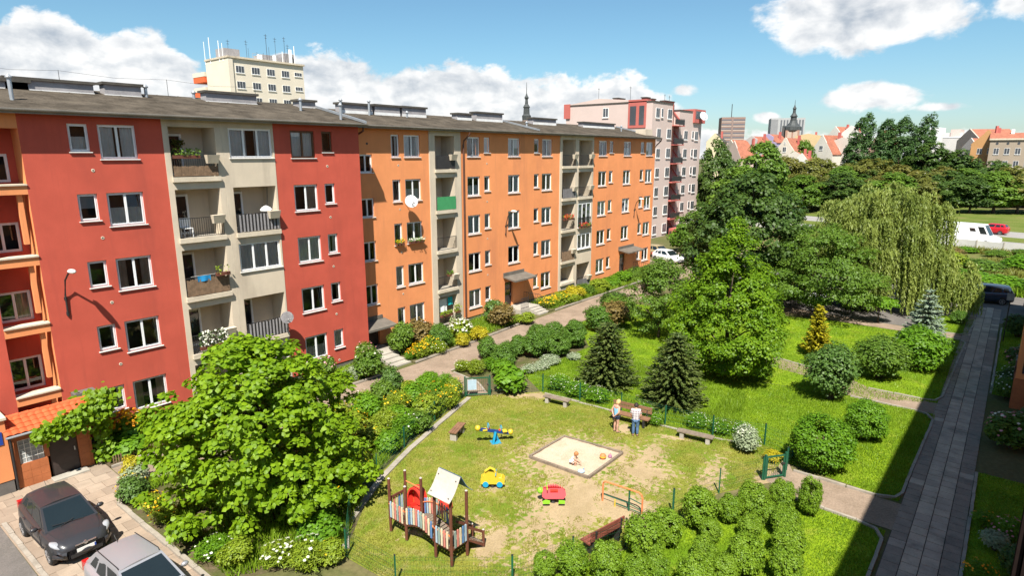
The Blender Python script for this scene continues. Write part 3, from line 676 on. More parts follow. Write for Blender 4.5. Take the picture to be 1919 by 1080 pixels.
for k in range(5):
    lo2.append((44.83, 46.9, fz(k) if k else SILL(0), fz(k) + 2.27, .02))
    lo2.append((47.42, 49.65, SILL(1) if k == 1 else fz(k), fz(k) + 2.27, .1 if k in (1, 2) else .02))
ob('bay_wall', facade(*B2, .45, 14.15, lo2, y=-.06).quad((B2[0], -.06, .45), (B2[0], -.06, 14.15), (B2[0], 0, 14.15), (B2[0], 0, .45)).quad((B2[1], 0, .45), (B2[1], 0, 14.15), (B2[1], -.06, 14.15), (B2[1], -.06, .45)).mesh('wall', 'beige'), org)
for k in range(5):
    loggia(org, 44.83, 46.9, fz(k) if k else SILL(0), fz(k) + 2.27, y=-.041, rail=k > 0, box=k in (4, 3, 1), screen={3: ('greyscreen', .8), 1: ('reed', .85)}.get(k))
    if k in (1, 2): win(org, 47.42, SILL(1) if k == 1 else fz(2) + .02, 2.23, fz(k) + 2.27 - (SILL(1) if k == 1 else fz(2) + .02), y=.0, n=3, style='net' if k == 1 else 'nets')
    else: loggia(org, 47.42, 49.65, fz(k), fz(k) + 2.27, y=-.041, box=True, screen={0: ('greyscreen', .7)}.get(k))
ob('railing', rail_mesh(2.2), org, (47.43, -.1, fz(2)))
roof(org, 22.86, 62.7, -.47, 14.28, 4.9, 15.5)
for a in ((24.9, 27.4, 15.86), (27.6, 29.8, 15.9), (30.05, 32.3, 15.92), (35.6, 37.2, 15.72), (37.8, 41.0, 15.92), (45.3, 48.8, 15.8), (53.5, 59.6, 15.74)): chimney(org, *a, y=3.8)
for p_ in ((24.75, 3.3, 15.15, .75), (26.9, 3.2, 15.1, .85), (30.2, 3.2, 15.1, .3), (41.9, 1.6, 14.75, .35), (58.8, 2.2, 14.95, .4)): ventpipe(org, *p_)
def verge(x, y0, y1):
    z = lambda y: 14.28 + (y + .62) / 5.52 * 1.22
    ob('verge_strip', MB().add([(x, y0, z(y0)), (x + .16, y0, z(y0)), (x + .16, y1, z(y1)), (x, y1, z(y1)), (x, y0, z(y0) + .12), (x + .16, y0, z(y0) + .12), (x + .16, y1, z(y1) + .12), (x, y1, z(y1) + .12)],
       [(4, 5, 6, 7), (0, 1, 5, 4), (3, 0, 4, 7), (1, 2, 6, 5)]).mesh('verge_strip', 'zinc'), org)
verge(41.6, .1, 4.9); verge(62.3, 1.8, 4.9)
ob('gable_upstand', bx(61.2, 62.75, .6, 1.8, 14.5, 15.15, 'beige'), org)
ob('downpipe', MB().tube([(32.62, -.60, 14.05), (32.6, -.5, 13.85), (32.5, -.12, 13.5), (32.45, -.1, 13.2), (32.45, -.1, .3)], .06, 8).mesh('downpipe', 'pipe'), org)
ob('downpipe', MB().tube([(62.75, -.55, 14.15), (62.7, -.5, 13.95), (62.5, -.1, 13.5), (62.48, .1, 13.2), (62.48, .1, .3)], .06, 8).mesh('downpipe', 'pipe'), org)
for k in range(5):                                                   # small balconies on the far end wall
    e = ob('end_balcony', bx(62.41, 63.5, .9, 3.1, fz(k) - .2, fz(k), 'ledge'), org)
    rm = MB().box(63.4, 63.44, .95, 3.05, fz(k) + .92, fz(k) + .96).box(62.42, 63.4, .95, .99, fz(k) + .92, fz(k) + .96)
    for i in range(20): rm.box(63.41, 63.43, .95 + i * .105, .97 + i * .105, fz(k), fz(k) + .92)
    for i in range(9): rm.box(62.45 + i * .11, 62.47 + i * .11, .96, .98, fz(k), fz(k) + .92)
    ob('railing', rm.mesh('railing', 'iron'), e)
# entrances
for i, (xd, zd) in enumerate(((23.45, .36), (37.1, .45), (55.5, .45))):
    w = (.95, 1.0, 1.2)[i]; h = 1.58 if i == 0 else 1.98
    d = ob('door', bx(xd + .01, xd + w - .01, .16, .21, zd, zd + h, 'door'), org)
    ob('door_glass', bx(xd + .15, xd + w - .15, .150, .158, zd + .9, zd + h - .15, 'glass'), d); ob('handle', bx(xd + w - .13, xd + w - .1, .12, .158, zd + .8, zd + .98, 'zinc'), d)
    xa, xb = ((22.63, 24.85), (36.9, 39.75), (55.2, 58.6))[i]; zb = (2.12, 3.0, 3.0)[i]
    mb = MB().add([(xa, -1.25, zb - .22), (xb, -1.25, zb - .22), (xb, -.002, zb), (xa, -.002, zb), (xa, -1.25, zb - .34), (xb, -1.25, zb - .34), (xb, -.002, zb - .12), (xa, -.002, zb - .12)],
                  [(0, 1, 2, 3), (7, 6, 5, 4), (0, 4, 5, 1), (1, 5, 6, 2), (3, 7, 4, 0)])
    c = ob('canopy', mb.mesh('canopy', 'canopy'), org); ob('canopy_upstand', bx(xa, xb - .2, -.06, -.003, zb + .004, zb + .26, 'canopy'), c)
    lz = (.36, .45, .45)[i]
    st = ob('entrance_steps', bx(xa + .1, xb - .3, -1.75, -.003, .0, lz, 'concrete'), org)
    if i == 0:
        for j in range(3): ob('step', bx(22.72, 24.0, -2.35 - j * .55, -1.755 - j * .55 if j == 0 else -1.805 - j * .55 + .0, 0, .27 - .09 * j, 'concrete'), st)
    else:
        for j in range(3): ob('step', bx(xa + 1.2, xb - .35, -2.1 - j * .34, -1.757 - j * .34, 0, lz - .11 * (j + 1), 'concrete'), st)
        rl = MB()
        xs, xe = xb - .4, xa + .9
        path = [(xs, -.2, lz + .9), (xs, -1.8, lz + .9), (xs, -2.8, .95)]
        rl.tube(path, .02, 6)
        for q in range(12):
            t = q / 11; y = -.2 - 2.6 * t; zt_ = lz + .9 if y > -1.8 else lz + .9 - (lz + .05) * (-1.8 - y); rl.tube([(xs, y, zt_ - .9), (xs, y, zt_)], .012, 5)
        for q in range(12): rl.tube([(xa + .15 + q * .09, -1.7, lz), (xa + .15 + q * .09, -1.7, lz + .9)], .01, 5)
        rl.tube([(xa + .15, -1.7, lz + .9), (xa + 1.15, -1.7, lz + .9)], .02, 6)
        ob('railing', rl.mesh('railing', 'iron'), st)

# ------------------------------------------------------------------ porch with a clay tile roof in front of the stair bay
por = thing('entrance_porch', 'small porch with orange clay tile roof and terracotta walls beside the forecourt', 'porch', (0, 0, 0))
PY = 28.1
ob('wall', MB().box(4.62, 4.76, PY, 29.85, 0, 2.25).box(4.76, 5.62, PY + .02, PY + .14, 0, .98).box(5.55, 5.70, PY + .021, PY + .139, .98, 1.95).box(4.62, 7.12, PY + .019, PY + .141, 1.95, 2.3).box(6.66, 7.12, PY + .022, PY + .14, 0, 1.95).box(7.0, 7.12, PY + .14, 29.85, 0, 2.25).mesh('wall', 'terracotta'), por)
tt = MB().box(.004, .286, -.016, 0, .004, .316).mesh('wall_tile', 'terracotta')
for i in range(3):
    for j in range(3): ob('wall_tile', tt, por, (4.765 + i * .287, PY + .019, .02 + j * .32))
for j in range(6): ob('wall_tile', tt, por, (6.72, PY + .019, .02 + j * .32))
gw = ob('window', MB().box(4.78, 5.54, PY + .06, PY + .1, .99, 1.94).mesh('glass_blocks', pm('glass_block', (0.30, 0.32, 0.32), 0.15, 0.3, 4, spec=.5)), por)
gr = MB()
for i in range(5): gr.box(4.78 + i * .182, 4.80 + i * .182, PY + .045, PY + .059, .99, 1.94)
for i in range(6): gr.box(4.80, 5.50, PY + .047, PY + .057, .99 + i * .185, 1.005 + i * .185)
ob('grid', gr.mesh('grid', 'sill'), gw)
dd = ob('door', bx(5.72, 6.64, PY + .1, PY + .15, 0.02, 1.9, 'door'), por)
ob('door_window', bx(5.80, 6.56, PY + .088, PY + .098, 1.55, 1.82, 'blind'), dd); ob('handle', bx(6.52, 6.56, PY + .06, PY + .098, .9, 1.06, 'zinc'), dd)
ob('door_step', bx(5.6, 6.8, PY - .45, PY + .0, 0.0, .09, 'concrete'), por)
ob('porch_lamp', MB().box(5.58, 5.66, PY - .1, PY + .018, 1.58, 1.8).mesh('porch_lamp', 'iron'), por)
rf = ob('roof', MB().add([(4.42, 27.72, 2.36), (7.42, 27.72, 2.36), (7.42, 28.78, 2.70), (4.42, 28.78, 2.70), (7.42, 29.88, 2.34), (4.42, 29.88, 2.34)], [(0, 1, 2, 3), (3, 2, 4, 5), (5, 4, 1, 0)]).mesh('roof_deck', 'brownframe'), por)
tm = MB(); nn = 7
for i in range(nn):                                                  # one curved clay tile
    u0, u1 = i / nn, (i + 1) / nn; f = lambda u: .035 * math.sin(u * PI) ** 1.0 if u < .7 else .035 * math.sin(.7 * PI) * (1 - (u - .7) / .3)
    tm.quad((u0 * .235, 0, f(u0) + .022), (u1 * .235, 0, f(u1) + .022), (u1 * .235, .31, f(u1)), (u0 * .235, .31, f(u0)))
    tm.quad((u0 * .235, 0, f(u0)), (u1 * .235, 0, f(u1)), (u1 * .235, 0, f(u1) + .022), (u0 * .235, 0, f(u0) + .022))
tmes = [tm.mesh('roof_tile', 'tile')]
slope = math.atan2(.34, 1.06)
for r in range(4):
    for c in range(13):
        t = ob('roof_tile', tmes[0], rf, (4.4 + c * .232, 27.68 + r * .275, 2.362 + r * .0882 + .012)); t.rotation_euler = (slope + rnd.gauss(0, .01), rnd.gauss(0, .01), rnd.gauss(0, .012))
for c in range(9):
    ob('ridge_tile', cached('ridge', lambda: MB().tube([(0, 0, 0), (.36, 0, .012)], [.09, .1], 8).mesh('ridge_tile', 'tile')), rf, (4.38 + c * .335, 28.79, 2.72))
ob('gutter', MB().tube([(4.4, 27.64, 2.33), (7.42, 27.64, 2.33)], .045, 8).mesh('gutter', 'zinc'), por)
ob('downpipe', MB().tube([(4.58, 27.66, 2.3), (4.56, 27.98, 2.1), (4.56, 28.02, .1)], .04, 8).mesh('downpipe', 'iron'), por)
ob('annex_end', bx(7.1, 7.9, 29.4, 29.86, 2.25, 2.75, 'plinth'), por)
# ------------------------------------------------------------------ own block on the right edge (in shade)
YW = -4.0
own = thing('apartment_building', 'orange apartment block at the right edge whose shade covers the slab walkway', 'apartment building', (0, YW, 0), R(-1.0))
def mirror_wall(x0, x1, z0, z1, mat): return MB().quad((x1, 0, z0), (x0, 0, z0), (x0, 0, z1), (x1, 0, z1)).mesh('wall', mat)
ob('wall', mirror_wall(-25, 57.5, 0, 15.3, 'orange'), own)
ob('wall', MB().quad((-25, -11, 0), (57.5, -11, 0), (57.5, -11, 15.3), (-25, -11, 15.3)).quad((57.5, -11, 0), (57.5, 0, 0), (57.5, 0, 15.3), (57.5, -11, 15.3)).quad((-25, 0, 0), (-25, -11, 0), (-25, -11, 15.3), (-25, 0, 15.3)).mesh('wall', 'orange'), own)
ob('roof', bx(-25.3, 57.8, -11.4, .85, 15.3, 15.5, 'felt'), own)
opx = ob('entrance_bay', bx(38.5, 42.3, .002, 3.62, 0, 5.2, 'orange'), own)
ob('plinth', bx(38.46, 42.34, .002, 3.66, 0, 1.6, 'terracotta'), opx)
ob('bay_window', bx(38.44, 38.458, 2.2, 3.4, 1.9, 3.0, 'door'), opx); ob('door', bx(39.6, 40.9, 3.662, 3.69, 0, 2.2, 'door'), opx)
for k in range(1, 5):
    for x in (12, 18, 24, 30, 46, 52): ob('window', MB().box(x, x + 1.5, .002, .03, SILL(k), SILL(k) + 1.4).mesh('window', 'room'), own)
M['darkpost'] = pm('post_painted_shade', (0.016, 0.011, 0.010), 1.0, 0.2, 3, spec=0.0)  # near-black matte brown: the shade on the post is put into its colour
scr_ = thing('balcony_screen', 'dark brown balcony post close to the camera at the right edge', 'post', (3.0, -0.41, 9.6))
ob('post', MB().box(0, .10, -.3, .20, -.6, 2.6).mesh('post', 'darkpost'), scr_); ob('rail', MB().box(.02, .08, .205, .225, -.6, 2.6).mesh('rail', 'darkpost'), scr_); ob('slab', bx(-.4, .4, -3.5, .22, -.78, -.602, 'concrete'), scr_)

# ------------------------------------------------------------------ cream tower block behind the red roof
M['cream'] = pm('cream_render', (0.64, 0.57, 0.46), 0.9, 0.05, 0.3, 10)
M['vermilion'] = pm('vermilion_panel', (0.62, 0.12, 0.04), 0.8, 0.06)
M['pinkwall'] = pm('pale_pink_render', (0.53, 0.42, 0.38), 0.9, 0.05, 0.3, 10)
M['salmon'] = pm('salmon_render', (0.44, 0.12, 0.10), 0.9, 0.06, 0.3, 10)
M['darkwin'] = pm('far_window_glass', (0.06, 0.065, 0.075), 0.25, 0.3, 0.4, spec=.5)
def farwin(parent, x, z, w, h, y=0.0, n=2, pale=False):
    def f():
        mb = MB(); mb.box(-.02, w + .02, -.04, .02, -.04, h + .02, 0)
        iw = w / n
        for i in range(n): mb.box(i * iw + .03, (i + 1) * iw - .03, -.048, -.041, .03, h - .03, 1)
        mb.box(-.1, w + .1, -.13, -.05, -.13, -.06, 0)
        return mb.mesh('window', ['white', 'darkwin'])
    return ob('window', cached(('fw', round(w, 2), round(h, 2), n), f), parent, (x, y, z))
tw = thing('tower_block', 'cream tower block with orange balconies and rooftop antennas beyond the red roof', 'tower block', (63.0, 123.3, 0))
ob('wall', MB().box(0, 16.6, 0, 9.2, 0, 31.0).box(3.0, 16.2, 9.2, 15, 0, 30.8).mesh('wall', 'cream'), tw)
ob('roof_edge', bx(-.15, 16.8, -.35, 9.3, 31.0, 31.35, 'ledge'), tw)
ob('corner_strip', bx(-.02, .9, -.25, -.002, 0, 30.99, 'cream'), tw)
for r in range(9):
    z = 28.35 - 2.95 * r
    for c in range(5):
        if c < 4: farwin(tw, 1.5 + c * 3.3, z, 1.7, 1.3, -.02, 3)
        else: farwin(tw, 14.4, z + .45, 1.7, .75, -.02, 3)
    b = ob('balcony', bx(-.3, 3.0, 9.6, 14.6, z - 1.3, z - .2, 'vermilion'), tw); ob('balcony_slab', bx(-.35, 3.0, 9.55, 14.7, z - .19, z + .65, 'cream'), b)
for q in ((1.0, 4.2, 3, 6.5, 31.35, 33.2), (8.8, 12.4, 2.5, 6, 31.35, 32.8), (13.2, 15.6, 1.5, 4.5, 31.35, 33.4)): ob('roof_house', bx(*q, 'chim'), tw)
for q in ((7.2, 7.9, 1.0, 1.8, 31.35, 32.5), (10.4, 10.9, .8, 1.3, 31.35, 32.6), (14.0, 14.5, .6, 1.0, 31.35, 34.2)): ob('roof_hut', bx(*q, 'white'), tw)
for (x, y, h, r) in ((-.05, 1.6, 2.6, .10), (-.05, 3.0, 3.2, .12), (-.05, 6.8, 4.2, .12), (-.05, 9.0, 3.6, .1), (4.5, .8, 3.6, .05), (5.0, 1, 2.2, .04), (9.0, 1, 5.4, .07), (9.8, 1.5, 3, .05), (11.0, 1, 5.0, .05), (13.1, 1, 5.4, .06), (13.8, 1, 4, .05), (15.2, .8, 3.8, .14), (12.4, .8, 2.4, .1), (2.4, 4, 3.8, .05), (6.6, .6, 1.6, .04), (8.0, .6, 1.6, .04)):
    a = ob('antenna', MB().tube([(x, y, 30.4 if x < 0 else 31.3), (x, y, 31.2 + h)], r * .6, 6).mesh('antenna', 'white' if r >= .1 else 'iron'), tw)
    if r < .1 and h > 3: ob('antenna_arm', MB().tube([(x - .35, y, 30.9 + h), (x + .35, y, 30.9 + h)], .03, 4).tube([(x - .25, y, 30.4 + h), (x + .25, y, 30.4 + h)], .03, 4).mesh('antenna_arm', 'iron'), a)
ob('roof_railing', MB().tube([(5.4, .3, 32.4), (8.4, .3, 32.4)], .04, 4).tube([(5.4, .3, 31.9), (8.4, .3, 31.9)], .03, 4).tube([(5.4, .3, 31.3), (5.4, .3, 32.4)], .04, 4).tube([(6.9, .3, 31.3), (6.9, .3, 32.4)], .04, 4).mesh('roof_railing', 'zinc'), tw)

# ------------------------------------------------------------------ pale pink block beyond the orange one
pk = thing('apartment_building', 'pale pink apartment block with red balcony column beyond the orange block', 'apartment building', (83.7, 42.4, 0))
ob('wall', MB().box(0, 6.6, 0, 15.0, 0, 19.9).box(6.6, 10.2, 2.0, 15.0, 0, 19.6).box(10.2, 18.9, .5, 14.5, 0, 19.2).mesh('wall', 'pinkwall'), pk)
ob('roof_edge', MB().box(-.1, 6.7, -.1, 15.1, 19.9, 20.05).box(10.1, 15.0, .4, 14.6, 19.2, 19.35).mesh('roof_edge', 'chimcap'), pk)
ob('gable_parapet', MB().add([(-.05, .6, 20.04), (-.05, 15.1, 20.04), (-.05, 9, 20.75), (.4, .6, 20.04), (.4, 15.1, 20.04), (.4, 9, 20.75)], [(0, 1, 2), (5, 4, 3), (0, 2, 5, 3), (2, 1, 4, 5)]).mesh('gable_parapet', 'pinkwall'), pk)
ob('red_corner', MB().box(-.1, 1.4, 1.0, 3.9, 16.3, 20.3).mesh('red_corner', 'salmon'), pk)
ob('corner_loggia', MB().box(-.12, -.101, 1.3, 2.1, 16.7, 19.4).box(-.12, -.101, 2.6, 3.6, 16.7, 19.4).mesh('corner_loggia', 'darkwin'), pk)
ob('rear_panel', bx(-.2, 1, 14.2, 15.3, 18, 20.2, 'salmon'), pk)
def leftwin(z, y, w=.9, h=1.3):
    o = farwin(pk, -.02, z, w, h, y); o.rotation_euler = (0, 0, -PI / 2); return o
leftwin(18.0, 8.2)
for r in range(7):
    z = 17.75 - 2.86 * r
    if r == 0:
        farwin(pk, 1.0, z, 1.15, 1.35, -.02); farwin(pk, 2.75, z + .15, .55, 1.2, -.02, 1)
    farwin(pk, 4.9, z, 1.35, 1.35, -.02)
    if r: farwin(pk, 1.6, z, 1.2, 1.3, -.02)
    if r: farwin(pk, 12.1, z - .05, 1.35, 1.35, .48)
    if r: farwin(pk, 15.2, z + .15, .6, 1.15, .48, 1); farwin(pk, 16.3, z - .05, 1.3, 1.35, .48)
    zb = z - .9
    b = ob('balcony', bx(6.62, 10.18, -.5, 1.98, zb - .12, zb, 'salmon'), pk)
    ob('balcony_wall', bx(6.61, 6.9, .2, 1.98, zb + .002, zb + 2.5, 'salmon'), b)
    ob('balcony_rail', MB().bar((6.7, -.45, zb + .95), (10.1, -.45, zb + .95), .05, .05).bar((6.7, -.45, zb + .5), (10.1, -.45, zb + .5), .03, .75).mesh('balcony_rail', 'iron'), b)
    ob('balcony_frame', MB().bar((10.05, -.4, zb + .02), (10.05, 1.8, zb + 2.6), .14, .14).mesh('balcony_frame', 'salmon'), b)
    e = ob('side_balcony', bx(18.92, 19.9, 3, 6, zb - .12, zb + .9, 'salmon'), pk)
pent = ob('penthouse', MB().box(15.3, 19.6, .2, 4, 17.55, 19.7).mesh('penthouse', 'salmon'), pk)
ob('penthouse_glass', MB().box(15.7, 19.2, .17, .198, 18.2, 19.4).mesh('penthouse_glass', 'darkwin'), pent)
for (x, y, w) in ((3.0, 7.5, 2.2), (4.6, 3.5, 1.2), (12.0, 4, 3.5), (7.5, 4, 1.2)): c = ob('chimney', bx(x, x + w, y, y + .8, 19.5, 20.9, 'salmon'), pk); ob('chimney_cap', bx(x - .1, x + w + .1, y - .1, y + .9, 20.902, 21.05, 'chimcap'), c)
for x, y, h in ((4.2, 6, 2.2), (12.3, 4.2, 1.5), (14, 4.2, 1.4), (1.5, 10, 2.0)): ob('antenna', MB().tube([(x, y, 20), (x, y, 20.5 + h)], .03, 4).tube([(x - .3, y, 20.3 + h), (x + .3, y, 20.3 + h)], .02, 4).mesh('antenna', 'iron'), pk)
ob('downpipe', MB().tube([(6.75, -.08, 19.8), (6.75, -.08, 12)], .07, 6).mesh('downpipe', 'pipe'), pk)
ob('entrance_annex', MB().box(7.4, 13.5, -3.2, -.0 - .02, 0, 1.0).mesh('entrance_annex', 'salmon'), pk)

# ------------------------------------------------------------------ skyline of the old town
def rot_thing(name, label, cat, x, y, face=None, group=None):
    rz = face if face is not None else math.atan2(y, x) - PI / 2
    return thing(name, label, cat, (x, y, 0), rz, group)
WC = {}
def wcol(c): return cached(('wc', c), lambda: pm('town_render', tuple(.82 * (.8 * q + .2 * sum(c) / 3) for q in c), 0.9, 0.06, 0.3, 10))
M['redroof'] = pm('old_clay_roof', (0.31, 0.115, 0.070), 0.8, 0.25, 1.0, 8, stain=(0.24, 0.08, 0.05), stain_amt=.5, stain_scale=.5)
def gable_house(label, x, y, w, ze, zr, d, wall, roof='redroof', turn=-.45, wins=(), shape='gable', name='town_house'):
    """front faces local -y; ridge runs back along +y; the turn shows one roof slope"""
    t = rot_thing(name, label, 'house', x, y, math.atan2(y, x) - PI / 2 + turn)
    h = w / 2
    if shape == 'gable': prof = [(-h, 0), (h, 0), (h, ze), (0, zr), (-h, ze)]
    elif shape == 'baroque':
        prof = [(-h, 0), (h, 0), (h, ze)]
        for i in range(9): a = i / 8; prof.append((h * (1 - a) ** 1.6 * .92 + .12 * h * (1 if i < 8 else 0), ze + (zr - ze) * (a ** .8)))
        prof += [(-p[0], p[1]) for p in prof[-2:2:-1]] + [(-h, ze)]
    else: prof = [(-h, 0), (h, 0), (h, ze), (h * .62, ze + .3), (h * .62, zr - 1.2), (0, zr), (-h * .62, zr - 1.2), (-h * .62, ze + .3), (-h, ze)]
    ob('wall', MB().plate(prof, 'y', 0, .35).box(-h, h, .36, d, 0, ze).mesh('wall', wcol(wall)), t)
    if shape == 'flat': pass
    e = .25; zt = zr - .15
    ob('roof', MB().add([(-h - e, .1, ze - .15), (0, .1, zt), (0, d, zt), (-h - e, d, ze - .15), (h + e, .1, ze - .15), (h + e, d, ze - .15)], [(0, 1, 2, 3), (1, 4, 5, 2), (0, 4, 1), (3, 2, 5)]).mesh('roof', roof), t)
    for (wx, wz, ww, wh) in wins: farwin(t, wx - ww / 2, wz, ww, wh, -.02)
    ob('chimney', bx(h * .45, h * .45 + .7, d * .5, d * .5 + .7, ze, zr + .7, 'salmon'), t)
    return t
gable_house('grey gabled town house with small dark pediment, left of the lilac house', 219.5, 73.6, 6.2, 15.4, 18.6, 11, (.46, .44, .42), wins=[(0, 11.8, 1.0, 1.3), (0, 15.3, .5, .6)], shape='step')
gable_house('lilac gabled town house beside the grey gabled one', 233.5, 72.6, 6.4, 16.5, 19.6, 10, (.42, .34, .55), wins=[(0, 15.0, .9, .6)], shape='step')
gable_house('cream town house with curved baroque gable beside the lilac house', 215.6, 61.5, 6.4, 13.2, 17.8, 11, (.72, .62, .50), wins=[(0, 13.2, 1.1, 1.5), (.4, 9.6, 1.1, 1.5), (-.0, 15.8, .4, .5)], shape='baroque')
gable_house('cream town house with steep plain gable and red roof', 212.6, 49.8, 7.6, 12.4, 18.4, 11, (.70, .64, .54), wins=[(0, 13.8, 1.1, 1.2)], turn=-.55)
gable_house('cream house front with paired windows next to the poplars', 216.0, 44.6, 8.4, 16.2, 17.6, 10, (.70, .62, .52), wins=[(-1.4, 13.0, 1.1, 1.3), (1.0, 13.0, 1.1, 1.3), (-1.4, 9.6, 1.1, 1.4), (1.0, 9.6, 1.1, 1.4)], roof='chimcap')
gable_house('red tiled house roof leftmost of the old town, above the tall green tree', 228.0, 84.0, 9.5, 13.6, 17.6, 12, (.62, .50, .40), turn=-1.0)
gable_house('pinkish house with steep red roof just left of the grey gable', 215.0, 78.0, 8.0, 11.2, 17.0, 12, (.62, .45, .38), turn=-.9)
gable_house('low red roofed house with pale eaves under the cream steep gable', 200.0, 54.0, 8.0, 11.0, 13.3, 7, (.60, .54, .46), turn=-.2)
gable_house('small white gabled house with red dormer below the steep gable', 196.0, 51.0, 4.0, 10.6, 12.8, 6, (.72, .68, .62), turn=-.3)
gable_house('yellow flat fronted house behind the town gables', 262.0, 66.5, 9.0, 19.4, 20.2, 8, (.66, .46, .20), roof='chimcap', turn=-.1)
gable_house('white gabled house behind the steep cream gable', 275.0, 60.0, 7.0, 19.3, 23.2, 9, (.70, .66, .58), turn=-.6)
gable_house('grey roofed white house left of the first poplar', 270.0, 53.5, 9.5, 18.8, 23.2, 9, (.70, .64, .58), roof='pinkwall', turn=-.15)
gable_house('pink brick gable seen between the poplars', 214.0, 34.0, 6.0, 15.0, 19.6, 9, (.56, .28, .22), turn=-.3)
gable_house('pale yellow gable tip above the trees beside the pink block', 232.0, 91.5, 6.0, 17.0, 20.2, 8, (.70, .58, .34), roof='chimcap', turn=-.2)
gable_house('long red roof between the white house and the orange gable', 262.0, 16.0, 14.0, 17.0, 20.8, 12, (.62, .46, .36), turn=-1.1)
gable_house('pale house with red roof left of the orange gable', 250.0, 14.6, 6.0, 14.5, 17.6, 9, (.56, .50, .46), turn=-.8)
gable_house('ochre orange gabled town house with two rows of white windows', 245.0, 10.2, 7.6, 15.4, 19.8, 11, (.62, .30, .08), wins=[(-1.5, 12.6, 1.2, 1.6), (1.1, 12.6, 1.2, 1.6), (-1.0, 8.6, 1.2, 1.7), (1.3, 8.6, 1.2, 1.7)], shape='baroque', turn=-.12)
def slab_house(name, label, cat, x, y, w, d, z, wall, turn=0.0):
    t = rot_thing(name, label, cat, x, y, math.atan2(y, x) - PI / 2 + turn); ob('wall', MB().box(-w / 2, w / 2, 0, d, 0, z).mesh('wall', wcol(wall)), t); return t
g = slab_house('tenement', 'grey brown tenement with rows of white windows at the right edge', 'tenement', 240.0, 2.4, 13.5, 10, 16.6, (.40, .31, .22), .03)
ob('cornice', bx(-7.0, 7.0, -.4, 10.2, 16.6, 17.1, 'ledge'), g); ob('roof', MB().add([(-7, -.3, 17.11), (7, -.3, 17.11), (7, 5, 18.8), (-7, 5, 18.8), (7, 10, 17.11), (-7, 10, 17.11)], [(0, 1, 2, 3), (3, 2, 4, 5)]).mesh('roof', 'redroof'), g)
for r in range(4):
    for c in range(5): farwin(g, -5.6 + c * 2.55, 12.4 - r * 3.7, 1.25, 1.8, -.02)
for c in range(5): ob('round_window', MB().tube([(-5.0 + c * 2.55, -.001, 15.6), (-5.0 + c * 2.55, -.05, 15.6)], .35, 10).mesh('round_window', 'darkwin'), g)
ob('chimney', bx(-2, -1.2, 4, 5, 17.5, 19.8, 'white'), g)
w_ = slab_house('white_building', 'white modern building right of the poplars', 'building', 286.0, 24.6, 10.5, 12, 20.2, (.72, .68, .64), -.2)
ob('tower', bx(-5.2, -1.8, -.4, 8, 15, 22.2, 'white'), w_); ob('stair_head', bx(1.6, 4.6, -.3, 6, 15, 21.4, 'pinkwall'), w_); ob('glazing', bx(-4.6, -3.2, -.43, -.402, 16, 18.5, 'darkwin'), w_)
w2 = slab_house('white_building', 'low white gabled building left of the long red roof', 'building', 276.0, 20.4, 8.5, 10, 18.2, (.74, .70, .66), -.3)
ob('parapet', bx(-4.3, 4.3, -.1, .4, 18.2, 18.6, 'white'), w2)
bt = slab_house('tower_block', 'brown brick high-rise with banded floors far on the skyline', 'tower block', 432.7, 158.4, 15.5, 14, 37.0, (.34, .20, .15), .15)
for r in range(8): ob('window_band', MB().box(-7.6, 7.6, -.06, -.005, 34.6 - r * 2.9, 35.7 - r * 2.9).mesh('window_band', wcol((.16, .15, .17))), bt)
for r in range(8): ob('floor_band', MB().box(-7.7, 7.7, -.10, -.002, 33.7 - r * 2.9, 34.3 - r * 2.9).mesh('floor_band', wcol((.50, .40, .33))), bt)
ob('corner_strip', bx(-1.2, 0, -.2, -.003, 0, 37.2, wcol((.30, .20, .17))), bt); ob('mast', MB().tube([(-.8, 5, 36), (-.8, 5, 46)], .25, 5).mesh('mast', 'iron'), bt)
gm = slab_house('office_block', 'grey modern block with vertical window slots behind the church tower', 'office block', 412.5, 117.1, 19.5, 18, 34.2, (.42, .42, .42), .1)
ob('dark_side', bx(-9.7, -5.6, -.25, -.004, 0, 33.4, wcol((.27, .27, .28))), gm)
for c in range(8): ob('window_slot', MB().box(-4.2 + c * 1.75, -3.3 + c * 1.75, -.06, -.005, 18 + (c % 3) * 2, 33.0).mesh('window_slot', wcol((.14, .15, .17))), gm)
M['copper'] = pm('dark_copper', (0.055, 0.06, 0.06), 0.6, 0.3, 1, 8)
ct = rot_thing('church_tower', 'brick church tower with dark lantern spire in front of the grey block', 'church tower', 350.2, 96.7, None)
ob('shaft', MB().box(-3.4, 3.4, 0, 6.8, 0, 24.6).mesh('shaft', wcol((.42, .22, .15))), ct); ob('clock_panel', MB().box(-2.4, -.4, -.1, -.005, 17, 24.0).box(.4, 2.4, -.1, -.005, 17, 24).mesh('clock_panel', wcol((.56, .40, .30))), ct)
ob('belfry', MB().lathe([(4.3, 24.6), (4.2, 26.4), (3.0, 27.2), (2.0, 28.6), (1.5, 29.6), (1.45, 31.4), (1.9, 31.8), (1.3, 32.6), (.75, 33.6), (.7, 35.4), (1.0, 35.7), (.4, 36.8), (.12, 37.8), (.08, 40)], 10, (0, 3.4, 0)).mesh('belfry', 'copper'), ct)
nv = slab_house('church_nave', 'dark nave roof left of the brick church tower', 'church', 352, 99.5, 6, 12, 26.0, (.10, .09, .09), 0)
ob('ridge', bx(-3.0, 3.0, 4, 8, 26.002, 27.2, 'copper'), nv)
sp = rot_thing('church_spire', 'dark slender church spire above the orange roof', 'spire', 214.0, 167.1, None)
ob('roof_base', MB().lathe([(6.0, 14), (3.4, 22.0), (2.3, 24.6), (1.75, 26.5)], 8).mesh('roof_base', wcol((.23, .16, .13))), sp)
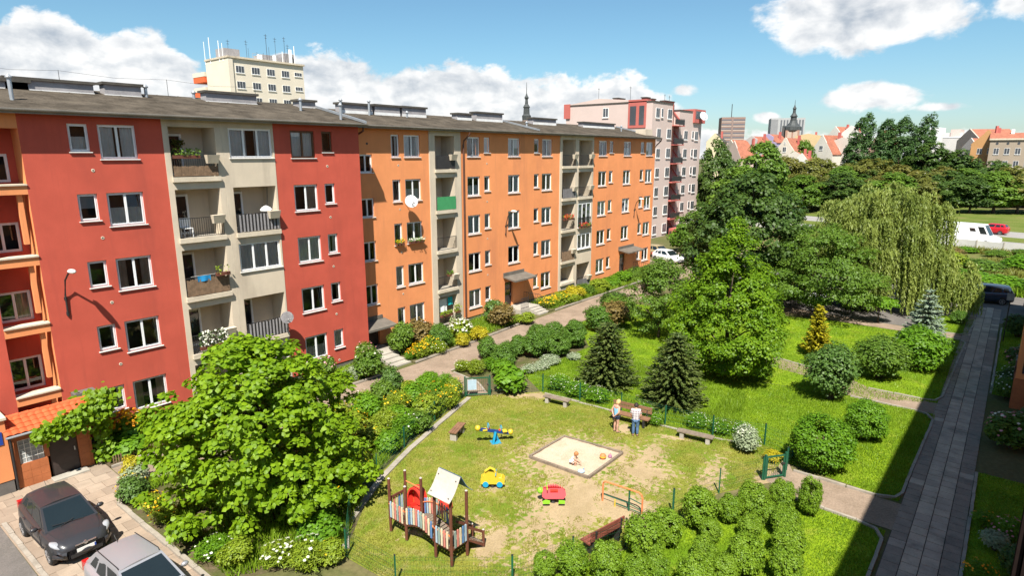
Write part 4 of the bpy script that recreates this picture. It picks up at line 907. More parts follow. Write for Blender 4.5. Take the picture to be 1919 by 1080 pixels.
ob('lantern', MB().lathe([(1.75, 26.5), (1.9, 28.4), (1.35, 29.0), (1.2, 31.5), (1.5, 31.9), (.7, 33.2), (.55, 35.0), (.95, 35.8), (.45, 36.6), (.15, 37.6), (.07, 42)], 8).mesh('lantern', 'copper'), sp)
rh = rot_thing('roof_house', 'red flat roof hut seen behind the orange block roof ridge', 'hut', 62.0, 73.0, 0.0)
ob('wall', MB().box(-4, 4, 0, 5, 0, 17.2).mesh('wall', 'salmon'), rh); ob('roof', MB().box(-4.3, 4.3, -.3, 5.3, 17.2, 17.6).mesh('roof', 'chimcap'), rh)
lp = thing('street_lamp', 'tall white street lamp mast in front of the cream baroque gable', 'lamp mast', (136.0, 44.2, 0)); ob('mast', MB().tube([(0, 0, 0), (0, 0, 13.2)], [.16, .09], 8).mesh('mast', 'whitemetal'), lp)
ob('lamp_head', MB().bar((0, 0, 13.2), (-1.2, .2, 13.5), .12, .1).mesh('lamp_head', 'zinc'), lp)
bl = thing('advertising_wall', 'white wall glimpsed between the park trees', 'wall', (178, 46.5, 0), math.atan2(46.5, 178) - PI / 2); ob('wall', MB().box(-2, 2, 0, .3, 0, 8.4).mesh('wall', 'white'), bl); ob('coping', bx(-2.1, 2.1, -.05, .35, 8.402, 8.55, 'sill'), bl)

# ------------------------------------------------------------------ avenue: barrier wall, with panels and posts
bw = thing('concrete_fence', 'long whitish concrete panel fence along the avenue behind the meadow', 'fence', (0, 0, 0))
bm_ = MB().box(-1.43, 1.43, -.04, .04, .02, 1.05).mesh('fence_panel', pm('fence_concrete', (0.50, 0.49, 0.46), .85, .12, .6, 20, stain=(.35, .34, .31), stain_amt=.5)); bp = MB().box(-.07, .07, -.09, .09, 0, 1.15).mesh('fence_post', 'concrete')
for i in range(-9, 24):
    a = Vector(along(.0, i * 3.0)); b = Vector(along(.0, i * 3.0 + 1.5)); rz = math.atan2(.978, .21)
    ob('fence_post', bp, bw, (a.x, a.y, 0), rz); ob('fence_panel', bm_, bw, (b.x, b.y, 0), rz)
# ------------------------------------------------------------------ foliage
def fastmesh(name, V, F, mats, tint=None, smooth=False):
    """V (n,3) floats, F (m,k) ints"""
    me = bpy.data.meshes.new(name); n, k = F.shape
    me.vertices.add(len(V)); me.vertices.foreach_set('co', np.ascontiguousarray(V, dtype=np.float32).ravel())
    me.loops.add(n * k); me.loops.foreach_set('vertex_index', np.ascontiguousarray(F, dtype=np.int32).ravel())
    me.polygons.add(n); me.polygons.foreach_set('loop_start', np.arange(0, n * k, k, dtype=np.int32))
    for m_ in (mats if isinstance(mats, list) else [mats]): me.materials.append(M[m_] if isinstance(m_, str) else m_)
    if tint is not None:
        a = me.attributes.new('tint', 'FLOAT', 'FACE'); a.data.foreach_set('value', np.ascontiguousarray(tint, dtype=np.float32))
    me.update(calc_edges=True)
    return me
def unit(a): return a / np.maximum(np.linalg.norm(a, axis=1, keepdims=True), 1e-9)
def leafverts(C, Nn, s, aspect=0.6, fold=0.18, T=None, rs=nr, heart=False):
    n = len(C); Nn = unit(Nn)
    if T is None: T = rs.normal(size=(n, 3))
    T = unit(T - Nn * np.sum(T * Nn, 1, keepdims=True)); B = np.cross(Nn, T); s = np.broadcast_to(np.asarray(s, float).reshape(-1, 1), (n, 1))
    if heart:
        base = C - T * s * .42; tip = C + T * s * .55
        l1 = C - T * s * .45 + B * s * aspect * .38 - Nn * fold * s * .7; l2 = C + T * s * .05 + B * s * aspect * .55 - Nn * fold * s
        r1 = C - T * s * .45 - B * s * aspect * .38 - Nn * fold * s * .7; r2 = C + T * s * .05 - B * s * aspect * .55 - Nn * fold * s
        V = np.stack([base, tip, l2, l1, r1, r2], 1).reshape(-1, 3); o = np.arange(n)[:, None] * 6
        return V, np.concatenate([o + np.array([[0, 1, 2, 3]]), o + np.array([[0, 4, 5, 1]])], 1).reshape(-1, 4), 2
    a = C - T * s * .5; b = C + T * s * .5; l = C + B * s * aspect * .5 - Nn * fold * s; r = C - B * s * aspect * .5 - Nn * fold * s
    V = np.stack([a, r, b, l], 1).reshape(-1, 3); o = np.arange(n)[:, None] * 4
    return V, o + np.array([[0, 1, 2, 3]]), 1
def tintof(n, C, rs, spread=.28, clump=None):
    t = .5 + rs.normal(size=n) * spread * .6
    if clump is not None: t += clump
    return np.clip(t, 0, 1)
PROF = dict(round=[(0, .45), (.12, .76), (.3, .97), (.5, 1), (.7, .88), (.87, .6), (1, .15)], lime=[(0, .68), (.1, .94), (.22, 1), (.45, .84), (.65, .60), (.82, .35), (1, .04)], poplar=[(0, .55), (.12, .82), (.35, 1), (.62, 1), (.82, .82), (.94, .5), (1, .2)],
            dome=[(0, .8), (.12, .97), (.3, 1), (.5, .92), (.7, .74), (.88, .45), (1, .12)], ball=[(0, .5), (.1, .72), (.25, .92), (.5, 1), (.72, .92), (.9, .62), (1, .25)], park=[(0, .5), (.1, .85), (.28, 1), (.5, .97), (.72, .78), (.9, .45), (1, .12)])
def crown(name, n, ctr, rad, nclump, cr, size, mat, seed, flat=.75, aspect=.62, heart=False, prof='round', inner=.45, droop=0.0, jitter=.35, upw=.45, spread=.28, lump=.14, stick=0.0):
    """leaves gathered in clumps; the profile gives the radius from the bottom of the crown to its top"""
    rs = np.random.RandomState(seed); ctr = np.array(ctr, float); rad = np.array(rad, float); pu, pr = zip(*PROF[prof])
    us = rs.rand(nclump * 6); us = us[rs.rand(len(us)) < np.interp(us, pu, pr) * .9 + .1][:nclump]; nc = len(us); a = rs.rand(nc) * 2 * PI; p1, p2 = rs.rand(2) * 6.28
    q = 1 - (1 - inner) * rs.rand(nc) ** 1.6 + stick * np.maximum(0, rs.rand(nc) - .72) * 2
    r_ = np.interp(us, pu, pr) * q * (1 + lump * np.sin(3 * a + p1 + us * 4) + lump * .7 * np.sin(5 * a + p2 - us * 7))
    cc = np.stack([np.cos(a) * r_, np.sin(a) * r_, us * 2 - 1], 1) * rad + ctr
    crad = cr * (.6 + .7 * rs.rand(nc)); ct = rs.normal(size=nc) * .12
    w = crad ** 2; idx = rs.choice(nc, n, p=w / w.sum())
    e = unit(rs.normal(size=(n, 3))); e[:, 2] = np.where(e[:, 2] < -.35, -e[:, 2] * .6, e[:, 2])
    rr = (.5 + .5 * rs.rand(n) ** .5)
    C = cc[idx] + e * np.array([1, 1, flat]) * (crad[idx] * rr)[:, None]
    Nn = e * .6 + unit(C - ctr) * .35 + np.array([0, 0, upw]) + rs.normal(size=(n, 3)) * jitter
    T = None
    if droop: T = rs.normal(size=(n, 3)) * .8 + e * .6 + np.array([0, 0, -droop])
    s = size * (.65 + .7 * rs.rand(n))
    V, F, k = leafverts(C, Nn, s, aspect, .15, T, rs, heart)
    return fastmesh(name, V, F, mat, np.repeat(tintof(n, C, rs, spread, ct[idx]), k)), cc
def trunkmesh(H, r, tips, seed, lean=(0, 0), n=8):
    rs = random.Random(seed); mb = MB(); k = 6; ax = []
    for i in range(k + 1):
        t = i / k; ax.append((lean[0] * t + rs.gauss(0, .03) * H * .15 * t, lean[1] * t + rs.gauss(0, .03) * H * .15 * t, H * t))
    mb.tube(ax, [r * (1.35 if i == 0 else 1) * (1 - .7 * i / k) for i in range(k + 1)], n)
    for tp in tips:
        t = min(.95, max(.25, (tp[2] / H) * .62)); j = t * k; i = int(j); a = Vector(ax[i]).lerp(Vector(ax[min(k, i + 1)]), j - i); b = Vector(tp)
        m1 = a.lerp(b, .5) + Vector((0, 0, .12 * (b - a).length)); q = r * (1 - .7 * t) * .55
        mb.tube([a, m1, b], [q, q * .6, q * .15], 5)
    return mb.mesh('trunk', 'bark', True)
L_ = {}
def LM(key, d, l, tr=.3): M[key] = leafmat(key, d, l, tr); return key
LM('leaf_catalpa', (0.110, 0.212, 0.007), (0.226, 0.357, 0.011), 0.42)
LM('leaf_fresh', (0.073, 0.177, 0.008), (0.162, 0.315, 0.014), 0.38)
LM('leaf_mid', (0.068, 0.139, 0.014), (0.144, 0.237, 0.025), 0.34)
LM('leaf_dark', (0.031, 0.071, 0.011), (0.083, 0.139, 0.023), 0.3)
LM('leaf_olive', (0.091, 0.112, 0.020), (0.190, 0.190, 0.034), 0.32)
LM('leaf_rust', (0.097, 0.103, 0.015), (0.176, 0.165, 0.033), 0.32)
LM('leaf_box', (0.100, 0.192, 0.011), (0.209, 0.326, 0.022), 0.34)
LM('leaf_boxdark', (0.056, 0.131, 0.014), (0.120, 0.217, 0.026), 0.3)
LM('leaf_spruce', (0.039, 0.070, 0.015), (0.107, 0.133, 0.029), 0.12)
LM('leaf_bluespruce', (0.111, 0.163, 0.114), (0.234, 0.299, 0.208), .08)
LM('leaf_cypress', (0.176, 0.187, 0.007), (0.374, 0.330, 0.016), .25)
LM('leaf_willow', (0.120, 0.170, 0.030), (0.280, 0.335, 0.075), 0.4)
LM('leaf_poplar', (0.033, 0.083, 0.022), (0.081, 0.151, 0.034), 0.25)
LM('leaf_limetree', (0.100, 0.205, 0.007), (0.195, 0.315, 0.012), .42)
LM('leaf_gold', (0.286, 0.275, 0.011), (0.462, 0.396, 0.018), .3)
LM('leaf_lime', (0.132, 0.209, 0.011), (0.264, 0.330, 0.026), .3)
LM('leaf_grey', (0.169, 0.221, 0.125), (0.338, 0.390, 0.239), .2)
LM('leaf_red', (0.130, 0.098, 0.026), (0.221, 0.156, 0.047), .25)
LM('leaf_bluegreen', (0.050, 0.112, 0.018), (0.105, 0.185, 0.034), .25)
LM('petal_white', (0.620, 0.620, 0.520), (0.800, 0.800, 0.700), .3)
LM('petal_yellow', (0.700, 0.420, 0.010), (0.850, 0.600, 0.020), .3)
LM('petal_orange', (0.750, 0.280, 0.010), (0.850, 0.420, 0.020), .3)
LM('petal_pink', (0.550, 0.200, 0.250), (0.750, 0.400, 0.420), .3)
LM('petal_red', (0.600, 0.020, 0.020), (0.750, 0.060, 0.050), .3)
LM('grass_blade', (0.111, 0.208, 0.009), (0.224, 0.335, 0.021), .3)
LM('grass_dry', (0.175, 0.200, 0.025), (0.325, 0.300, 0.060), .3)
LM('meadow_blade', (0.130, 0.169, 0.026), (0.286, 0.260, 0.062), .3)

def tree(name, label, x, y, H, w, zlow, n, nclump, cr, size, mat, seed, tr=.16, group=None, cat='tree', wy=None, lean=(0, 0), rz=0, **kw):
    t = thing(name, label, cat, (x, y, 0), rz, group); rz_ = (H - zlow) / 2
    me, cc = crown('crown', n, (lean[0], lean[1], zlow + rz_), (w / 2 - cr * .85, (wy or w) / 2 - cr * .85, rz_ - cr * .7), nclump, cr, size, mat, seed, **kw)
    ob('crown', me, t)
    ob('trunk', trunkmesh(zlow + rz_ * 1.1, tr, [tuple(c) for c in cc[:: max(1, len(cc) // 14)]], seed, lean), t)
    return t
# foreground tree with big heart shaped leaves
tree('catalpa_tree', 'spreading bright green tree with big heart shaped leaves beside the forecourt', 10.05, 19.75, 6.5, 7.9, .2, 27000, 340, .46, .155, 'leaf_catalpa', 3, .17, wy=7.8, heart=True, prof='dome', inner=.3, flat=.85, droop=.9, aspect=.95, upw=.8, jitter=.5, lump=.10, stick=.08, spread=.5)
tree('lime_tree', 'tall fresh green leafy tree standing in the middle of the lawn', 34.3, 12.0, 9.1, 7.1, .3, 52000, 420, .50, .14, 'leaf_limetree', 8, .17, prof='lime', inner=.55, flat=1.0, aspect=.8, droop=.3, lump=.09, stick=.15, spread=.45, upw=.7)
tree('chestnut_tree', 'broad dark green chestnut tree behind the tall fresh green tree', 54.5, 17.6, 11.3, 11.0, .8, 24000, 190, .95, .30, 'leaf_dark', 12, .28, prof='park', inner=.5, flat=.8, aspect=.75, droop=.5)
tree('thorn_tree', 'wide feathery dark green tree shading the parked cars left of the willow', 52.6, 11.4, 7.4, 9.4, .5, 26000, 260, .65, .18, 'leaf_mid', 15, .18, prof='park', inner=.45, stick=.3)
tree('ash_tree', 'slender grey green tree at the end of the facade path', 38.4, 18.2, 6.0, 4.6, .3, 15000, 130, .48, .14, 'leaf_mid', 17, .09, prof='park', inner=.4, stick=.3)
tree('thorn_tree', 'round dark tree overhanging the white car by the orange end wall', 70.0, 29.0, 6.2, 7.0, .6, 11000, 56, .95, .25, 'leaf_mid', 19, .15)
tree('dogwood_tree', 'small umbrella shaped tree on a thin trunk beside the far path', 52.7, 7.1, 2.15, 3.2, 1.0, 4200, 40, .42, .14, 'leaf_fresh', 21, .05, flat=.45, inner=.2)
tree('maple_tree', 'small dark round tree near the shaded corner of the car park', 60.5, 2.6, 2.6, 2.6, .3, 3000, 24, .5, .16, 'leaf_mid', 22, .05)
# willow: hanging strands
def willow(x, y, seed):
    rs = np.random.RandomState(seed); t = thing('weeping_willow', 'large weeping willow with long yellow green hanging strands', 'tree', (x, y, 0))
    Cs = []; Ts = []; tn = []; heads = []
    lobes = [(0, 0, 8.7, 2.8), (-.6, 3.0, 7.6, 2.3), (.3, -1.9, 8.2, 2.2), (-1.2, 4.6, 5.4, 1.9), (-2.0, -3.0, 4.7, 1.5), (-3.0, .8, 6.6, 2.0), (-2.6, -1.6, 6.4, 1.9), (-2.9, 3.4, 4.8, 1.7), (2.2, 1.5, 8.0, 2.2), (-3.4, -.8, 4.2, 1.7), (.2, -3.8, 3.5, 1.1), (-1.4, 1.4, 8.3, 2.0), (.2, 5.6, 4.4, 1.2), (-1.2, -5.6, 2.9, .8), (-2.2, 6.0, 3.4, 1.1)]
    subs = []
    for lx, ly, lz, lr in lobes:
        for j in range(int(5 + 4 * lr)):
            a = rs.rand() * 2 * PI; q = math.sqrt(rs.rand()); subs.append((lx + lr * q * math.cos(a), ly + lr * q * math.sin(a), lz + (1 - q ** 1.8) * 1.1 + rs.normal() * .35, a, q, rs.normal() * .22, 1.6 + 2.8 * rs.rand() + (1.0 if q > .7 else 0)))
    for hx0, hy0, hz0, a0, q, col0, L0_ in subs:
        for s in range(21):
            a = a0 + rs.normal() * .5; hx, hy = hx0 + rs.normal() * .22, hy0 + rs.normal() * .22; hz = hz0 + rs.normal() * .12; Ln = min(hz - .3, L0_ * (.65 + .5 * rs.rand())); out = np.array([math.cos(a), math.sin(a)]) * (.30 + .55 * rs.rand()); k = int(Ln / .11); col = col0 + rs.normal() * .08
            for i in range(k):
                u = i / k; zz = hz + .22 * math.sin(min(1, u * 3.2) * PI) - Ln * u; sp = math.sin(min(1, u * 1.8) * PI / 2)
                Cs.append((hx + out[0] * sp + rs.normal() * .04, hy + out[1] * sp + rs.normal() * .04, zz)); Ts.append((out[0] * .3 * (1 - u) + rs.normal() * .2, out[1] * .3 * (1 - u) + rs.normal() * .2, -1)); tn.append(.5 + col + .15 * (.5 - u) + rs.normal() * .12)
    C = np.array(Cs); T = np.array(Ts); n = len(C); Nn = rs.normal(size=(n, 3)) * .6 + np.array([-.6, -.2, .3])
    V, F, k = leafverts(C, Nn, .30 * (.7 + .6 * rs.rand(n)), .30, .1, T, rs)
    ob('crown', fastmesh('crown', V, F, 'leaf_willow', np.clip(tn, 0, 1)), t)
    ob('trunk', trunkmesh(7.5, .34, [(a[0] * .9, a[1] * .9, a[2] + .2) for a in lobes], seed), t)
willow(60.2, 8.4, 4)
# conifers
def conifer(label, x, y, H, w, mat, seed, nlev=15, name='spruce_tree', dense=1.0, sz=.2, power=1.0, zb=.12, droop=.25, cat='tree', asp=.42):
    rs = np.random.RandomState(seed); t = thing(name, label, cat, (x, y, 0)); Cs = []; Ts = []; Ns = []; tn = []
    for i in range(nlev):
        u = i / nlev; z = zb + (H - zb) * u; L = (w / 2) * (1 - u) ** power * (.9 + .15 * rs.rand()) + .05; nb = max(6, int(18 * (1 - u * .6) * dense))
        for b in range(nb):
            a = 2 * PI * (b + rs.rand() * .8) / nb; Lb = L * (.72 + .4 * rs.rand()); m = max(2, int(Lb / .085)); bt = rs.normal() * .15
            for j in range(m):
                v = (j + .6) / m; r_ = Lb * v; zz = z - droop * Lb * v + .22 * Lb * v * v + rs.normal() * .03
                for sgn in (-1, 0, 1):
                    a2 = a + sgn * (.5 - .15 * v); Cs.append((r_ * math.cos(a) + sgn * .10 * (1.2 - v) * -math.sin(a), r_ * math.sin(a) + sgn * .10 * (1.2 - v) * math.cos(a), zz + rs.normal() * .02))
                    Ts.append((math.cos(a2), math.sin(a2), -.15 + rs.normal() * .25)); Ns.append((rs.normal() * .4, rs.normal() * .4, 1)); tn.append(.3 + .45 * v + bt + rs.normal() * .12)
    C = np.array(Cs); n = len(C)
    V, F, k = leafverts(C, np.array(Ns), sz * (.7 + .6 * rs.rand(n)), asp, .12, np.array(Ts), rs)
    ob('crown', fastmesh('crown', V, F, mat, np.clip(tn, 0, 1)), t)
    ob('trunk', MB().tube([(0, 0, 0), (0, 0, H * .92)], [w * .035, .01], 7).mesh('trunk', 'bark'), t); return t
conifer('dark spruce behind the fence, left of the two by the benches', 28.3, 16.35, 3.7, 3.5, 'leaf_spruce', 1, 20, power=.42, dense=1.3, sz=.17, asp=.5)
conifer('dark spruce behind the fence, nearer to the two people at the bench', 28.1, 12.3, 3.95, 3.7, 'leaf_spruce', 2, 20, power=.52, dense=1.3, sz=.18, asp=.5)
conifer('silvery blue spruce at the edge of the building shade', 49.0, 3.75, 3.9, 3.3, 'leaf_bluespruce', 3, 12, sz=.27, power=.85, dense=.9, asp=.36)
conifer('bright yellow green conical cypress on the lawn', 41.1, 8.7, 3.35, 1.75, 'leaf_cypress', 4, 22, 'cypress_tree', sz=.2, power=.62, droop=-.35, zb=.1, dense=.7, asp=.6)

# park trees beyond the avenue: four crowns shared among copies
protos = []
for i, (mat, H, w) in enumerate((('leaf_dark', 12, 10), ('leaf_olive', 11, 10), ('leaf_rust', 10, 10), ('leaf_mid', 11, 9.5))):
    me, cc = crown('crown', 9500, (0, 0, H * .55), (w / 2 - 1.0, w / 2 - 1.0, H * .45 - .7), 130, 1.0, .44, mat, 40 + i, prof='park', inner=.5, aspect=.8, flat=.9)
    protos.append((me, trunkmesh(H * .6, .26, [tuple(c) for c in cc[::8]], 40 + i), H, w))
PKIND = [(0, 'dark green park tree beyond the avenue'), (1, 'olive green park tree beyond the avenue'), (2, 'brownish drying park tree beyond the avenue'), (3, 'mid green park tree beyond the avenue')]
def park(x, y, H, w, k, label=None):
    if not label:
        a = math.degrees(math.atan2(y, x)); where = 'left of the willow' if a > 12.9 else 'behind the willow crown' if a > 5.4 else 'right of the willow'; n_ = 'front row' if math.hypot(x, y) < 166 else 'second row' if math.hypot(x, y) < 180 else 'back row'
        label = PKIND[k][1].replace('beyond the avenue', f'in the {n_} beyond the avenue, {where}')
    me, tm_, h0, w0 = protos[k]
    t = thing('park_tree', label or PKIND[k][1], 'tree', (x, y, 0), rnd.uniform(0, 6.28), 'park trees beyond the avenue')
    w *= 1.08; H *= 1.02; t.scale = (w / w0, w / w0, H / h0); ob('crown', me, t); ob('trunk', tm_, t)
for a in ((105.4, 40.9, 14.9, 7.5, 0, 'tall dark tree right beside the pale pink block'), (134.5, 42.5, 15.0, 11.5, 3, 'rounded green tree in front of the lilac house'), (97.7, 34.1, 10.8, 9.5, 3, 'green tree between the chestnut and the street lamp mast'),
          (160.9, 45.8, 12.1, 12.6, 2), (174.7, 41.9, 12.3, 13.7, 1), (170.4, 34.2, 9.6, 11.3, 3), (153.2, 39.0, 8.6, 11.2, 1), (186.6, 30.6, 12.1, 13.2, 1), (181.4, 24.0, 10.0, 12.5, 2),
          (208.5, 20.0, 15.5, 16.2, 0, 'high dark tree crown right of the poplars'), (206.9, 13.8, 13.6, 12.9, 0), (181.1, 17.9, 9.0, 14.1, 1), (189.3, 11.1, 9.0, 12.4, 3), (204.0, 6.0, 10.8, 13.0, 0), (200.6, 0.5, 10.2, 13.2, 1),
          (171.8, 26.0, 7.6, 10.6, 2), (159.3, 34.8, 8.0, 9.2, 1), (187.9, 5.4, 7.5, 10.4, 0), (207.4, 53.6, 16.6, 8.4, 3, 'bright green tree between the baroque gable and the yellow house'), (197.7, 36.4, 12.6, 9.0, 1), (179.8, 13.0, 6.6, 8.0, 3), (191.5, -1.0, 8.5, 10.9, 1), (148.8, 44.2, 7.4, 9.2, 2), (168, 50, 11, 11, 0), (152, 50.5, 9, 10, 1),
          (178, 20.5, 7.0, 9.0, 1), (182, 30, 8.4, 10, 0), (172, 39, 8.8, 10, 2), (195, 16, 9.5, 11, 2), (150, 30, 8.6, 11, 0), (158, 22, 8.6, 11, 3), (164, 12, 9, 11, 0), (169, 4, 9, 11, 3), (176, -4, 10, 12, 0), (147, 37, 8, 10, 3), (160, 16.5, 8, 9, 1), (166, 8, 8, 9, 0), (171, 0, 8.5, 10, 1)): park(*a)
# poplars
def poplar(label, x, y, H, w, seed, lean):
    n = 14000
    t = thing('poplar_tree', label, 'tree', (x, y, 0))
    me, cc = crown('crown', n, (0, 0, H * .52), (w * .54 - .7, w * .54 - .7, H * .48 - .6), 330, .85, .50, 'leaf_poplar', seed, prof='poplar', inner=.5, flat=1.5, aspect=.6, upw=.2, droop=-.6, lump=.06)
    k = len(me.vertices); co = np.empty(k * 3, np.float32); me.vertices.foreach_get('co', co); co = co.reshape(-1, 3)
    u = np.clip(co[:, 2] / H, 0, 1) ** 1.6; co[:, 1] -= lean * u * math.cos(.17); co[:, 0] += lean * u * .17; me.vertices.foreach_set('co', co.ravel()); me.update()
    ob('crown', me, t); ob('trunk', MB().tube([(0, 0, 0), (0, 0, H * .3), (0, -lean * .35, H * .7)], [.35, .25, .06], 7).mesh('trunk', 'bark'), t)
poplar('leftmost poplar, standing apart and leaning in the wind', 198.0, 38.2, 23.6, 7.0, 51, 3.2)
poplar('slim poplar, second from the left in the poplar row', 207.5, 33.4, 22.6, 5.6, 52, 2.0)
poplar('broad poplar in the middle of the poplar row', 210.9, 29.2, 22.8, 7.6, 53, 1.6)
poplar('rightmost poplar, its tip leaning over the white building', 215.0, 25.2, 23.6, 6.4, 54, 2.8)

# ------------------------------------------------------------------ shrubs and flowers
SH = {}
def shrub_mesh(kind, seed, mat, n=2600, size=.085, cr=.2, nclump=60, inner=.72, flat=.9, prof='ball', **kw):
    return cached(('shrub', kind, seed, mat), lambda: crown('foliage', n, (0, 0, .5), (.5 - cr * .85, .5 - cr * .85, .48 - cr * .75), nclump, cr, size, mat, seed, inner=inner, flat=flat, prof=prof, **kw)[0])
def stem_mesh(seed):
    def f():
        r_ = random.Random(seed); mb = MB()
        for i in range(6): a = r_.random() * 6.28; q = r_.uniform(.1, .3); mb.tube([(0.03 * math.cos(a), .03 * math.sin(a), 0), (q * math.cos(a), q * math.sin(a), .55)], [.022, .008], 5)
        return mb.mesh('stems', 'bark')
    return cached(('stem', seed), f)
def flower_mesh(mat, seed, n=110, size=.06, top=.0, spread=1.0, zmin=.2):
    def f():
        rs = np.random.RandomState(seed); d = unit(rs.normal(size=(n * 3, 3))); d = d[d[:, 2] > zmin][:n]; d[:, :2] *= spread
        C = d * .5 * (.95 + .12 * rs.rand(len(d), 1)) + np.array([0, 0, .5 + top]); N1 = d + rs.normal(size=d.shape) * .3 + np.array([-.2, -.1, .4])
        size_ = size * .72; V1, F1, _ = leafverts(C, N1, size_ * (.7 + .6 * rs.rand(len(d))), .95, -.15, None, rs); V2, F2, _ = leafverts(C + .004, N1 + rs.normal(size=d.shape) * .4, size_ * (.7 + .6 * rs.rand(len(d))), .95, -.15, None, rs)
        return fastmesh('flowers', np.concatenate([V1, V2]), np.concatenate([F1, F2 + len(V1)]), mat, rs.rand(2 * len(d)))
    return cached(('fl', mat, seed, n, size, zmin), f)
BOX = ['box']
def shrub(name, label, x, y, h, w, kind='box', group=None, flowers=None, rz=None, cat='shrub', z=0.0, wy=None):
    t = thing(name, label, cat, (x, y, z), rnd.uniform(0, 6.28) if rz is None else rz, group); t.scale = (w, wy or w, h); sd_ = rnd.randrange(3)
    P_ = dict(box=('leaf_box', dict(n=8500, size=.048, cr=.14, nclump=130, inner=.78, lump=.07, aspect=.8, stick=.05)), boxdark=('leaf_boxdark', dict(n=7000, size=.052, cr=.15, nclump=110, inner=.74, lump=.09, aspect=.8, stick=.12)), loose=('leaf_fresh', dict(n=3200, size=.095, cr=.24, inner=.4, droop=.3, stick=.4, aspect=.7)), mid=('leaf_mid', dict(n=3600, size=.085, cr=.22, inner=.4, stick=.4)),
              lime=('leaf_lime', dict(n=2800, size=.09, cr=.2, inner=.5, stick=.3)), gold=('leaf_gold', dict(n=3000, size=.08, cr=.2, inner=.6)), grey=('leaf_grey', dict(n=2600, size=.085, cr=.22, inner=.5)), red=('leaf_red', dict(n=3400, size=.08, cr=.24, inner=.5, stick=.4)),
              blue=('leaf_bluegreen', dict(n=3400, size=.085, cr=.22, inner=.5, stick=.3)), dark=('leaf_dark', dict(n=3200, size=.09, cr=.24, inner=.5)), bigleaf=('leaf_fresh', dict(n=1100, size=.17, cr=.3, inner=.35, droop=.5, aspect=.7)), herb=('leaf_lime', dict(n=2200, size=.13, cr=.26, inner=.2, aspect=.2, jitter=.8, droop=-.9, stick=.4)),
              herbdark=('leaf_fresh', dict(n=2400, size=.12, cr=.26, inner=.2, aspect=.25, jitter=.8, droop=-.8, stick=.4)), bush=('leaf_mid', dict(n=10000, size=.05, cr=.17, nclump=120, inner=.5, stick=.4)), bushfresh=('leaf_fresh', dict(n=9000, size=.055, cr=.18, nclump=110, inner=.5, stick=.4)), globe=('leaf_fresh', dict(n=14000, size=.038, cr=.12, nclump=220, inner=.85, lump=.03, aspect=.8)), bushblue=('leaf_bluegreen', dict(n=9000, size=.05, cr=.18, nclump=100, inner=.3, stick=.7)))
    mt, kw = P_[kind]
    ob('foliage', shrub_mesh(kind, 60 + sd_, mt, **kw), t)
    ob('stems', stem_mesh(sd_), t)
    for f in (flowers or []): stuff(ob('flowers', flower_mesh(*f), t))
    return t
# clipped boxwood cluster, lower right of the playground
BXS = [(13.87, 8.98, 1.4, 1.35), (14.42, 8.13, 1.46, 1.4), (16.06, 7.74, 1.75, 1.7), (17.1, 7.45, 1.5, 1.45), (18.72, 7.0, 1.7, 1.66), (19.67, 6.3, 1.2, 1.15), (20.52, 5.8, 1.5, 1.5), (21.7, 5.15, 1.3, 1.25), (20.48, 5.3, .95, .95), (19.15, 5.45, 1.1, 1.05),
       (20.02, 4.56, 1.37, 1.3), (17.3, 4.96, 1.55, 1.5), (18.89, 4.16, 1.45, 1.4), (17.67, 3.89, 1.4, 1.35), (16.92, 6.1, 1.15, 1.1), (18.12, 6.4, 1.0, .98), (15.32, 6.9, 1.15, 1.1), (15.58, 5.84, 1.5, 1.45), (16.5, 5.3, 1.1, 1.05), (14.78, 7.3, 1.2, 1.15), (13.3, 9.6, 1.0, 1.0)]
ORD = ['first', 'second', 'third', 'fourth', 'fifth', 'sixth', 'seventh', 'eighth', 'ninth', 'tenth']
BXS.sort(key=lambda a: -(a[0] * .85 + a[1] * .2)); BROW = [sorted(BXS[i:j], key=lambda a: -a[1] + a[0] * .15) for i, j in ((0, 5), (5, 10), (10, 16), (16, 21))]; BLAB = {}
for rn, row in zip(('back', 'second', 'third', 'front'), BROW):
    for i, a in enumerate(row): BLAB[a] = f'clipped boxwood bush, {ORD[i]} from the left in the {rn} row of the cluster'
for i, a in enumerate(BXS): shrub('boxwood_bush', BLAB[a], a[0], a[1], a[2] * .93, a[3] * .77, 'box', 'clipped boxwood bushes by the playground')
shrub('boxwood_bush', 'tall narrow clipped bush like a post at the end of the boxwood cluster', 21.9, 4.3, 1.55, .85, 'box')
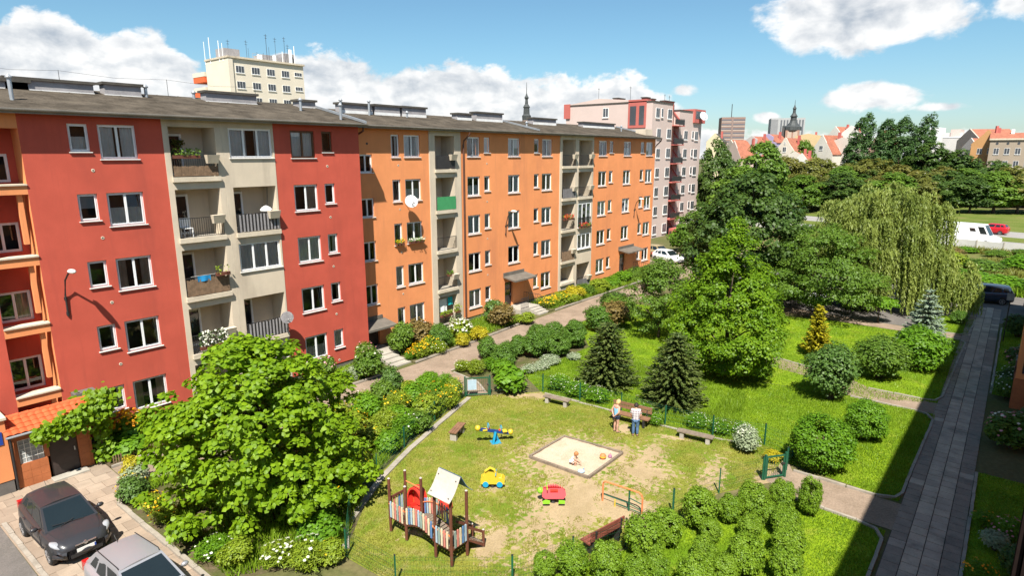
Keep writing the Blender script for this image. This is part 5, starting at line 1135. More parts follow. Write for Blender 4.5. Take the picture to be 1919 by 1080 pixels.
# hedge balls between the facade path and the lawn
HB = [(26.95, 22.65, 1.54, 1.54), (29.27, 23.4, 1.36, 1.4), (29.73, 22.42, 1.75, 1.76), (30.74, 21.31, 1.56, 1.6), (32.82, 21.56, 1.69, 1.7), (33.18, 23.5, 1.46, 1.5), (31.89, 23.9, 1.45, 1.46), (31.2, 22.9, 1.6, 1.6), (34.2, 22.4, 1.5, 1.6), (28.0, 23.3, 1.3, 1.3)]
HB.sort(key=lambda a: -a[1] + a[0] * .6)
for i, a in enumerate(HB): shrub('box_ball', f'rounded dark green bush by the facade path, {ORD[i]} from the left', *a, 'boxdark', 'rounded bushes beside the facade path')
for nm, lb, x, y, h, w, k, fl in (
    ('round_bush', 'large dense globe bush beside the playground gate in the lawn', 25.75, 4.85, 2.4, 2.5, 'globe', None), ('round_bush', 'smaller globe bush behind the large one near the cross path', 29.9, 3.95, 1.9, 1.95, 'globe', None),
    ('feathery_shrub', 'feathery blue green shrub by the end of the cross path', 34.0, 6.3, 3.1, 2.9, 'bushblue', None), ('broad_bush', 'broad dark bush between the feathery shrub and the shade edge', 39.2, 4.85, 2.7, 3.0, 'bush', None), ('broad_bush', 'light green loose bush in front of the blue spruce', 42.3, 3.3, 2.8, 3.2, 'bushfresh', None),
    ('variegated_shrub', 'pale variegated shrub with white flower spikes by the fence', 25.3, 7.7, 1.2, 1.15, 'grey', [('petal_white', 5, 60, .07, .05, .7, .3)]), ('hosta_plant', 'low yellow green hosta at the foot of the playground gate', 25.2, 6.5, .5, .85, 'gold', None),
    ('laurel_bush', 'glossy bright green bush to the right of the green playground gate', 24.1, 19.9, 1.6, 1.9, 'bigleaf', None), ('laurel_bush', 'leafy low bush in front of the row of rounded bushes', 25.6, 21.6, 1.2, 1.4, 'loose', None),
    ('round_bush', 'dark round bush by the path left of the rounded row', 27.4, 25.3 - .9, 1.5, 1.4, 'boxdark', None),
    ('juniper_bush', 'upright rounded green bush in the bed below the first orange bay', 27.0, 28.2, 1.75, 1.65, 'boxdark', None), ('pine_bush', 'dark blue green bush beside the second entrance canopy', 34.0, 29.4, 2.0, 2.1, 'blue', None), ('barberry_bush', 'reddish bush in front of the second entrance steps', 33.4, 27.0 + 1.2, 1.9, 2.0, 'red', None),
    ('hydrangea_bush', 'white flowering hydrangea below the first beige bay', 29.4, 28.6, 1.5, 1.7, 'lime', [('petal_white', 7, 90, .13, 0, 1, .1)]), ('golden_shrub', 'bright golden shrub right of the white hydrangea', 29.9, 27.3, 1.15, 1.4, 'gold', None), ('golden_shrub', 'smaller golden shrub left of the other golden one', 28.3, 27.4, .95, 1.05, 'gold', None),
    ('golden_shrub', 'yellow green low shrub in the bed by the second entrance', 35.4, 27.6, 1.0, 1.5, 'lime', None), ('smoke_bush', 'brownish red bush in the bed near the first orange bay', 26.4, 29.6, 2.1, 2.3, 'red', None), ('rose_bush', 'tall leafy rose bush beside the first entrance steps', 24.6, 29.2, 2.2, 1.7, 'mid', None),
    ('coneflower_clump', 'yellow flowering clump beside the first entrance steps', 24.9, 27.8, 1.1, 1.2, 'herb', [('petal_yellow', 9, 90, .10, .02, 1, .2)]), ('marigold_clump', 'orange flowering clump closest to the entrance steps', 24.2, 27.9, .8, .8, 'herbdark', [('petal_orange', 10, 60, .11, .02, 1, .3)]), ('lily_clump', 'pale green leafy clump with yellow tips in the bed', 25.9, 28.0, 1.2, 1.3, 'lime', [('petal_yellow', 11, 30, .09, .02, 1, .3)]), ('perennial_clump', 'yellow green perennial clump by the upright rounded bush', 26.2, 27.5, .9, 1.1, 'herb', [('petal_white', 12, 30, .08, .02, 1, .2)]),
    ('elder_bush', 'tall green bush next to the path left of the steps', 20.6, 26.6 + .9, 1.9, 1.9, 'mid', [('petal_white', 13, 14, .10, .02, 1, .3)]), ('rose_bush', 'bush with pinkish white blooms under the red block windows', 18.6, 28.8, 1.6, 1.6, 'mid', [('petal_pink', 14, 20, .09, .02, 1, .3)]), ('rose_bush', 'pinkish bush at the corner of the red block by the steps', 21.6, 28.9, 1.7, 1.4, 'mid', [('petal_pink', 15, 22, .09, .02, 1, .3)]),
    ('perennial_clump', 'grey leaved clump under the red block windows', 19.8, 27.9, .9, 1.1, 'grey', None), ('perennial_clump', 'low green clump at the path below the red block', 17.4, 27.8, .9, 1.3, 'herbdark', None), ('conifer_bush', 'slim dark upright bush beside the garden path', 19.6, 24.2, 1.9, 1.3, 'blue', None),
    ('sunflower_clump', 'tall clump with orange yellow blooms beside the porch', 8.7, 28.7, 1.65, 1.6, 'bigleaf', [('petal_orange', 16, 75, .12, .04, 1, .35), ('petal_yellow', 17, 45, .11, .03, 1, .35)]), ('bed_plant', 'big leaved green plant at the bed kerb by the porch', 8.3, 27.9, .9, 1.5, 'bigleaf', None), ('bed_plant', 'dark green leafy plant in the bed right of the orange blooms', 10.3, 28.4, 1.2, 1.9, 'loose', None), ('bed_plant', 'leafy shrub in the bed behind the catalpa', 12.6, 28.3, 1.3, 2.0, 'mid', None), ('bed_plant', 'leafy bush under the beige loggias', 15.0, 28.4, 1.4, 2.1, 'loose', None),
    ('lavender_bush', 'grey green aromatic bush at the corner of the forecourt', 7.5, 24.9, 1.0, 1.1, 'grey', None), ('perennial_clump', 'yellow green flowering clump at the forecourt corner', 7.5, 25.6 - .5, 1.25, .9, 'gold', None), ('perennial_clump', 'tall green bush overhanging the forecourt corner', 7.0, 23.6, 1.2, 1.2, 'blue', [('petal_yellow', 18, 12, .08, 0, 1, .2)]),
    ('daisy_clump', 'yellow flowers along the forecourt kerb behind the dark car', 7.25, 22.5, .75, 1.0, 'herb', [('petal_yellow', 19, 40, .11, 0, 1, .2)]), ('daisy_clump', 'orange flowers along the forecourt kerb', 7.2, 21.6, .6, .9, 'herb', [('petal_orange', 20, 24, .11, 0, 1, .2)]), ('daisy_clump', 'white flowering clump beside the silver car', 7.2, 19.9, .7, 1.1, 'herbdark', [('petal_white', 21, 22, .10, 0, 1, .2)]), ('daisy_clump', 'low clump with scattered white blooms near the bottom kerb', 7.4, 18.3, .7, 1.2, 'herbdark', [('petal_white', 22, 16, .10, 0, 1, .2)]),
    ('yellow_clump', 'lime yellow plant at the bottom edge under the catalpa', 7.7, 17.4, .9, 1.1, 'lime', None), ('iris_clump', 'long leaved iris clump at the bottom with white blooms', 9.0, 15.6, .95, 1.4, 'herb', [('petal_white', 23, 20, .12, .02, 1, .35)]), ('daisy_clump', 'white flowers at the bottom left of the playground fence', 8.5, 16.3, .8, 1.2, 'herb', [('petal_white', 24, 28, .12, .02, 1, .35)]), ('yellow_clump', 'lime green plant beside the corner fence post', 9.6, 15.2, .8, .9, 'lime', [('petal_yellow', 25, 8, .1, 0, 1, .2)]),
    ('garden_bush', 'leafy bush between the catalpa and the corner fence post', 9.9, 16.2, 1.3, 1.5, 'loose', None), ('garden_bush', 'tall weedy bush at the lower fence corner', 10.2, 16.9, 1.6, 1.3, 'mid', None)):
    shrub(nm, lb, x, y, h, w, k, None, fl)
# wild garden along the fence left of the playground
GD = [(18.73, 23.8, 1.45, 1.42), (18.38, 22.34, 1.2, 1.5), (19.54, 22.47, 1.3, 1.4), (19.0, 20.9, 1.3, 1.5), (20.74, 21.96, 1.1, 1.3), (20.35, 20.75, 1.3, 1.2), (17.12, 23.02, 1.4, 1.6), (15.62, 22.27, 1.2, 1.6), (16.49, 21.05, 1.2, 1.6), (16.81, 20.1, 1.2, 1.4), (17.67, 20.0, 1.1, 1.2), (15.1, 20.43, 1.2, 1.5), (15.5, 19.6, 1.1, 1.2), (22.0, 22.6, 1.1, 1.2),
      (13.8, 19.9, 1.2, 1.4), (13.6, 19.1, 1.0, 1.2), (17.6, 21.4, 1.0, 1.5), (21.6, 21.6, 1.2, 1.1), (14.3, 21.4, 1.1, 1.6), (18.0, 24.3, .9, 1.2), (21.3, 23.4, 1.0, 1.3), (20.2, 23.6, .9, 1.2), (25.0, 23.2, 1.0, 1.3), (26.0, 22.9, .8, 1.2), (19.6, 21.3, 1.1, 1.3), (13.0, 20.9, 1.0, 1.4), (12.6, 18.3, 1.0, 1.2), (11.9, 17.6, .9, 1.2), (25.6, 20.8, .8, 1.1), (24.9, 24.1, .7, 1.2), (22.2, 24.1, .8, 1.1), (16.3, 24.2, .8, 1.3), (14.6, 24.0, .8, 1.3)]
GK = ['mid', 'herb', 'loose', 'lime', 'herbdark', 'herb', 'loose', 'lime', 'herb', 'herbdark', 'mid', 'lime', 'loose', 'herbdark']
GF = [None, ('petal_yellow', 31, 22, .09, 0, 1, .2), None, None, ('petal_orange', 32, 18, .10, 0, 1, .2), ('petal_yellow', 33, 40, .07, 0, 1, .2), None, ('petal_yellow', 34, 26, .07, 0, 1, .2), None, ('petal_white', 35, 14, .08, 0, 1, .2)]
KW = {'mid': 'dark leafed', 'herb': 'loose grassy', 'loose': 'fresh green leafy', 'lime': 'yellow green', 'herbdark': 'tall stemmed'}; FW = {'petal_yellow': 'yellow flowering', 'petal_orange': 'orange flowering', 'petal_white': 'white flowering'}
for i, a in enumerate(GD):
    k = GK[i % len(GK)]; f = GF[i % len(GF)]; lb = f"{KW[k]}{' ' + FW[f[0]] if f else ''} plant in the wild garden by the playground fence"
    u = 'at the gate end' if a[0] > 20.5 else 'at the catalpa end' if a[0] < 15.9 else 'midway along'; v = a[1] - (18.3 + (a[0] - 13.9) * .37); v = 'beside the fence' if v < 1.6 else 'beside the path' if a[1] > 23.3 else 'in the middle'
    lb = f"{KW[k]}{' ' + FW[f[0]] if f else ''} plant of the wild garden, {v}, {u}"
    shrub('garden_plant', lb, *a, k, 'garden plants, ' + KW[k] + (' ' + FW[f[0]] if f else ''), [f] if f else None)
for i, a in enumerate(((25.95, 16.9, .85, 1.5), (26.0, 15.5, .8, 1.5), (26.0, 18.0, .9, 1.3), (26.1, 12.9, .6, 1.0), (26.3, 10.3, .7, 1.2), (26.4, 9.2, .6, 1.2), (26.6, 8.3, .7, 1.0), (25.3, 11.9, .6, .8))):
    shrub('white_weed', f'tall weed with tiny white blooms along the far fence, {ORD[(1, 2, 0, 3, 5, 6, 7, 4)[i]]} from the gate side', *a, 'herbdark', 'white blooming weeds along the fence', [('petal_white', 41, 30, .055, .02, 1, .1)])
for i, a in enumerate(((29.2, 20.9, .55, 1.3), (28.0, 20.7, .5, 1.2), (30.8, 20.2, .45, 1.0), (27.2, 20.9, .5, 1.1))): shrub('silver_cushion', f'low silvery white cushion plant before the rounded bushes, {ORD[(2, 1, 3, 0)[i]]} from the left', *a, 'grey', 'silvery cushion plants', [('petal_white', 42, 50, .06, 0, 1, .1)])
for i, a in enumerate(((40.5, 29.4, 1.0, 2.0, 'herb', 'petal_yellow'), (42.4, 29.2, 1.1, 1.8, 'lime', 'petal_yellow'), (44.6, 29.3, 1.3, 2.0, 'gold', None), (46.6, 29.4, 1.1, 2.0, 'mid', None), (48.8, 29.3, 1.2, 2.1, 'lime', None), (51, 29.4, 1.1, 2.0, 'loose', None), (53.5, 29.5, 1.2, 2.2, 'loose', None), (56, 29.4, 1.4, 2.0, 'mid', None), (43.6, 28.8, .7, 1.5, 'herb', None), (47.8, 28.8, .6, 1.4, 'herb', None))):
    lb = ['yellow flowering clump by the second entrance railing', 'yellow green clump next to the yellow flowers under the second bay', 'golden bush in the bed below the second bay', 'dark green plant right of the golden bush', 'lime green plant under the second beige bay', 'fresh leafy plant below the last orange section', 'leafy plant before the third entrance', 'dark bush beside the third entrance', 'low grassy plant at the kerb before the golden bush', 'low grassy plant at the kerb before the lime one'][i]
    shrub('bed_plant', lb, *a[:4], a[4], None, [(a[5], 44, 60, .1, 0, 1, .2)] if a[5] else None)
for lb, *a in (('dark clipped bush at the near end of the mixed border by the lawn', 37.3, 22.4, 2.0, 2.2, 'boxdark'), ('olive brown bush in the border by the facade path', 38.6, 21.9, 2.1, 2.8, 'red'), ('grey green bush at the far end of the border', 40.6, 22.6, 2.2, 3.0, 'mid'), ('tall green bush near the third entrance', 53.0, 25.9, 2.6, 2.6, 'mid'), ('low dark bush behind the border', 42.6, 24.2, 1.8, 2.4, 'dark'), ('bright green bush at the foot of the pink block', 76.0, 33.0, 3.6, 4.2, 'loose'), ('dark bush beside the white parked car', 69.5, 31.6 - 4.4, 2.6, 3.4, 'dark')):
    shrub('border_bush', lb, *a)
# shaded beds along the right hand block
for lb, x, y, h, w, k, fl in (('shaded bush with pink roses, farthest along the right block', 45.4, -1.6, 1.6, 2.2, 'dark', [('petal_pink', 51, 50, .09, 0, 1, .0)]), ('shaded bush with pink blooms beside the entrance bay', 43.4, -1.5, 1.4, 1.6, 'mid', [('petal_pink', 52, 40, .09, 0, 1, .0)]), ('shaded white flowering bush in front of the entrance bay', 41.4, -.95, 1.4, 1.3, 'dark', [('petal_white', 53, 40, .10, 0, 1, .0)]), ('second shaded white flowering bush nearer the walkway', 39.9, -.85, 1.2, 1.3, 'mid', [('petal_white', 54, 36, .10, 0, 1, .0)]),
    ('large shaded bush with pale blooms at the walkway edge', 33.0, -1.2, 1.6, 2.2, 'mid', [('petal_pink', 55, 30, .09, 0, 1, .0), ('petal_white', 56, 20, .09, 0, 1, .0)]), ('shaded shrub behind the bush with pale blooms', 34.6, -2.1, 1.7, 2.0, 'dark', None), ('pink and violet flowers in the shaded bed at the lower right', 24.6, -1.3, .8, 1.1, 'herbdark', [('petal_pink', 57, 50, .10, 0, 1, .0)]), ('grey leaved plant in the shaded bed at the lower right', 23.6, -.9, .7, .9, 'grey', None), ('orange flowers in the shaded bed by the walkway', 21.4, -.6, .7, .9, 'herbdark', [('petal_orange', 58, 40, .10, 0, 1, .0)]), ('low dark plant in the shaded bed', 24.9, -.6, .6, .9, 'herbdark', [('petal_orange', 59, 14, .09, 0, 1, .0)]), ('dark leafy bush in the shaded bed at the bottom', 22.4, -1.6, 1.1, 1.3, 'dark', None),
    ('clipped dark bush in the shade at the far end of the right block', 54.6, -1.2, 1.7, 2.2, 'dark', None), ('dark low bush at the shaded lawn corner', 56.0, 2.3, 1.1, 1.3, 'boxdark', None)):
    shrub('shade_plant', lb, x, y, h, w, k, None, fl)
# vine on the porch
def vine():
    rs = np.random.RandomState(77); t = thing('grape_vine', 'leafy climbing vine trained over the porch eave and down its side', 'vine', (0, 0, 0))
    P0 = []
    for i in range(1150):
        u = rs.rand(); x = 5.15 + u * 2.75; th_ = .22 + .28 * u; P0.append((x, 27.60 + rs.normal() * .16 + .5 * max(0, u - .75), 2.12 + .55 * u ** 1.5 + rs.normal() * th_ * .62))
    for i in range(420): u = rs.rand(); P0.append((7.45 + rs.normal() * .16 + .1 * u, 27.95 + rs.normal() * .18, .15 + 2.3 * u))
    for i in range(280): u = rs.rand(); P0.append((7.6 + rs.normal() * .4, 28.6 + rs.normal() * .5, 2.6 + rs.normal() * .16))
    C = np.array(P0); n = len(C); Nn = rs.normal(size=(n, 3)) * .45 + np.array([-.3, -.5, .6]); V, F, k = leafverts(C, Nn, .17 * (.7 + .6 * rs.rand(n)), .95, .12, rs.normal(size=(n, 3)) + np.array([0, 0, -.9]), rs, True)
    ob('foliage', fastmesh('foliage', V, F, 'leaf_catalpa', np.repeat(np.clip(.4 + rs.normal(size=n) * .2, 0, 1), k)), t)
    ob('vine_stem', MB().tube([(7.5, 28.0, 0), (7.42, 27.9, 1.2), (7.4, 27.75, 2.3), (6.4, 27.65, 2.3), (5.2, 27.62, 2.1)], [.035, .03, .025, .02, .01], 6).mesh('vine_stem', 'bark'), t)
vine()
ob_wf = thing('wicket_fence', 'low brown picket edging along the bed beside the porch', 'picket fence', (0, 0, 0))
pk_ = MB().box(-.02, .02, -.012, .012, 0, .34).mesh('picket', 'reed')
for i in range(62): ob('picket', pk_, ob_wf, (7.6 + i * .095, 27.42 + rnd.gauss(0, .01), .1), 0)

# ------------------------------------------------------------------ grass
def inpoly(px, py, poly):
    r = np.zeros(len(px), bool); n = len(poly)
    for i in range(n):
        x1, y1 = poly[i]; x2, y2 = poly[(i + 1) % n]
        c = ((y1 > py) != (y2 > py)) & (px < (x2 - x1) * (py - y1) / ((y2 - y1) or 1e-9) + x1); r ^= c
    return r
def blades(name, poly, n, h, w, mat, seed, mask=None, lean=.35, z0=.008):
    rs = np.random.RandomState(seed); P_ = np.array(poly); lo = P_.min(0); hi = P_.max(0)
    x = lo[0] + rs.rand(n * 2) * (hi[0] - lo[0]); y = lo[1] + rs.rand(n * 2) * (hi[1] - lo[1]); k = inpoly(x, y, poly)
    if mask is not None: k &= mask(x, y, rs)
    x = x[k]; y = y[k]; m = len(x); a = rs.rand(m) * 2 * PI; cl = vnoise(x * 1.3, y * 1.3, seed); hh = h * (.45 + .9 * rs.rand(m)) * (.6 + .8 * cl)
    ww = w * (.7 + .6 * rs.rand(m)); dx, dy = np.cos(a), np.sin(a); lx = rs.normal(size=m) * lean * hh; ly = rs.normal(size=m) * lean * hh; z = np.full(m, z0)
    V = np.stack([np.stack([x - dx * ww / 2, y - dy * ww / 2, z], 1), np.stack([x + dx * ww / 2, y + dy * ww / 2, z], 1), np.stack([x + lx, y + ly, z + hh], 1)], 1).reshape(-1, 3)
    o = stuff(ob(name, fastmesh(name, V, np.arange(m * 3).reshape(-1, 3), mat, np.clip(.25 + .5 * vnoise(x * .6, y * .6, seed + 3) + rs.normal(size=m) * .16, 0, 1)))); o['label'] = 'short grass'; return o
def pgmask(x, y, rs):
    d = np.full(len(x), -9.0)
    for a, b, rx, ry, th_, k in PATCH:
        c_, s_ = math.cos(th_), math.sin(th_); u = ((x - a) * c_ + (y - b) * s_) / rx; v = ((y - b) * c_ - (x - a) * s_) / ry; d = np.maximum(d, (1.3 - np.sqrt(u * u + v * v)) * k)
    sb = (x > 18.7) & (x < 21.9) & (y > 11.4) & (y < 14.7)
    return (d + (vnoise(x * 2.6, y * 2.6, 9) - .5) * 1.5 + (vnoise(x * 6, y * 6, 19) - .5) * .9 < .30) & ~sb
blades('playground_grass', PG, 90000, .055, .022, 'grass_dry', 1, pgmask, z0=.012)
for i, p_ in enumerate(LAWNS): blades('lawn_grass', p_, (70000, 60000, 60000, 5000, 20000, 10000)[i], (.09, .09, .075, .08, .06, .06)[i], .03, 'grass_blade', 11 + i)
blades('tall_grass', [(26.0, 20.5), (33, 20.5), (32, 10), (26.2, 8)], 26000, .22, .035, 'grass_blade', 31, lambda x, y, rs: vnoise(x * .8, y * .8, 5) > .42)
blades('garden_weeds', [(7.2, 17), (10, 15.3), (13.7, 18.4), (16.2, 19.5), (22.0, 21.3), (22, 24.4), (7.4, 24.9)], 22000, .32, .05, 'grass_blade', 33, lambda x, y, rs: vnoise(x * 1.1, y * 1.1, 6) > .35)
blades('bed_weeds', [(7.6, 27.5), (22, 27.5), (22, 29.8), (7.6, 29.8)], 7000, .25, .05, 'grass_blade', 34, None, .5, .1); blades('bed_weeds', [(24.4, 27.6), (36, 28.1), (36, 31), (24.4, 31)], 5000, .25, .05, 'grass_blade', 35, None, .5, .1); blades('bed_weeds', [(40, 28.5), (57, 28.5), (57, 31), (40, 31)], 6000, .3, .06, 'grass_blade', 36, None, .5, .1)
blades('meadow_grass', [(80.5, -10), (101, -10), (100, 8), (80, 16)], 26000, .6, .16, 'meadow_blade', 41, lambda x, y, rs: vnoise(x * .3, y * .3, 7) > .38, .5)
blades('meadow_grass', [(66.5, -6), (75.4, -6), (75.2, 6), (67.5, 6)], 9000, .7, .14, 'grass_blade', 42, lambda x, y, rs: x > 70.2, .5)
rs_ = np.random.RandomState(3)
for i, (x, y, h, w) in enumerate(((83, 2.0, 1.5, 4.5), (86, -1.2, 2.0, 4.0), (84, 5.2, 2.0, 4.6), (97, 1.2, .9, 3.0), (99, 4.4, .8, 3.0), (99, -1.0, 1.0, 2.4), (72.8, .2, 1.5, 5), (73.0, 3.4, 1.6, 5), (71.8, -2.6, 1.6, 4), (92, 5.8, 1.6, 3.4))):
    shrub('meadow_bush', ['wide bush on the rough ground left of the meadow', 'bush on the rough ground at the right frame edge', 'bush on the rough ground beside the willow strands', 'low bush before the concrete fence', 'low bush by the fence next to the willow', 'bush before the fence at the right edge', 'hedge bush behind the dark estate car', 'hedge bush beside the willow tip behind the cars', 'hedge bush behind the car at the right edge', 'low bush in the meadow near the willow'][i], x, y, h, w, ['mid', 'loose', 'lime', 'mid', 'loose', 'mid', 'loose', 'loose', 'loose', 'red'][i], None)
# ------------------------------------------------------------------ playground
M['brownpost'] = pm('stained_brown_wood', (0.125, 0.045, 0.028), 0.6, 0.25, 3, 40, 0.2)
M['oldwood'] = pm('weathered_wood', (0.20, 0.155, 0.115), 0.9, 0.3, 4, 40, 0.4, stain=(.13, .1, .08), stain_amt=.7, stain_scale=2)
M['benchwood'] = pm('bench_wood', (0.20, 0.105, 0.06), 0.7, 0.25, 4, 40, 0.3)
M['benchred'] = pm('bench_red_wood', (0.20, 0.06, 0.04), 0.6, 0.25, 4, 40, 0.3)
M['pgreen'] = pm('green_fence_paint', (0.012, 0.085, 0.045), 0.45, 0.15, 4, spec=.4)
M['pred'] = pm('red_plastic', (0.62, 0.045, 0.03), 0.35, 0.08, 3, spec=.4)
M['pink'] = pm('faded_pink_paint', (0.55, 0.20, 0.16), 0.7, 0.1, 5)
M['pblue'] = pm('faded_blue_paint', (0.10, 0.20, 0.38), 0.7, 0.12, 5)
M['pdark'] = pm('dark_blue_paint', (0.05, 0.10, 0.20), 0.7, 0.12, 5)
M['pcream'] = pm('cream_paint', (0.62, 0.52, 0.36), 0.7, 0.1, 5)
M['pgrey'] = pm('grey_green_paint', (0.26, 0.33, 0.29), 0.7, 0.12, 5)
M['plight'] = pm('pale_blue_paint', (0.34, 0.44, 0.52), 0.7, 0.1, 5)
M['porange'] = pm('orange_paint', (0.65, 0.19, 0.07), 0.6, 0.1, 5)
M['pyellow'] = pm('yellow_plastic', (0.58, 0.42, 0.035), 0.35, 0.06, 3, spec=.4)
M['pteal'] = pm('blue_plastic', (0.015, 0.28, 0.48), 0.35, 0.06, 3, spec=.4)
M['pnavy'] = pm('navy_steel', (0.012, 0.045, 0.17), 0.4, 0.1, 3, spec=.4)
M['plime'] = pm('lime_panel', (0.22, 0.50, 0.03), 0.4, 0.08, 3)
M['coral'] = pm('coral_panel', (0.48, 0.05, 0.06), 0.4, 0.06, 3)
M['roofboard'] = pm('pale_roof_board', (0.42, 0.375, 0.33), 0.7, 0.1, 3, 30, stain=(.36, .31, .26), stain_amt=.4, stain_scale=2)
PC = ['plight', 'pcream', 'pink', 'pgrey', 'pink', 'pcream', 'pblue', 'plight', 'pcream', 'pink', 'plight', 'pgrey', 'pcream', 'pink', 'pcream', 'pblue']
pt = thing('play_tower', 'wooden play tower with arched bridge, coloured pickets and pale roof', 'play tower', (0, 0, 0))
XF, XB = 11.86, 12.56
YS = [15.02, 14.22, 12.83, 12.12]
def post(x, y, h, r=.052):
    o = ob('post', MB().tube([(x, y, .06), (x, y, h)], r, 10).mesh('post', 'brownpost'), pt)
    ob('post_cap', MB().lathe([(r * .96, 0), (r * .5, .025), (.004, .03)], 10, (x, y, h)).mesh('post_cap', 'roofboard'), o)
    ob('post_foot', bx(x - .02, x + .02, y - .02, y + .02, 0, .1, 'zinc'), o)
for x, y, h in ((XF, YS[0], 2.0), (XF, YS[1], 2.0), (XB, YS[0], 2.0), (XB, YS[1], 2.0), (XF, YS[2], 2.32), (XF, YS[3], 2.32), (XB, YS[3], 2.32), (XB, YS[2], 2.32)): post(x, y, h)
def deckz(y): return .62 if y > 14.22 else (.62 + .22 * math.sin(PI * (14.22 - y) / 1.39) if y > 12.83 else .62)
bars = MB().bar((XF, YS[0], .60), (XF, YS[1], .60), .05, .09).bar((XB, YS[0], .60), (XB, YS[1], .60), .05, .09).bar((XF, YS[2], .60), (XF, YS[3], .60), .05, .09).bar((XB, YS[2], .60), (XB, YS[3], .60), .05, .09).bar((XF, YS[3], .60), (XB, YS[3], .60), .05, .09).bar((XF, YS[0], .6), (XB, YS[0], .6), .05, .09)
ob('deck_beam', bars.mesh('deck_beam', 'brownpost'), pt)
for x in (XF, XB):
    arc = MB()
    for i in range(10):
        y0 = 14.22 - i * .139; y1 = y0 - .139; arc.bar((x, y0, deckz(y0) - .02), (x, y1, deckz(y1) - .02), .05, .10)
    ob('bridge_beam', arc.mesh('bridge_beam', 'brownpost'), pt)
dp = bx(XF + .03, XB - .03, -.045, .045, -.012, .012, 'oldwood')
for i in range(26):
    y = 14.98 - i * .11
    o = ob('deck_plank', dp, pt, (0, y, deckz(y) + .05)); sl_ = (deckz(y + .02) - deckz(y - .02)) / .04; o.rotation_euler = (math.atan(sl_), 0, 0)
def pickets(x, ya, yb, k0, h=.56, alongx=None, off=-.06):
    n = max(2, int(abs(ya - yb) / .112))
    for i in range(n):
        y = ya + (yb - ya) * (i + .5) / n; mt = PC[(i + k0) % len(PC)]
        if alongx is None: me = cached(('pk', mt), lambda: MB().plate([(-.036, 0), (.036, 0), (.036, .56), (.02, .585), (-.02, .585), (-.036, .56)], 'x', -.01, .01).mesh('picket', mt)); o = ob('picket', me, pt, (x + off, y, deckz(y) + .02))
        else: me = cached(('pkx', mt), lambda: MB().plate([(-.036, 0), (.036, 0), (.036, .56), (.02, .585), (-.02, .585), (-.036, .56)], 'y', -.01, .01).mesh('picket', mt)); o = ob('picket', me, pt, (y, alongx + off, .64))
for k0, (ya, yb) in enumerate(((YS[0] - .06, YS[1] + .06), (YS[1] - .06, YS[2] + .06), (YS[2] - .06, YS[3] + .06))): pickets(XF, ya, yb, k0 * 5)
pickets(XB, YS[1] - .06, YS[2] + .06, 6, off=.06)
pickets(0, XF + .06, XB - .06, 3, alongx=YS[3], off=-.06); pickets(0, XF + .06, XB - .06, 3, alongx=YS[0], off=.06)
hr = MB()
for x, dx in ((XF, -.035), (XB, .035)):
    for i in range(10):
        y0 = 14.22 - i * .139; y1 = y0 - .139; hr.tube([(x + dx, y0, deckz(y0) + .47), (x + dx, y1, deckz(y1) + .47)], .018, 6)
hr.bar((XF - .035, YS[2], 1.1), (XF - .035, YS[3], 1.1), .03, .04).bar((XF - .035, YS[0], 1.1), (XF - .035, YS[1], 1.1), .03, .04).tube([(XB, YS[0], 1.62), (XB, YS[1], 1.62)], .018, 6)
ob('handrail', hr.mesh('handrail', 'porange'), pt)
ob('top_rail', MB().bar((XF, YS[0] + .03, 1.26), (XB, YS[0] + .03, 1.26), .04, .08).mesh('top_rail', 'brownpost'), pt)
# roof of the tower: two curved boards
yc = (YS[2] + YS[3]) / 2; rb = MB(); rb2 = MB()
def slopeb(mb, sx_):
    for i in range(6):
        u0, u1 = i / 6, (i + 1) / 6; f = lambda u: ((XF + XB) / 2 + sx_ * (.02 + .50 * u), 2.98 - .66 * u - .09 * math.sin(u * PI))
        (xa, za), (xb_, zb_) = f(u0), f(u1)
        mb.add([(xa, YS[3] - .12, za), (xb_, YS[3] - .12, zb_), (xb_, YS[2] + .12, zb_), (xa, YS[2] + .12, za), (xa, YS[3] - .12, za - .02), (xb_, YS[3] - .12, zb_ - .02), (xb_, YS[2] + .12, zb_ - .02), (xa, YS[2] + .12, za - .02)],
               [(3, 2, 1, 0) if sx_ > 0 else (0, 1, 2, 3), (4, 5, 6, 7), (0, 4, 5, 1), (3, 2, 6, 7), (1, 5, 6, 2), (0, 3, 7, 4)])
slopeb(rb, -1); slopeb(rb2, 1)
ro = ob('roof', rb.mesh('roof', 'roofboard'), pt); ob('roof_panel', rb2.mesh('roof_panel', 'pblue'), pt)
for y in (YS[3] - .02, YS[2] + .02):
    for (x, z) in (((XF + XB) / 2 - .12, 2.84), ((XF + XB) / 2 - .46, 2.42)): ob('bolt', MB().lathe([(.02, 0), (.015, .015)], 8, (x, y, z + .005)).mesh('bolt', 'iron'), ro)
ob('gable_board', MB().plate([(XF - .02, 2.32), (XB + .02, 2.32), ((XF + XB) / 2, 2.9)], 'y', YS[2] - .015, YS[2] + .015).mesh('gable_board', 'pblue'), pt)
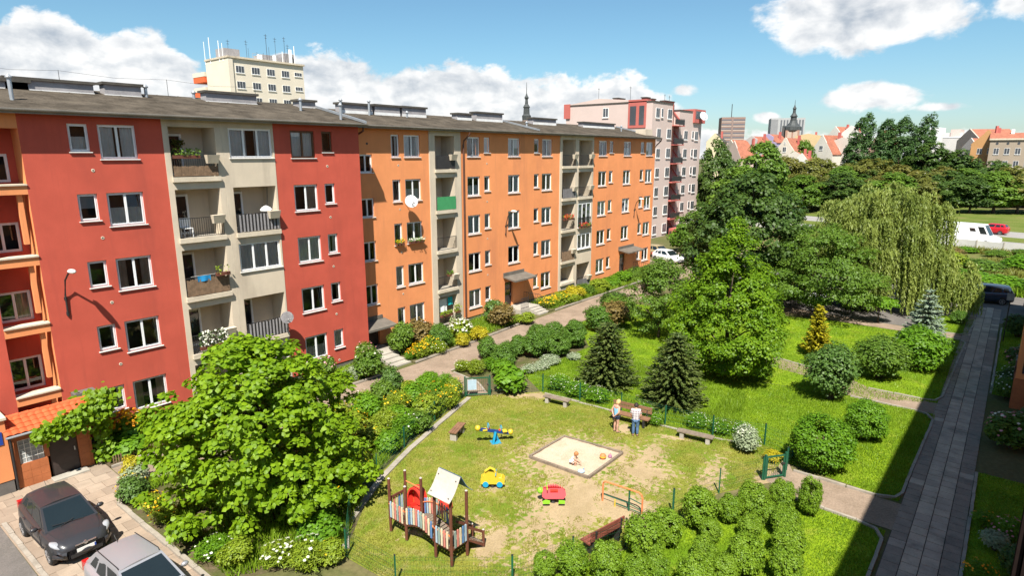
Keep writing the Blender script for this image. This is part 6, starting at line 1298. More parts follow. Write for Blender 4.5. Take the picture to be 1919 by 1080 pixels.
# red tunnel hood and slide on the rear of the low platform
sd_m = MB()
for i in range(16):
    a0, a1 = PI * i / 15 - .0, PI * (i + 1) / 15
    if i < 15:
        for (r0, r1, x0, x1) in ((.36, .36, XB + .03, XB + .30), (.30, .36, XB + .03, XB + .03)):
            sd_m.quad((x0, 14.62 + r0 * math.cos(a0), 1.02 + r0 * math.sin(a0) * 1.25), (x0 if r0 != r1 else x1, 14.62 + r1 * math.cos(a0), 1.02 + r1 * math.sin(a0) * 1.25), (x0 if r0 != r1 else x1, 14.62 + r1 * math.cos(a1), 1.02 + r1 * math.sin(a1) * 1.25), (x0, 14.62 + r0 * math.cos(a1), 1.02 + r0 * math.sin(a1) * 1.25))
sd_m.box(XB + .02, XB + .29, 14.26, 14.29, .62, 1.03).box(XB + .02, XB + .29, 14.95, 14.98, .62, 1.03)
sd_m.plate([(14.3, .66), (14.94, .66), (14.98, 1.1), (14.85, 1.38), (14.62, 1.47), (14.39, 1.38), (14.26, 1.1)], 'x', XB + .30, XB + .32)
ob('slide_hood', sd_m.mesh('slide_hood', 'pred'), pt)
ch = MB(); pp = [(XB + .05, .64), (XB + .4, .56), (XB + 1.2, .18), (XB + 1.6, .12)]
for (a, za), (b, zb_) in zip(pp, pp[1:]):
    ch.quad((a, 14.38, za), (b, 14.38, zb_), (b, 14.86, zb_), (a, 14.86, za))
    for y in (14.36, 14.84): ch.add([(a, y, za - .03), (b, y, zb_ - .03), (b, y, zb_ + .14), (a, y, za + .14), (a, y + .03, za - .03), (b, y + .03, zb_ - .03), (b, y + .03, zb_ + .14), (a, y + .03, za + .14)], [(0, 1, 2, 3), (7, 6, 5, 4), (3, 2, 6, 7), (0, 4, 5, 1)])
ob('slide', ch.mesh('slide', 'pred'), pt)
# climbing ramp at the right end
rm = MB(); rm.bar((XB + .03, 12.12, .60), (13.22, 12.02, .12), .05, .1).bar((XB + .03, 12.62, .60), (13.22, 12.52, .12), .05, .1)
rm.bar((XB + .03, 12.12, 1.02), (13.22, 12.02, .58), .045, .08).bar((XB + .03, 12.62, 1.02), (13.22, 12.52, .58), .045, .08)
ob('ramp_rail', rm.mesh('ramp_rail', 'brownpost'), pt)
for y in (12.02, 12.52): post(13.22, y, .66, .045)
for i in range(6): u = (i + .5) / 6; ob('ramp_plank', bx(-.045, .045, -.27, .27, -.012, .012, 'oldwood'), pt, (XB + .06 + .62 * u, 12.35 - .1 * u, .60 - .42 * u)).rotation_euler = (0, math.atan(.7), 0)

# seesaw
ss = thing('seesaw', 'blue seesaw with yellow ball heads at both ends', 'seesaw', (19.12, 16.62, 0), math.atan2(-.75, 1.1))
ob('beam', MB().bar((-.72, 0, .74), (.66, 0, .38), .10, .12).mesh('beam', 'pnavy'), ss)
ob('stand', MB().bar((-.12, -.12, .02), (0, -.06, .55), .09, .09).bar((.16, .14, .02), (0, .06, .55), .09, .09).bar((0, .12, .02), (0, .06, .55), .08, .08).box(-.2, .25, -.2, .2, 0, .03).mesh('stand', 'pteal'), ss)
for sx_, z in ((-.78, .80), (.72, .42)):
    h_ = ob('ball_head', MB().lathe([(.01, -.13), (.09, -.10), (.13, 0), (.09, .10), (.01, .13)], 12, (sx_, 0, z)).mesh('ball_head', 'pyellow', True), ss)
    ob('head_eye', MB().lathe([(.03, 0), (.01, .03)], 6, (sx_ * 1.04, 0, z + .11)).mesh('head_eye', 'porange'), h_)
    x = sx_ * .58; zz = z * .82 + .08 if sx_ < 0 else z + .13
    ob('seat', bx(x * 1.05 - .10, x * 1.05 + .10, -.13, .13, zz - .06, zz - .02, 'pyellow'), ss)
    ob('handle', MB().tube([(x * .68, -.16, zz + .18), (x * .68, -.10, zz + .02), (x * .68, .10, zz + .02), (x * .68, .16, zz + .18), (x * .68, 0, zz + .24), (x * .68, -.16, zz + .18)], .016, 6).mesh('handle', 'pteal'), ss)
for x, z in ((-.28, .70), (.22, .56)): ob('red_bump', MB().lathe([(.06, 0), (.05, .05), (.01, .07)], 8, (x, 0, z)).mesh('red_bump', 'pred'), ss)
# yellow spring car
yc_ = thing('spring_car', 'yellow car shaped spring rider with blue wheels', 'spring rider', (16.25, 14.25, 0), R(-52))
prof = [(-.46, .20), (.44, .20), (.47, .36), (.40, .44), (.20, .47), (.14, .60), (.02, .70), (-.16, .72), (-.30, .62), (-.37, .46), (-.46, .42)]
for y in (-.17, .15):
    ob('side_panel', MB().plate(prof, 'y', y, y + .025).mesh('side_panel', 'pyellow'), yc_)
    for x in (-.27, .27): ob('wheel', MB().tube([(x, y - .02, .19), (x, y + .045, .19)], .115, 14).mesh('wheel', 'pteal'), yc_)
ob('arch_hoop', MB().tube([(-.33, 0, .45), (-.28, 0, .66), (-.10, 0, .80), (.06, 0, .72), (.12, 0, .50)], .05, 8).mesh('arch_hoop', 'pyellow'), yc_)
ob('seat', bx(-.22, .02, -.14, .14, .38, .43, 'pteal'), yc_); ob('front_panel', bx(.30, .36, -.14, .14, .22, .45, 'pyellow'), yc_)
ob('handle', MB().tube([(.12, -.24, .60), (.12, .24, .60)], .018, 6).mesh('handle', 'pteal'), yc_)
sprg = MB().tube([(.10 * math.cos(i * .7), .10 * math.sin(i * .7), .0 + i * .0052) for i in range(46)], .014, 5); ob('spring', sprg.mesh('spring', 'iron'), yc_)
# red spring rider shaped like a spiny animal
lb = thing('spring_animal', 'red spring rider animal with spiny back and green feet', 'spring rider', (16.85, 11.82, 0), R(-50))
prof = [(-.42, .30), (-.30, .22), (.36, .22), (.46, .34), (.44, .50), (.34, .60)]
top_ = []
for i in range(9): x = .34 - i * .085; z = .62 + .10 * math.sin(i / 8 * PI); top_ += [(x, z + .05), (x - .045, z - .02)]
prof = prof + top_ + [(-.40, .50)]
for sy in (-1, 1):
    o = ob('side_panel', MB().plate(prof, 'y', -.0125, .0125).mesh('side_panel', 'coral'), lb, (0, sy * .17, 0)); o.rotation_euler = (sy * .52, 0, 0); o.location = (0, sy * .30, .05)
    f = ob('foot_panel', MB().plate([(-.40, .14), (-.16, .14), (-.14, .26), (-.30, .30), (-.42, .24)], 'y', -.012, .012).plate([(.16, .14), (.40, .14), (.40, .26), (.18, .28)], 'y', -.012, .012).mesh('foot_panel', 'plime'), lb, (0, sy * .34, 0))
ob('head', MB().lathe([(.01, -.12), (.09, -.08), (.12, 0), (.08, .09), (.01, .12)], 10, (-.48, 0, .48)).mesh('head', 'plime', True), lb)
ob('seat', bx(-.12, .16, -.13, .13, .50, .55, 'pred'), lb); ob('handle', MB().tube([(-.24, -.26, .66), (-.24, .26, .66)], .018, 6).mesh('handle', 'plime'), lb)
ob('spring', MB().tube([(.10 * math.cos(i * .7), .10 * math.sin(i * .7), .0 + i * .0052) for i in range(46)], .014, 5).mesh('spring', 'iron'), lb)
# climbing frame of bent tubes
hu = thing('climbing_frame', 'low tubular climbing frame with red hoop and green bars', 'climbing frame', (0, 0, 0))
ob('hoop', MB().tube([(18.06, 10.44, 0), (18.06, 10.44, .70), (18.06, 10.40, .80), (18.06, 10.32, .84), (18.1, 9.4, .86), (18.11, 9.0, .86), (18.11, 8.90, .80), (18.11, 8.86, .70), (18.11, 8.86, 0)], .032, 8).mesh('hoop', 'porange'), hu)
ob('post', MB().tube([(18.11, 9.38, 0), (18.11, 9.38, .84)], .035, 8).mesh('post', 'pgreen'), hu); ob('stake', MB().tube([(18.02, 9.9, 0), (18.02, 9.9, .30)], .025, 6).mesh('stake', 'pyellow'), hu)
for z0, z1, a, b in ((.30, .30, 10.44, 9.38), (.32, .22, 9.38, 8.86), (.55, .45, 9.38, 8.86), (.12, .10, 9.9, 8.86)): ob('bar', MB().tube([(18.07, a, z0), (18.11, b, z1)], .018, 6).mesh('bar', 'pgreen'), hu)
# sandpit
sp_ = thing('sandpit', 'square sandpit with a worn timber rim', 'sandpit', (0, 0, 0))
SC = [(18.95, 14.55), (21.45, 14.48), (21.75, 11.68), (19.08, 11.7)]
for a, b in zip(SC, SC[1:] + SC[:1]):
    a = Vector(a); b = Vector(b); d = (b - a); n_ = 2
    for i in range(n_):
        p0 = a + d * (i / n_ + .004); p1 = a + d * ((i + 1) / n_ - .004); ob('rim_board', MB().bar((p0.x, p0.y, .05), (p1.x, p1.y, .05), .10, .15).mesh('rim_board', 'oldwood'), sp_)
gx, gy = 26, 26; V = []; F = []
for j in range(gy + 1):
    for i in range(gx + 1):
        u, v = i / gx, j / gy; q = (Vector(SC[0]) * (1 - u) + Vector(SC[1]) * u) * (1 - v) + (Vector(SC[3]) * (1 - u) + Vector(SC[2]) * u) * v
        V.append((q.x, q.y, .02 + .045 * float(vnoise(q.x * 2.2, q.y * 2.2, 3)) + .025 * float(vnoise(q.x * 6, q.y * 6, 4))))
for j in range(gy):
    for i in range(gx): k = j * (gx + 1) + i; F.append((k, k + gx + 1, k + gx + 2, k + 1))
sm = MB(); sm.add(V, F); so_ = ob('sand', sm.mesh('sand', 'sand', True), sp_); so_['kind'] = 'stuff'
bl_ = thing('toy_ball', 'orange toy ball lying in the corner of the sandpit', 'ball', (20.75, 12.05, .19)); bl_.scale = (.8,) * 3; ob('ball', MB().lathe([(.01, -.17), (.10, -.14), (.16, -.06), (.17, .03), (.12, .12), (.01, .17)], 14).mesh('ball', 'porange', True), bl_); ob('stripe', MB().lathe([(.172, -.03), (.174, .0), (.172, .03)], 14).mesh('stripe', 'pyellow'), bl_)
tb = thing('toy_bag', 'pink and violet toy beside the orange ball', 'toy', (21.05, 11.88, .06)); tb.scale = (.7,) * 3; ob('body', MB().lathe([(.10, 0), (.13, .08), (.08, .2), (.02, .24)], 10).mesh('body', pm('violet_toy', (.30, .14, .22), .6)), tb); ob('handle', MB().tube([(-.06, 0, .2), (0, 0, .32), (.06, 0, .2)], .012, 6).mesh('handle', 'pink'), tb)
ts = thing('toy_spade', 'small pale blue toy dish in the sand', 'toy', (19.25, 12.15, .08)); ob('dish', MB().lathe([(.12, 0), (.15, .04), (.14, .05), (.10, .015)], 12).mesh('dish', 'plight'), ts); ob('handle', MB().bar((.13, 0, .04), (.26, .03, .04), .03, .015).mesh('handle', 'pblue'), ts)
# benches
def plank(parent, L, w, z, y, t=.045, mat='oldwood', name='seat_plank'): return ob(name, bx(-L / 2, L / 2, y - w / 2, y + w / 2, z - t / 2, z + t / 2, mat), parent)
def low_bench(label, x, y, rz, L, h=.42, mat='oldwood'):
    b = thing('bench', label, 'bench', (x, y, 0), rz)
    for yy in (-.13, .0, .13): plank(b, L, .12, h, yy, mat=mat)
    for xx in (-L * .36, L * .36): ob('leg', bx(xx - .09, xx + .09, -.15, .15, 0, h - .024, 'concrete'), b)
low_bench('backless weathered bench by the far fence near the gate', 24.35, 16.95, R(98), 1.45, .36); low_bench('backless dark wooden bench by the garden edging left of the seesaw', 18.5, 18.35, R(22), 1.15, .42, 'benchwood'); low_bench('backless grey plank bench by the fence right of the people', 24.95, 9.8, R(-82), 1.6, .34)
def back_bench(label, x, y, rz, L, mat, seat=.44):
    b = thing('bench', label, 'bench', (x, y, 0), rz)
    for yy in (-.2, -.06, .08): plank(b, L, .12, seat, yy, mat=mat)
    for z in (seat + .22, seat + .40): o = ob('back_plank', bx(-L / 2, L / 2, .20, .24, z - .07, z + .07, mat), b)
    for xx in (-L * .38, L * .38): ob('leg', MB().box(xx - .05, xx + .05, -.25, .18, 0, seat - .023).bar((xx, .18, .2), (xx, .26, seat + .47), .08, .04).mesh('leg', 'iron'), b)
back_bench('bench with backrest in front of the two people', 24.75, 12.95, R(-84), 1.95, 'benchwood'); back_bench('dark red bench seen from behind, between the bushes and the sand', 15.75, 9.05, R(-12) + PI, 1.55, 'benchred')
# fence round the playground
fn = thing('mesh_fence', 'low green wire mesh fence with posts round the playground', 'fence', (0, 0, 0))
FP = [[(23.1, 20.4), (25.28, 18.53), (25.5, 16.29), (25.66, 13.95), (25.61, 11.57), (25.88, 9.37), (26.46, 7.25), (26.07, 5.96), (24.75, 5.85)], [(23.35, 6.35), (21.33, 7.31), (18.9, 8.05), (16.2, 8.45), (14.3, 9.25), (12.42, 10.15), (10.22, 12.84), (10.09, 15.07), (11.8, 17.15), (13.88, 18.29), (16.23, 19.36), (19.0, 20.35), (22.09, 21.26)]]
pm_ = MB().box(-.03, .03, -.022, .022, 0, 1.02).mesh('fence_post', 'pgreen'); cp_ = MB().box(-.034, .034, -.026, .026, 1.02, 1.035).mesh('post_cap', 'iron')
for line in FP:
    for a in line: o = ob('fence_post', pm_, fn, (a[0], a[1], 0), rnd.uniform(0, 3)); ob('post_cap', cp_, o)
    for a, b in zip(line, line[1:]):
        a = Vector(a).to_3d(); b = Vector(b).to_3d(); mb = MB(); k = int((b - a).length / .09)
        def wire(p, q, r=.0022):
            d = (q - p).normalized(); u = Vector((0, 0, 1)) if abs(d.z) < .9 else Vector((1, 0, 0)); s_ = d.cross(u) * r; u = s_.cross(d)
            mb.add([p + s_, p - s_ * .5 + u, p - s_ * .5 - u, q + s_, q - s_ * .5 + u, q - s_ * .5 - u], [(0, 1, 4, 3), (1, 2, 5, 4), (2, 0, 3, 5)])
        for i in range(k): p = a.lerp(b, i / k); wire(p + Vector((0, 0, .05)), p + Vector((0, 0, .95)))
        for z in (.06, .25, .45, .65, .85, .95): wire(a + Vector((0, 0, z)), b + Vector((0, 0, z)), .0035)
        ob('wire_panel', mb.mesh('wire_panel', 'pgreen'), fn)
def gate(label, a, b, h=1.15, sign=True):
    a = Vector(a); b = Vector(b); d = b - a; L = d.length; t = thing('gate', label, 'gate', (a.x, a.y, 0), math.atan2(d.y, d.x))
    for x in (0, L): o = ob('gate_post', bx(x - .04, x + .04, -.04, .04, 0, h + .08, 'pgreen'), t)
    ob('gate_frame', MB().box(.06, L - .06, -.02, .02, h - .06, h).box(.06, L - .06, -.02, .02, .08, .13).box(.06, .11, -.02, .02, .13, h - .06).box(L - .11, L - .06, -.02, .02, .13, h - .06).mesh('gate_frame', 'pgreen'), t)
    mb = MB(); k = int((L - .22) / .1)
    for i in range(1, k): x = .11 + (L - .22) * i / k; mb.box(x - .004, x + .004, -.004, .004, .13, h - .06)
    ob('gate_bars', mb.mesh('gate_bars', 'pgreen'), t)
    if sign: ob('sign_plate', bx(.14, L * .46, -.035, -.025, .38, .95, 'plight'), t)
    ob('latch', bx(L - .16, L - .06, -.05, .03, .6, .66, 'iron'), t)
gate('green metal gate with a pale notice by the garden path', (22.12, 21.3), (23.1, 20.42), 1.05); gate('open green metal gate by the large globe bush', (23.4, 6.3), (24.15, 5.75), 1.0, False)

# ------------------------------------------------------------------ people
M['skin'] = pm('skin', (0.50, 0.285, 0.20), 0.55, 0.06, 4); M['blond'] = pm('blond_hair', (0.55, 0.36, 0.16), 0.6, 0.25, 8, 60); M['darkhair'] = pm('dark_hair', (0.03, 0.022, 0.018), 0.6, 0.3, 8, 60); M['redhair'] = pm('ginger_hair', (0.38, 0.16, 0.06), 0.6, 0.2, 8, 60)
M['sky_top'] = pm('pale_blue_cotton', (0.22, 0.48, 0.66), 0.85, 0.08, 6, 80); M['shorts'] = pm('dark_blue_shorts', (0.035, 0.05, 0.10), 0.85, 0.15, 6, 80); M['jeans'] = pm('blue_jeans', (0.07, 0.13, 0.23), 0.85, 0.2, 6, 80); M['shoe'] = pm('dark_shoe', (0.05, 0.04, 0.04), 0.6); M['whitecloth'] = pm('white_cotton', (0.78, 0.77, 0.75), 0.85, 0.05, 6, 80)
def plaid():
    m = bpy.data.materials.new('plaid_shirt'); m.use_nodes = True; t = NT(m.node_tree); s = t.n('SeparateXYZ', i_0=t.n('TexCoord').outputs['Object'])
    ln = None
    for o_ in (1, 2):
        f = t.m('ABSOLUTE', t.m('SUBTRACT', t.m('FRACT', t.m('MULTIPLY', s.outputs[o_], 9.0)), .5)); l = t.m('GREATER_THAN', f, .33); ln = l if ln is None else t.m('ADD', ln, l)
    c = t.mix(t.m('MULTIPLY', ln, .5, clamp=True), (.52, .50, .50), (.16, .11, .16)); p = t.n('BsdfPrincipled', i_Base_Color=c, i_Roughness=.85); t.n('OutputMaterial', i_Surface=p); M['plaid'] = m
plaid()
def skinned(name, J, E_, mat, parent, root, sub=2):
    me = bpy.data.meshes.new(name); bm = bmesh.new(); lay = bm.verts.layers.skin.verify(); vs = {}
    for k, (p, r) in J.items():
        v = bm.verts.new(p); r = r if isinstance(r, tuple) else (r, r); v[lay].radius = r; v[lay].use_root = (k == root); vs[k] = v
    for a, b in E_: bm.edges.new((vs[a], vs[b]))
    bm.to_mesh(me); bm.free(); o = ob(name, me, parent); s = o.modifiers.new('skin', 'SKIN'); s.use_smooth_shade = True; d = o.modifiers.new('sub', 'SUBSURF'); d.levels = sub; d.render_levels = sub
    bpy.context.view_layer.update(); dg = bpy.context.evaluated_depsgraph_get(); m2 = bpy.data.meshes.new_from_object(o.evaluated_get(dg)); o.modifiers.clear(); o.data = m2; m2.name = name; m2.materials.clear(); m2.materials.append(M[mat])
    m2.polygons.foreach_set('use_smooth', [True] * len(m2.polygons)); return o
def hand(J, E_, key, w, d, side):
    """five fingers rooted in the palm"""
    d = Vector(d).normalized(); s = d.cross(Vector((0, 0, 1)) if abs(d.z) < .8 else Vector((1, 0, 0))).normalized(); w = Vector(w); J[key + 'palm'] = (w + d * .05, (.024, .016)); E_.append((key, key + 'palm'))
    for i, (o_, L) in enumerate(((-.024, .055), (-.008, .065), (.009, .062), (.025, .048))):
        a = w + d * .085 + s * o_; b = a + d * L * .55; c = b + d * L * .4 + d.cross(s) * .012 * side; J[f'{key}f{i}a'] = (a, .0085); J[f'{key}f{i}b'] = (b, .008); J[f'{key}f{i}c'] = (c, .0065); E_ += [(key + 'palm', f'{key}f{i}a'), (f'{key}f{i}a', f'{key}f{i}b'), (f'{key}f{i}b', f'{key}f{i}c')]
    a = w + d * .035 + s * .036 * side; J[key + 't1'] = (a, .010); J[key + 't2'] = (a + d * .035 + s * .014 * side, .0085); E_ += [(key + 'palm', key + 't1'), (key + 't1', key + 't2')]
def headbits(p, hp, face, r, hair, hairlen=.0, scale=1.0):
    """hair cap, eyes, ears, nose and mouth on a head centred at hp looking along face"""
    face = Vector(face).normalized(); hp = Vector(hp); side = Vector((0, 0, 1)).cross(face).normalized(); upv = face.cross(side)
    mb = MB(); n1, n2 = 14, 9
    vs = []; fs = []
    for j in range(n2 + 1):
        th_ = PI * .62 * j / n2
        for i in range(n1):
            ph = 2 * PI * i / n1; fr_ = math.cos(ph); lim = th_ * (1.0 - .34 * max(0, fr_)) ; rr = r * (1.10 + .03 * math.sin(5 * ph + j))
            vs.append(hp - face * r * .10 + (face * math.cos(ph) * math.sin(lim) * 1.02 + side * math.sin(ph) * math.sin(lim) * .95) * rr + upv * math.cos(lim) * rr * 1.12 - upv * hairlen * max(0, -fr_) * (j / n2))
    for j in range(n2):
        for i in range(n1): k = (i + 1) % n1; fs.append((j * n1 + i, (j + 1) * n1 + i, (j + 1) * n1 + k, j * n1 + k))
    mb.add(vs, fs); ob('hair', mb.mesh('hair', hair, True), p)
    ey = MB(); mo = MB()
    for sg in (-1, 1): c = hp + face * r * .90 + side * sg * r * .36 + upv * r * .05; ey.lathe([(.002, -.009), (.010, 0), (.002, .009)], 6, c)
    ob('eyes', ey.mesh('eyes', 'darkhair'), p)
    c = hp + face * r * .93 - upv * r * .48; mo.obox(c, (.014, r * .5, .010), math.atan2(face.y, face.x)); ob('mouth', mo.mesh('mouth', 'pink'), p)
def adult(label, x, y, rz, H, female):
    k = H / 1.0; p = thing('person', label, 'person', (x, y, .012), rz); J = {}; E_ = []
    def P_(n, x_, y_, z_, r): J[n] = (Vector((x_, y_, z_)) * k, tuple(q * k for q in r) if isinstance(r, tuple) else r * k)
    sw = .098 if female else .112; hw = .052
    lean = .035
    P_('pel', 0, 0, .53, (.074, .056)); P_('wai', .005, 0, .61, (.070, .050) if female else (.080, .058)); P_('che', .01, 0, .73, (.086, .060) if female else (.098, .066)); P_('neb', .02, 0, .815, .040); P_('nec', lean, 0, .85, .030); P_('hea', lean + .03, 0, .905, (.052, .060)); P_('top', lean + .035, 0, .955, (.042, .048)); P_('nos', lean + .088, 0, .895, .008)
    E_ += [('pel', 'wai'), ('wai', 'che'), ('che', 'neb'), ('neb', 'nec'), ('nec', 'hea'), ('hea', 'top'), ('hea', 'nos')]
    for s, sg in (('l', 1), ('r', -1)):
        P_(s + 'ear', lean + .025, sg * .060, .905, (.006, .014)); E_.append(('hea', s + 'ear'))
        P_(s + 'sho', .012, sg * sw, .80, .036); 
        if female: P_(s + 'elb', -.055, sg * (sw + .045), .655, .026); wr = (-.085, sg * .045, .545)
        else: P_(s + 'elb', .02 if sg > 0 else .0, sg * (sw + .03), .645, .030); wr = (.10, sg * .075, .52) if sg > 0 else (.07, sg * .09, .50)
        P_(s, *wr, .017); E_ += [('che', s + 'sho'), (s + 'sho', s + 'elb'), (s + 'elb', s)]
        dirv = (-.1, -sg * .55, -.5) if female else (.4, -sg * .15, -.8); hand(J, E_, s, Vector(wr) * k, dirv, sg)
        P_(s + 'hip', 0, sg * hw, .485, .056); P_(s + 'kne', .012, sg * (hw + .004), .28, .036); P_(s + 'cal', -.004, sg * (hw + .004), .20, .034); P_(s + 'ank', -.006, sg * (hw + .005), .05, .022); P_(s + 'toe', .085, sg * (hw + .022), .016, (.022, .014)); P_(s + 'hee', -.03, sg * (hw + .004), .02, .018)
        E_ += [('pel', s + 'hip'), (s + 'hip', s + 'kne'), (s + 'kne', s + 'cal'), (s + 'cal', s + 'ank'), (s + 'ank', s + 'toe'), (s + 'ank', s + 'hee')]
    ob_b = skinned('body', J, E_, 'skin', p, 'pel')
    def cloth(name, keys, edges, mat, grow):
        Jc = {}
        for q in keys:
            v, r = J[q]; r = r if isinstance(r, tuple) else (r, r); Jc[q] = (v, (r[0] + grow, r[1] + grow))
        return Jc, name, edges, mat
    g_ = .020
    if female:
        Jc, *_ = cloth('top', ['pel', 'wai', 'che', 'neb'], None, None, g_); Jc['neb'] = (J['neb'][0] - Vector((.012, 0, .012)) * k, .058 * k); Jc['che'] = (J['che'][0] + Vector((-.006, 0, .012)) * k, (.104 * k, .080 * k)); Jc['lsho'] = (J['lsho'][0] * 1.0 - Vector((0, .03, 0)), .038 * k); Jc['rsho'] = (J['rsho'][0] + Vector((0, .03, 0)), .038 * k)
        skinned('sleeveless_top', Jc, [('pel', 'wai'), ('wai', 'che'), ('che', 'neb'), ('che', 'lsho'), ('che', 'rsho')], 'sky_top', p, 'wai')
        Jc = {'pel': (J['pel'][0] - Vector((0, 0, .0)), (.088 * k, .070 * k)), 'lhip': (J['lhip'][0], .068 * k), 'rhip': (J['rhip'][0], .068 * k), 'lth': (J['lhip'][0].lerp(J['lkne'][0], .5), .060 * k), 'rth': (J['rhip'][0].lerp(J['rkne'][0], .5), .060 * k)}
        skinned('shorts', Jc, [('pel', 'lhip'), ('pel', 'rhip'), ('lhip', 'lth'), ('rhip', 'rth')], 'shorts', p, 'pel')
    else:
        Jc, *_ = cloth('shirt', ['pel', 'wai', 'che', 'neb', 'lsho', 'rsho'], None, None, g_); Jc['neb'] = (J['neb'][0] - Vector((.012, 0, .008)) * k, .062 * k); Jc['che'] = (J['che'][0] + Vector((-.008, 0, .02)) * k, (.118 * k, .086 * k))
        for s in 'lr': Jc[s + 'sl'] = (J[s + 'sho'][0].lerp(J[s + 'elb'][0], .8), .040 * k)
        skinned('plaid_shirt', Jc, [('pel', 'wai'), ('wai', 'che'), ('che', 'neb'), ('che', 'lsho'), ('che', 'rsho'), ('lsho', 'lsl'), ('rsho', 'rsl')], 'plaid', p, 'wai')
        Jc = {'pel': (J['pel'][0], (.082 * k, .064 * k))}; Ec = []
        for s in 'lr':
            for q in ('hip', 'kne', 'cal', 'ank'): v, r = J[s + q]; Jc[s + q] = (v, r + .012 * k if q != 'ank' else .040 * k)
            Ec += [('pel', s + 'hip'), (s + 'hip', s + 'kne'), (s + 'kne', s + 'cal'), (s + 'cal', s + 'ank')]
        skinned('jeans', Jc, Ec, 'jeans', p, 'pel')
    for s in 'lr':
        a, b = J[s + 'hee'][0], J[s + 'toe'][0]; ob('shoe', MB().bar((a.x, a.y, .022), (b.x + .03, b.y, .018), .075, .036).mesh('shoe', 'shoe'), p)
    headbits(p, J['hea'][0] + Vector((0, 0, .012 * k)), (1, 0, -.25), .064 * k, 'blond' if female else 'darkhair', .05 if female else .015)
adult('person in pale blue sleeveless top and dark shorts, hands behind the back', 23.45, 12.98, R(-18), 1.60, True)
adult('person in white plaid shirt and jeans standing at the bench', 23.65, 12.1, R(28), 1.58, False)
def child():
    p = thing('person', 'small child in white squatting in the sandpit', 'person', (19.55, 12.75, .06), R(-58)); J = {}; E_ = []
    def P_(n, x_, y_, z_, r): J[n] = (Vector((x_, y_, z_)), r)
    P_('pel', -.06, 0, .15, (.085, .075)); P_('wai', -.03, 0, .23, (.080, .07)); P_('che', .03, 0, .33, (.085, .07)); P_('nec', .09, 0, .41, .036); P_('hea', .13, 0, .48, (.075, .08)); P_('top', .135, 0, .54, .06); P_('nos', .21, 0, .47, .010); E_ += [('pel', 'wai'), ('wai', 'che'), ('che', 'nec'), ('nec', 'hea'), ('hea', 'top'), ('hea', 'nos')]
    for s, sg in (('l', 1), ('r', -1)):
        P_(s + 'sho', .05, sg * .10, .36, .036); P_(s + 'elb', .15, sg * .13, .27, .028); P_(s, .25, sg * .08, .19, .018); E_ += [('che', s + 'sho'), (s + 'sho', s + 'elb'), (s + 'elb', s)]; hand(J, E_, s, (.25, sg * .08, .19), (.6, 0, -.6), sg)
        P_(s + 'hip', -.02, sg * .07, .14, .055); P_(s + 'kne', .14, sg * .12, .22, .042); P_(s + 'ank', .07, sg * .10, .05, .028); P_(s + 'toe', .16, sg * .12, .025, .024); E_ += [('pel', s + 'hip'), (s + 'hip', s + 'kne'), (s + 'kne', s + 'ank'), (s + 'ank', s + 'toe')]
        P_(s + 'ear', .12, sg * .078, .47, .012); E_.append(('hea', s + 'ear'))
    skinned('body', J, E_, 'skin', p, 'pel')
    Jc = {'pel': (J['pel'][0], (.105, .095)), 'wai': (J['wai'][0], (.098, .086)), 'che': (J['che'][0], (.10, .086)), 'lsho': (J['lsho'][0], .048), 'rsho': (J['rsho'][0], .048)}
    skinned('white_romper', Jc, [('pel', 'wai'), ('wai', 'che'), ('che', 'lsho'), ('che', 'rsho')], 'whitecloth', p, 'wai')
    headbits(p, J['hea'][0] + Vector((0, 0, .015)), (1, 0, -.35), .088, 'redhair')
child()
# ------------------------------------------------------------------ vehicles
def paint(name, c, metal=.0, rough=.28): 
    m = pm(name, c, rough, 0.0, 1, 60, spec=.35, metal=metal, coat=.4); M[name] = m; return name
paint('car_aubergine', (0.030, 0.030, 0.034), .0, .32); paint('car_silver', (0.40, 0.40, 0.42), .5, .35); paint('car_white', (0.80, 0.80, 0.79)); paint('car_red', (0.45, 0.012, 0.02)); paint('car_blue', (0.03, 0.05, 0.085), .3); paint('car_teal', (0.03, 0.07, 0.085), .3); paint('car_grey', (0.18, 0.18, 0.19), .4); paint('car_gold', (0.42, 0.33, 0.17), .3)
M['carglass'] = pm('car_glass', (0.012, 0.018, 0.02), 0.04, 0.1, 1, spec=.8); M['rubber'] = pm('tyre_rubber', (0.022, 0.022, 0.022), 0.85, 0.2); M['rim'] = pm('alloy_rim', (0.45, 0.45, 0.46), 0.35, 0.05, metal=.7); M['blackplastic'] = pm('black_plastic', (0.025, 0.025, 0.026), 0.55, 0.1); M['lamp'] = pm('headlamp_glass', (0.30, 0.31, 0.33), 0.12, 0.1, 6, spec=.8); M['tail'] = pm('tail_lamp', (0.42, 0.01, 0.012), 0.15, 0.05, spec=.6); M['plate'] = pm('number_plate', (0.74, 0.74, 0.72), 0.5, 0.03); M['chrome'] = pm('chrome', (0.6, 0.62, 0.64), 0.15, 0.03, metal=.9)
def interp(xs, ys, x):
    for i in range(len(xs) - 1):
        if x <= xs[i + 1]: t = (x - xs[i]) / (xs[i + 1] - xs[i]); return ys[i] + (ys[i + 1] - ys[i]) * t
    return ys[-1]
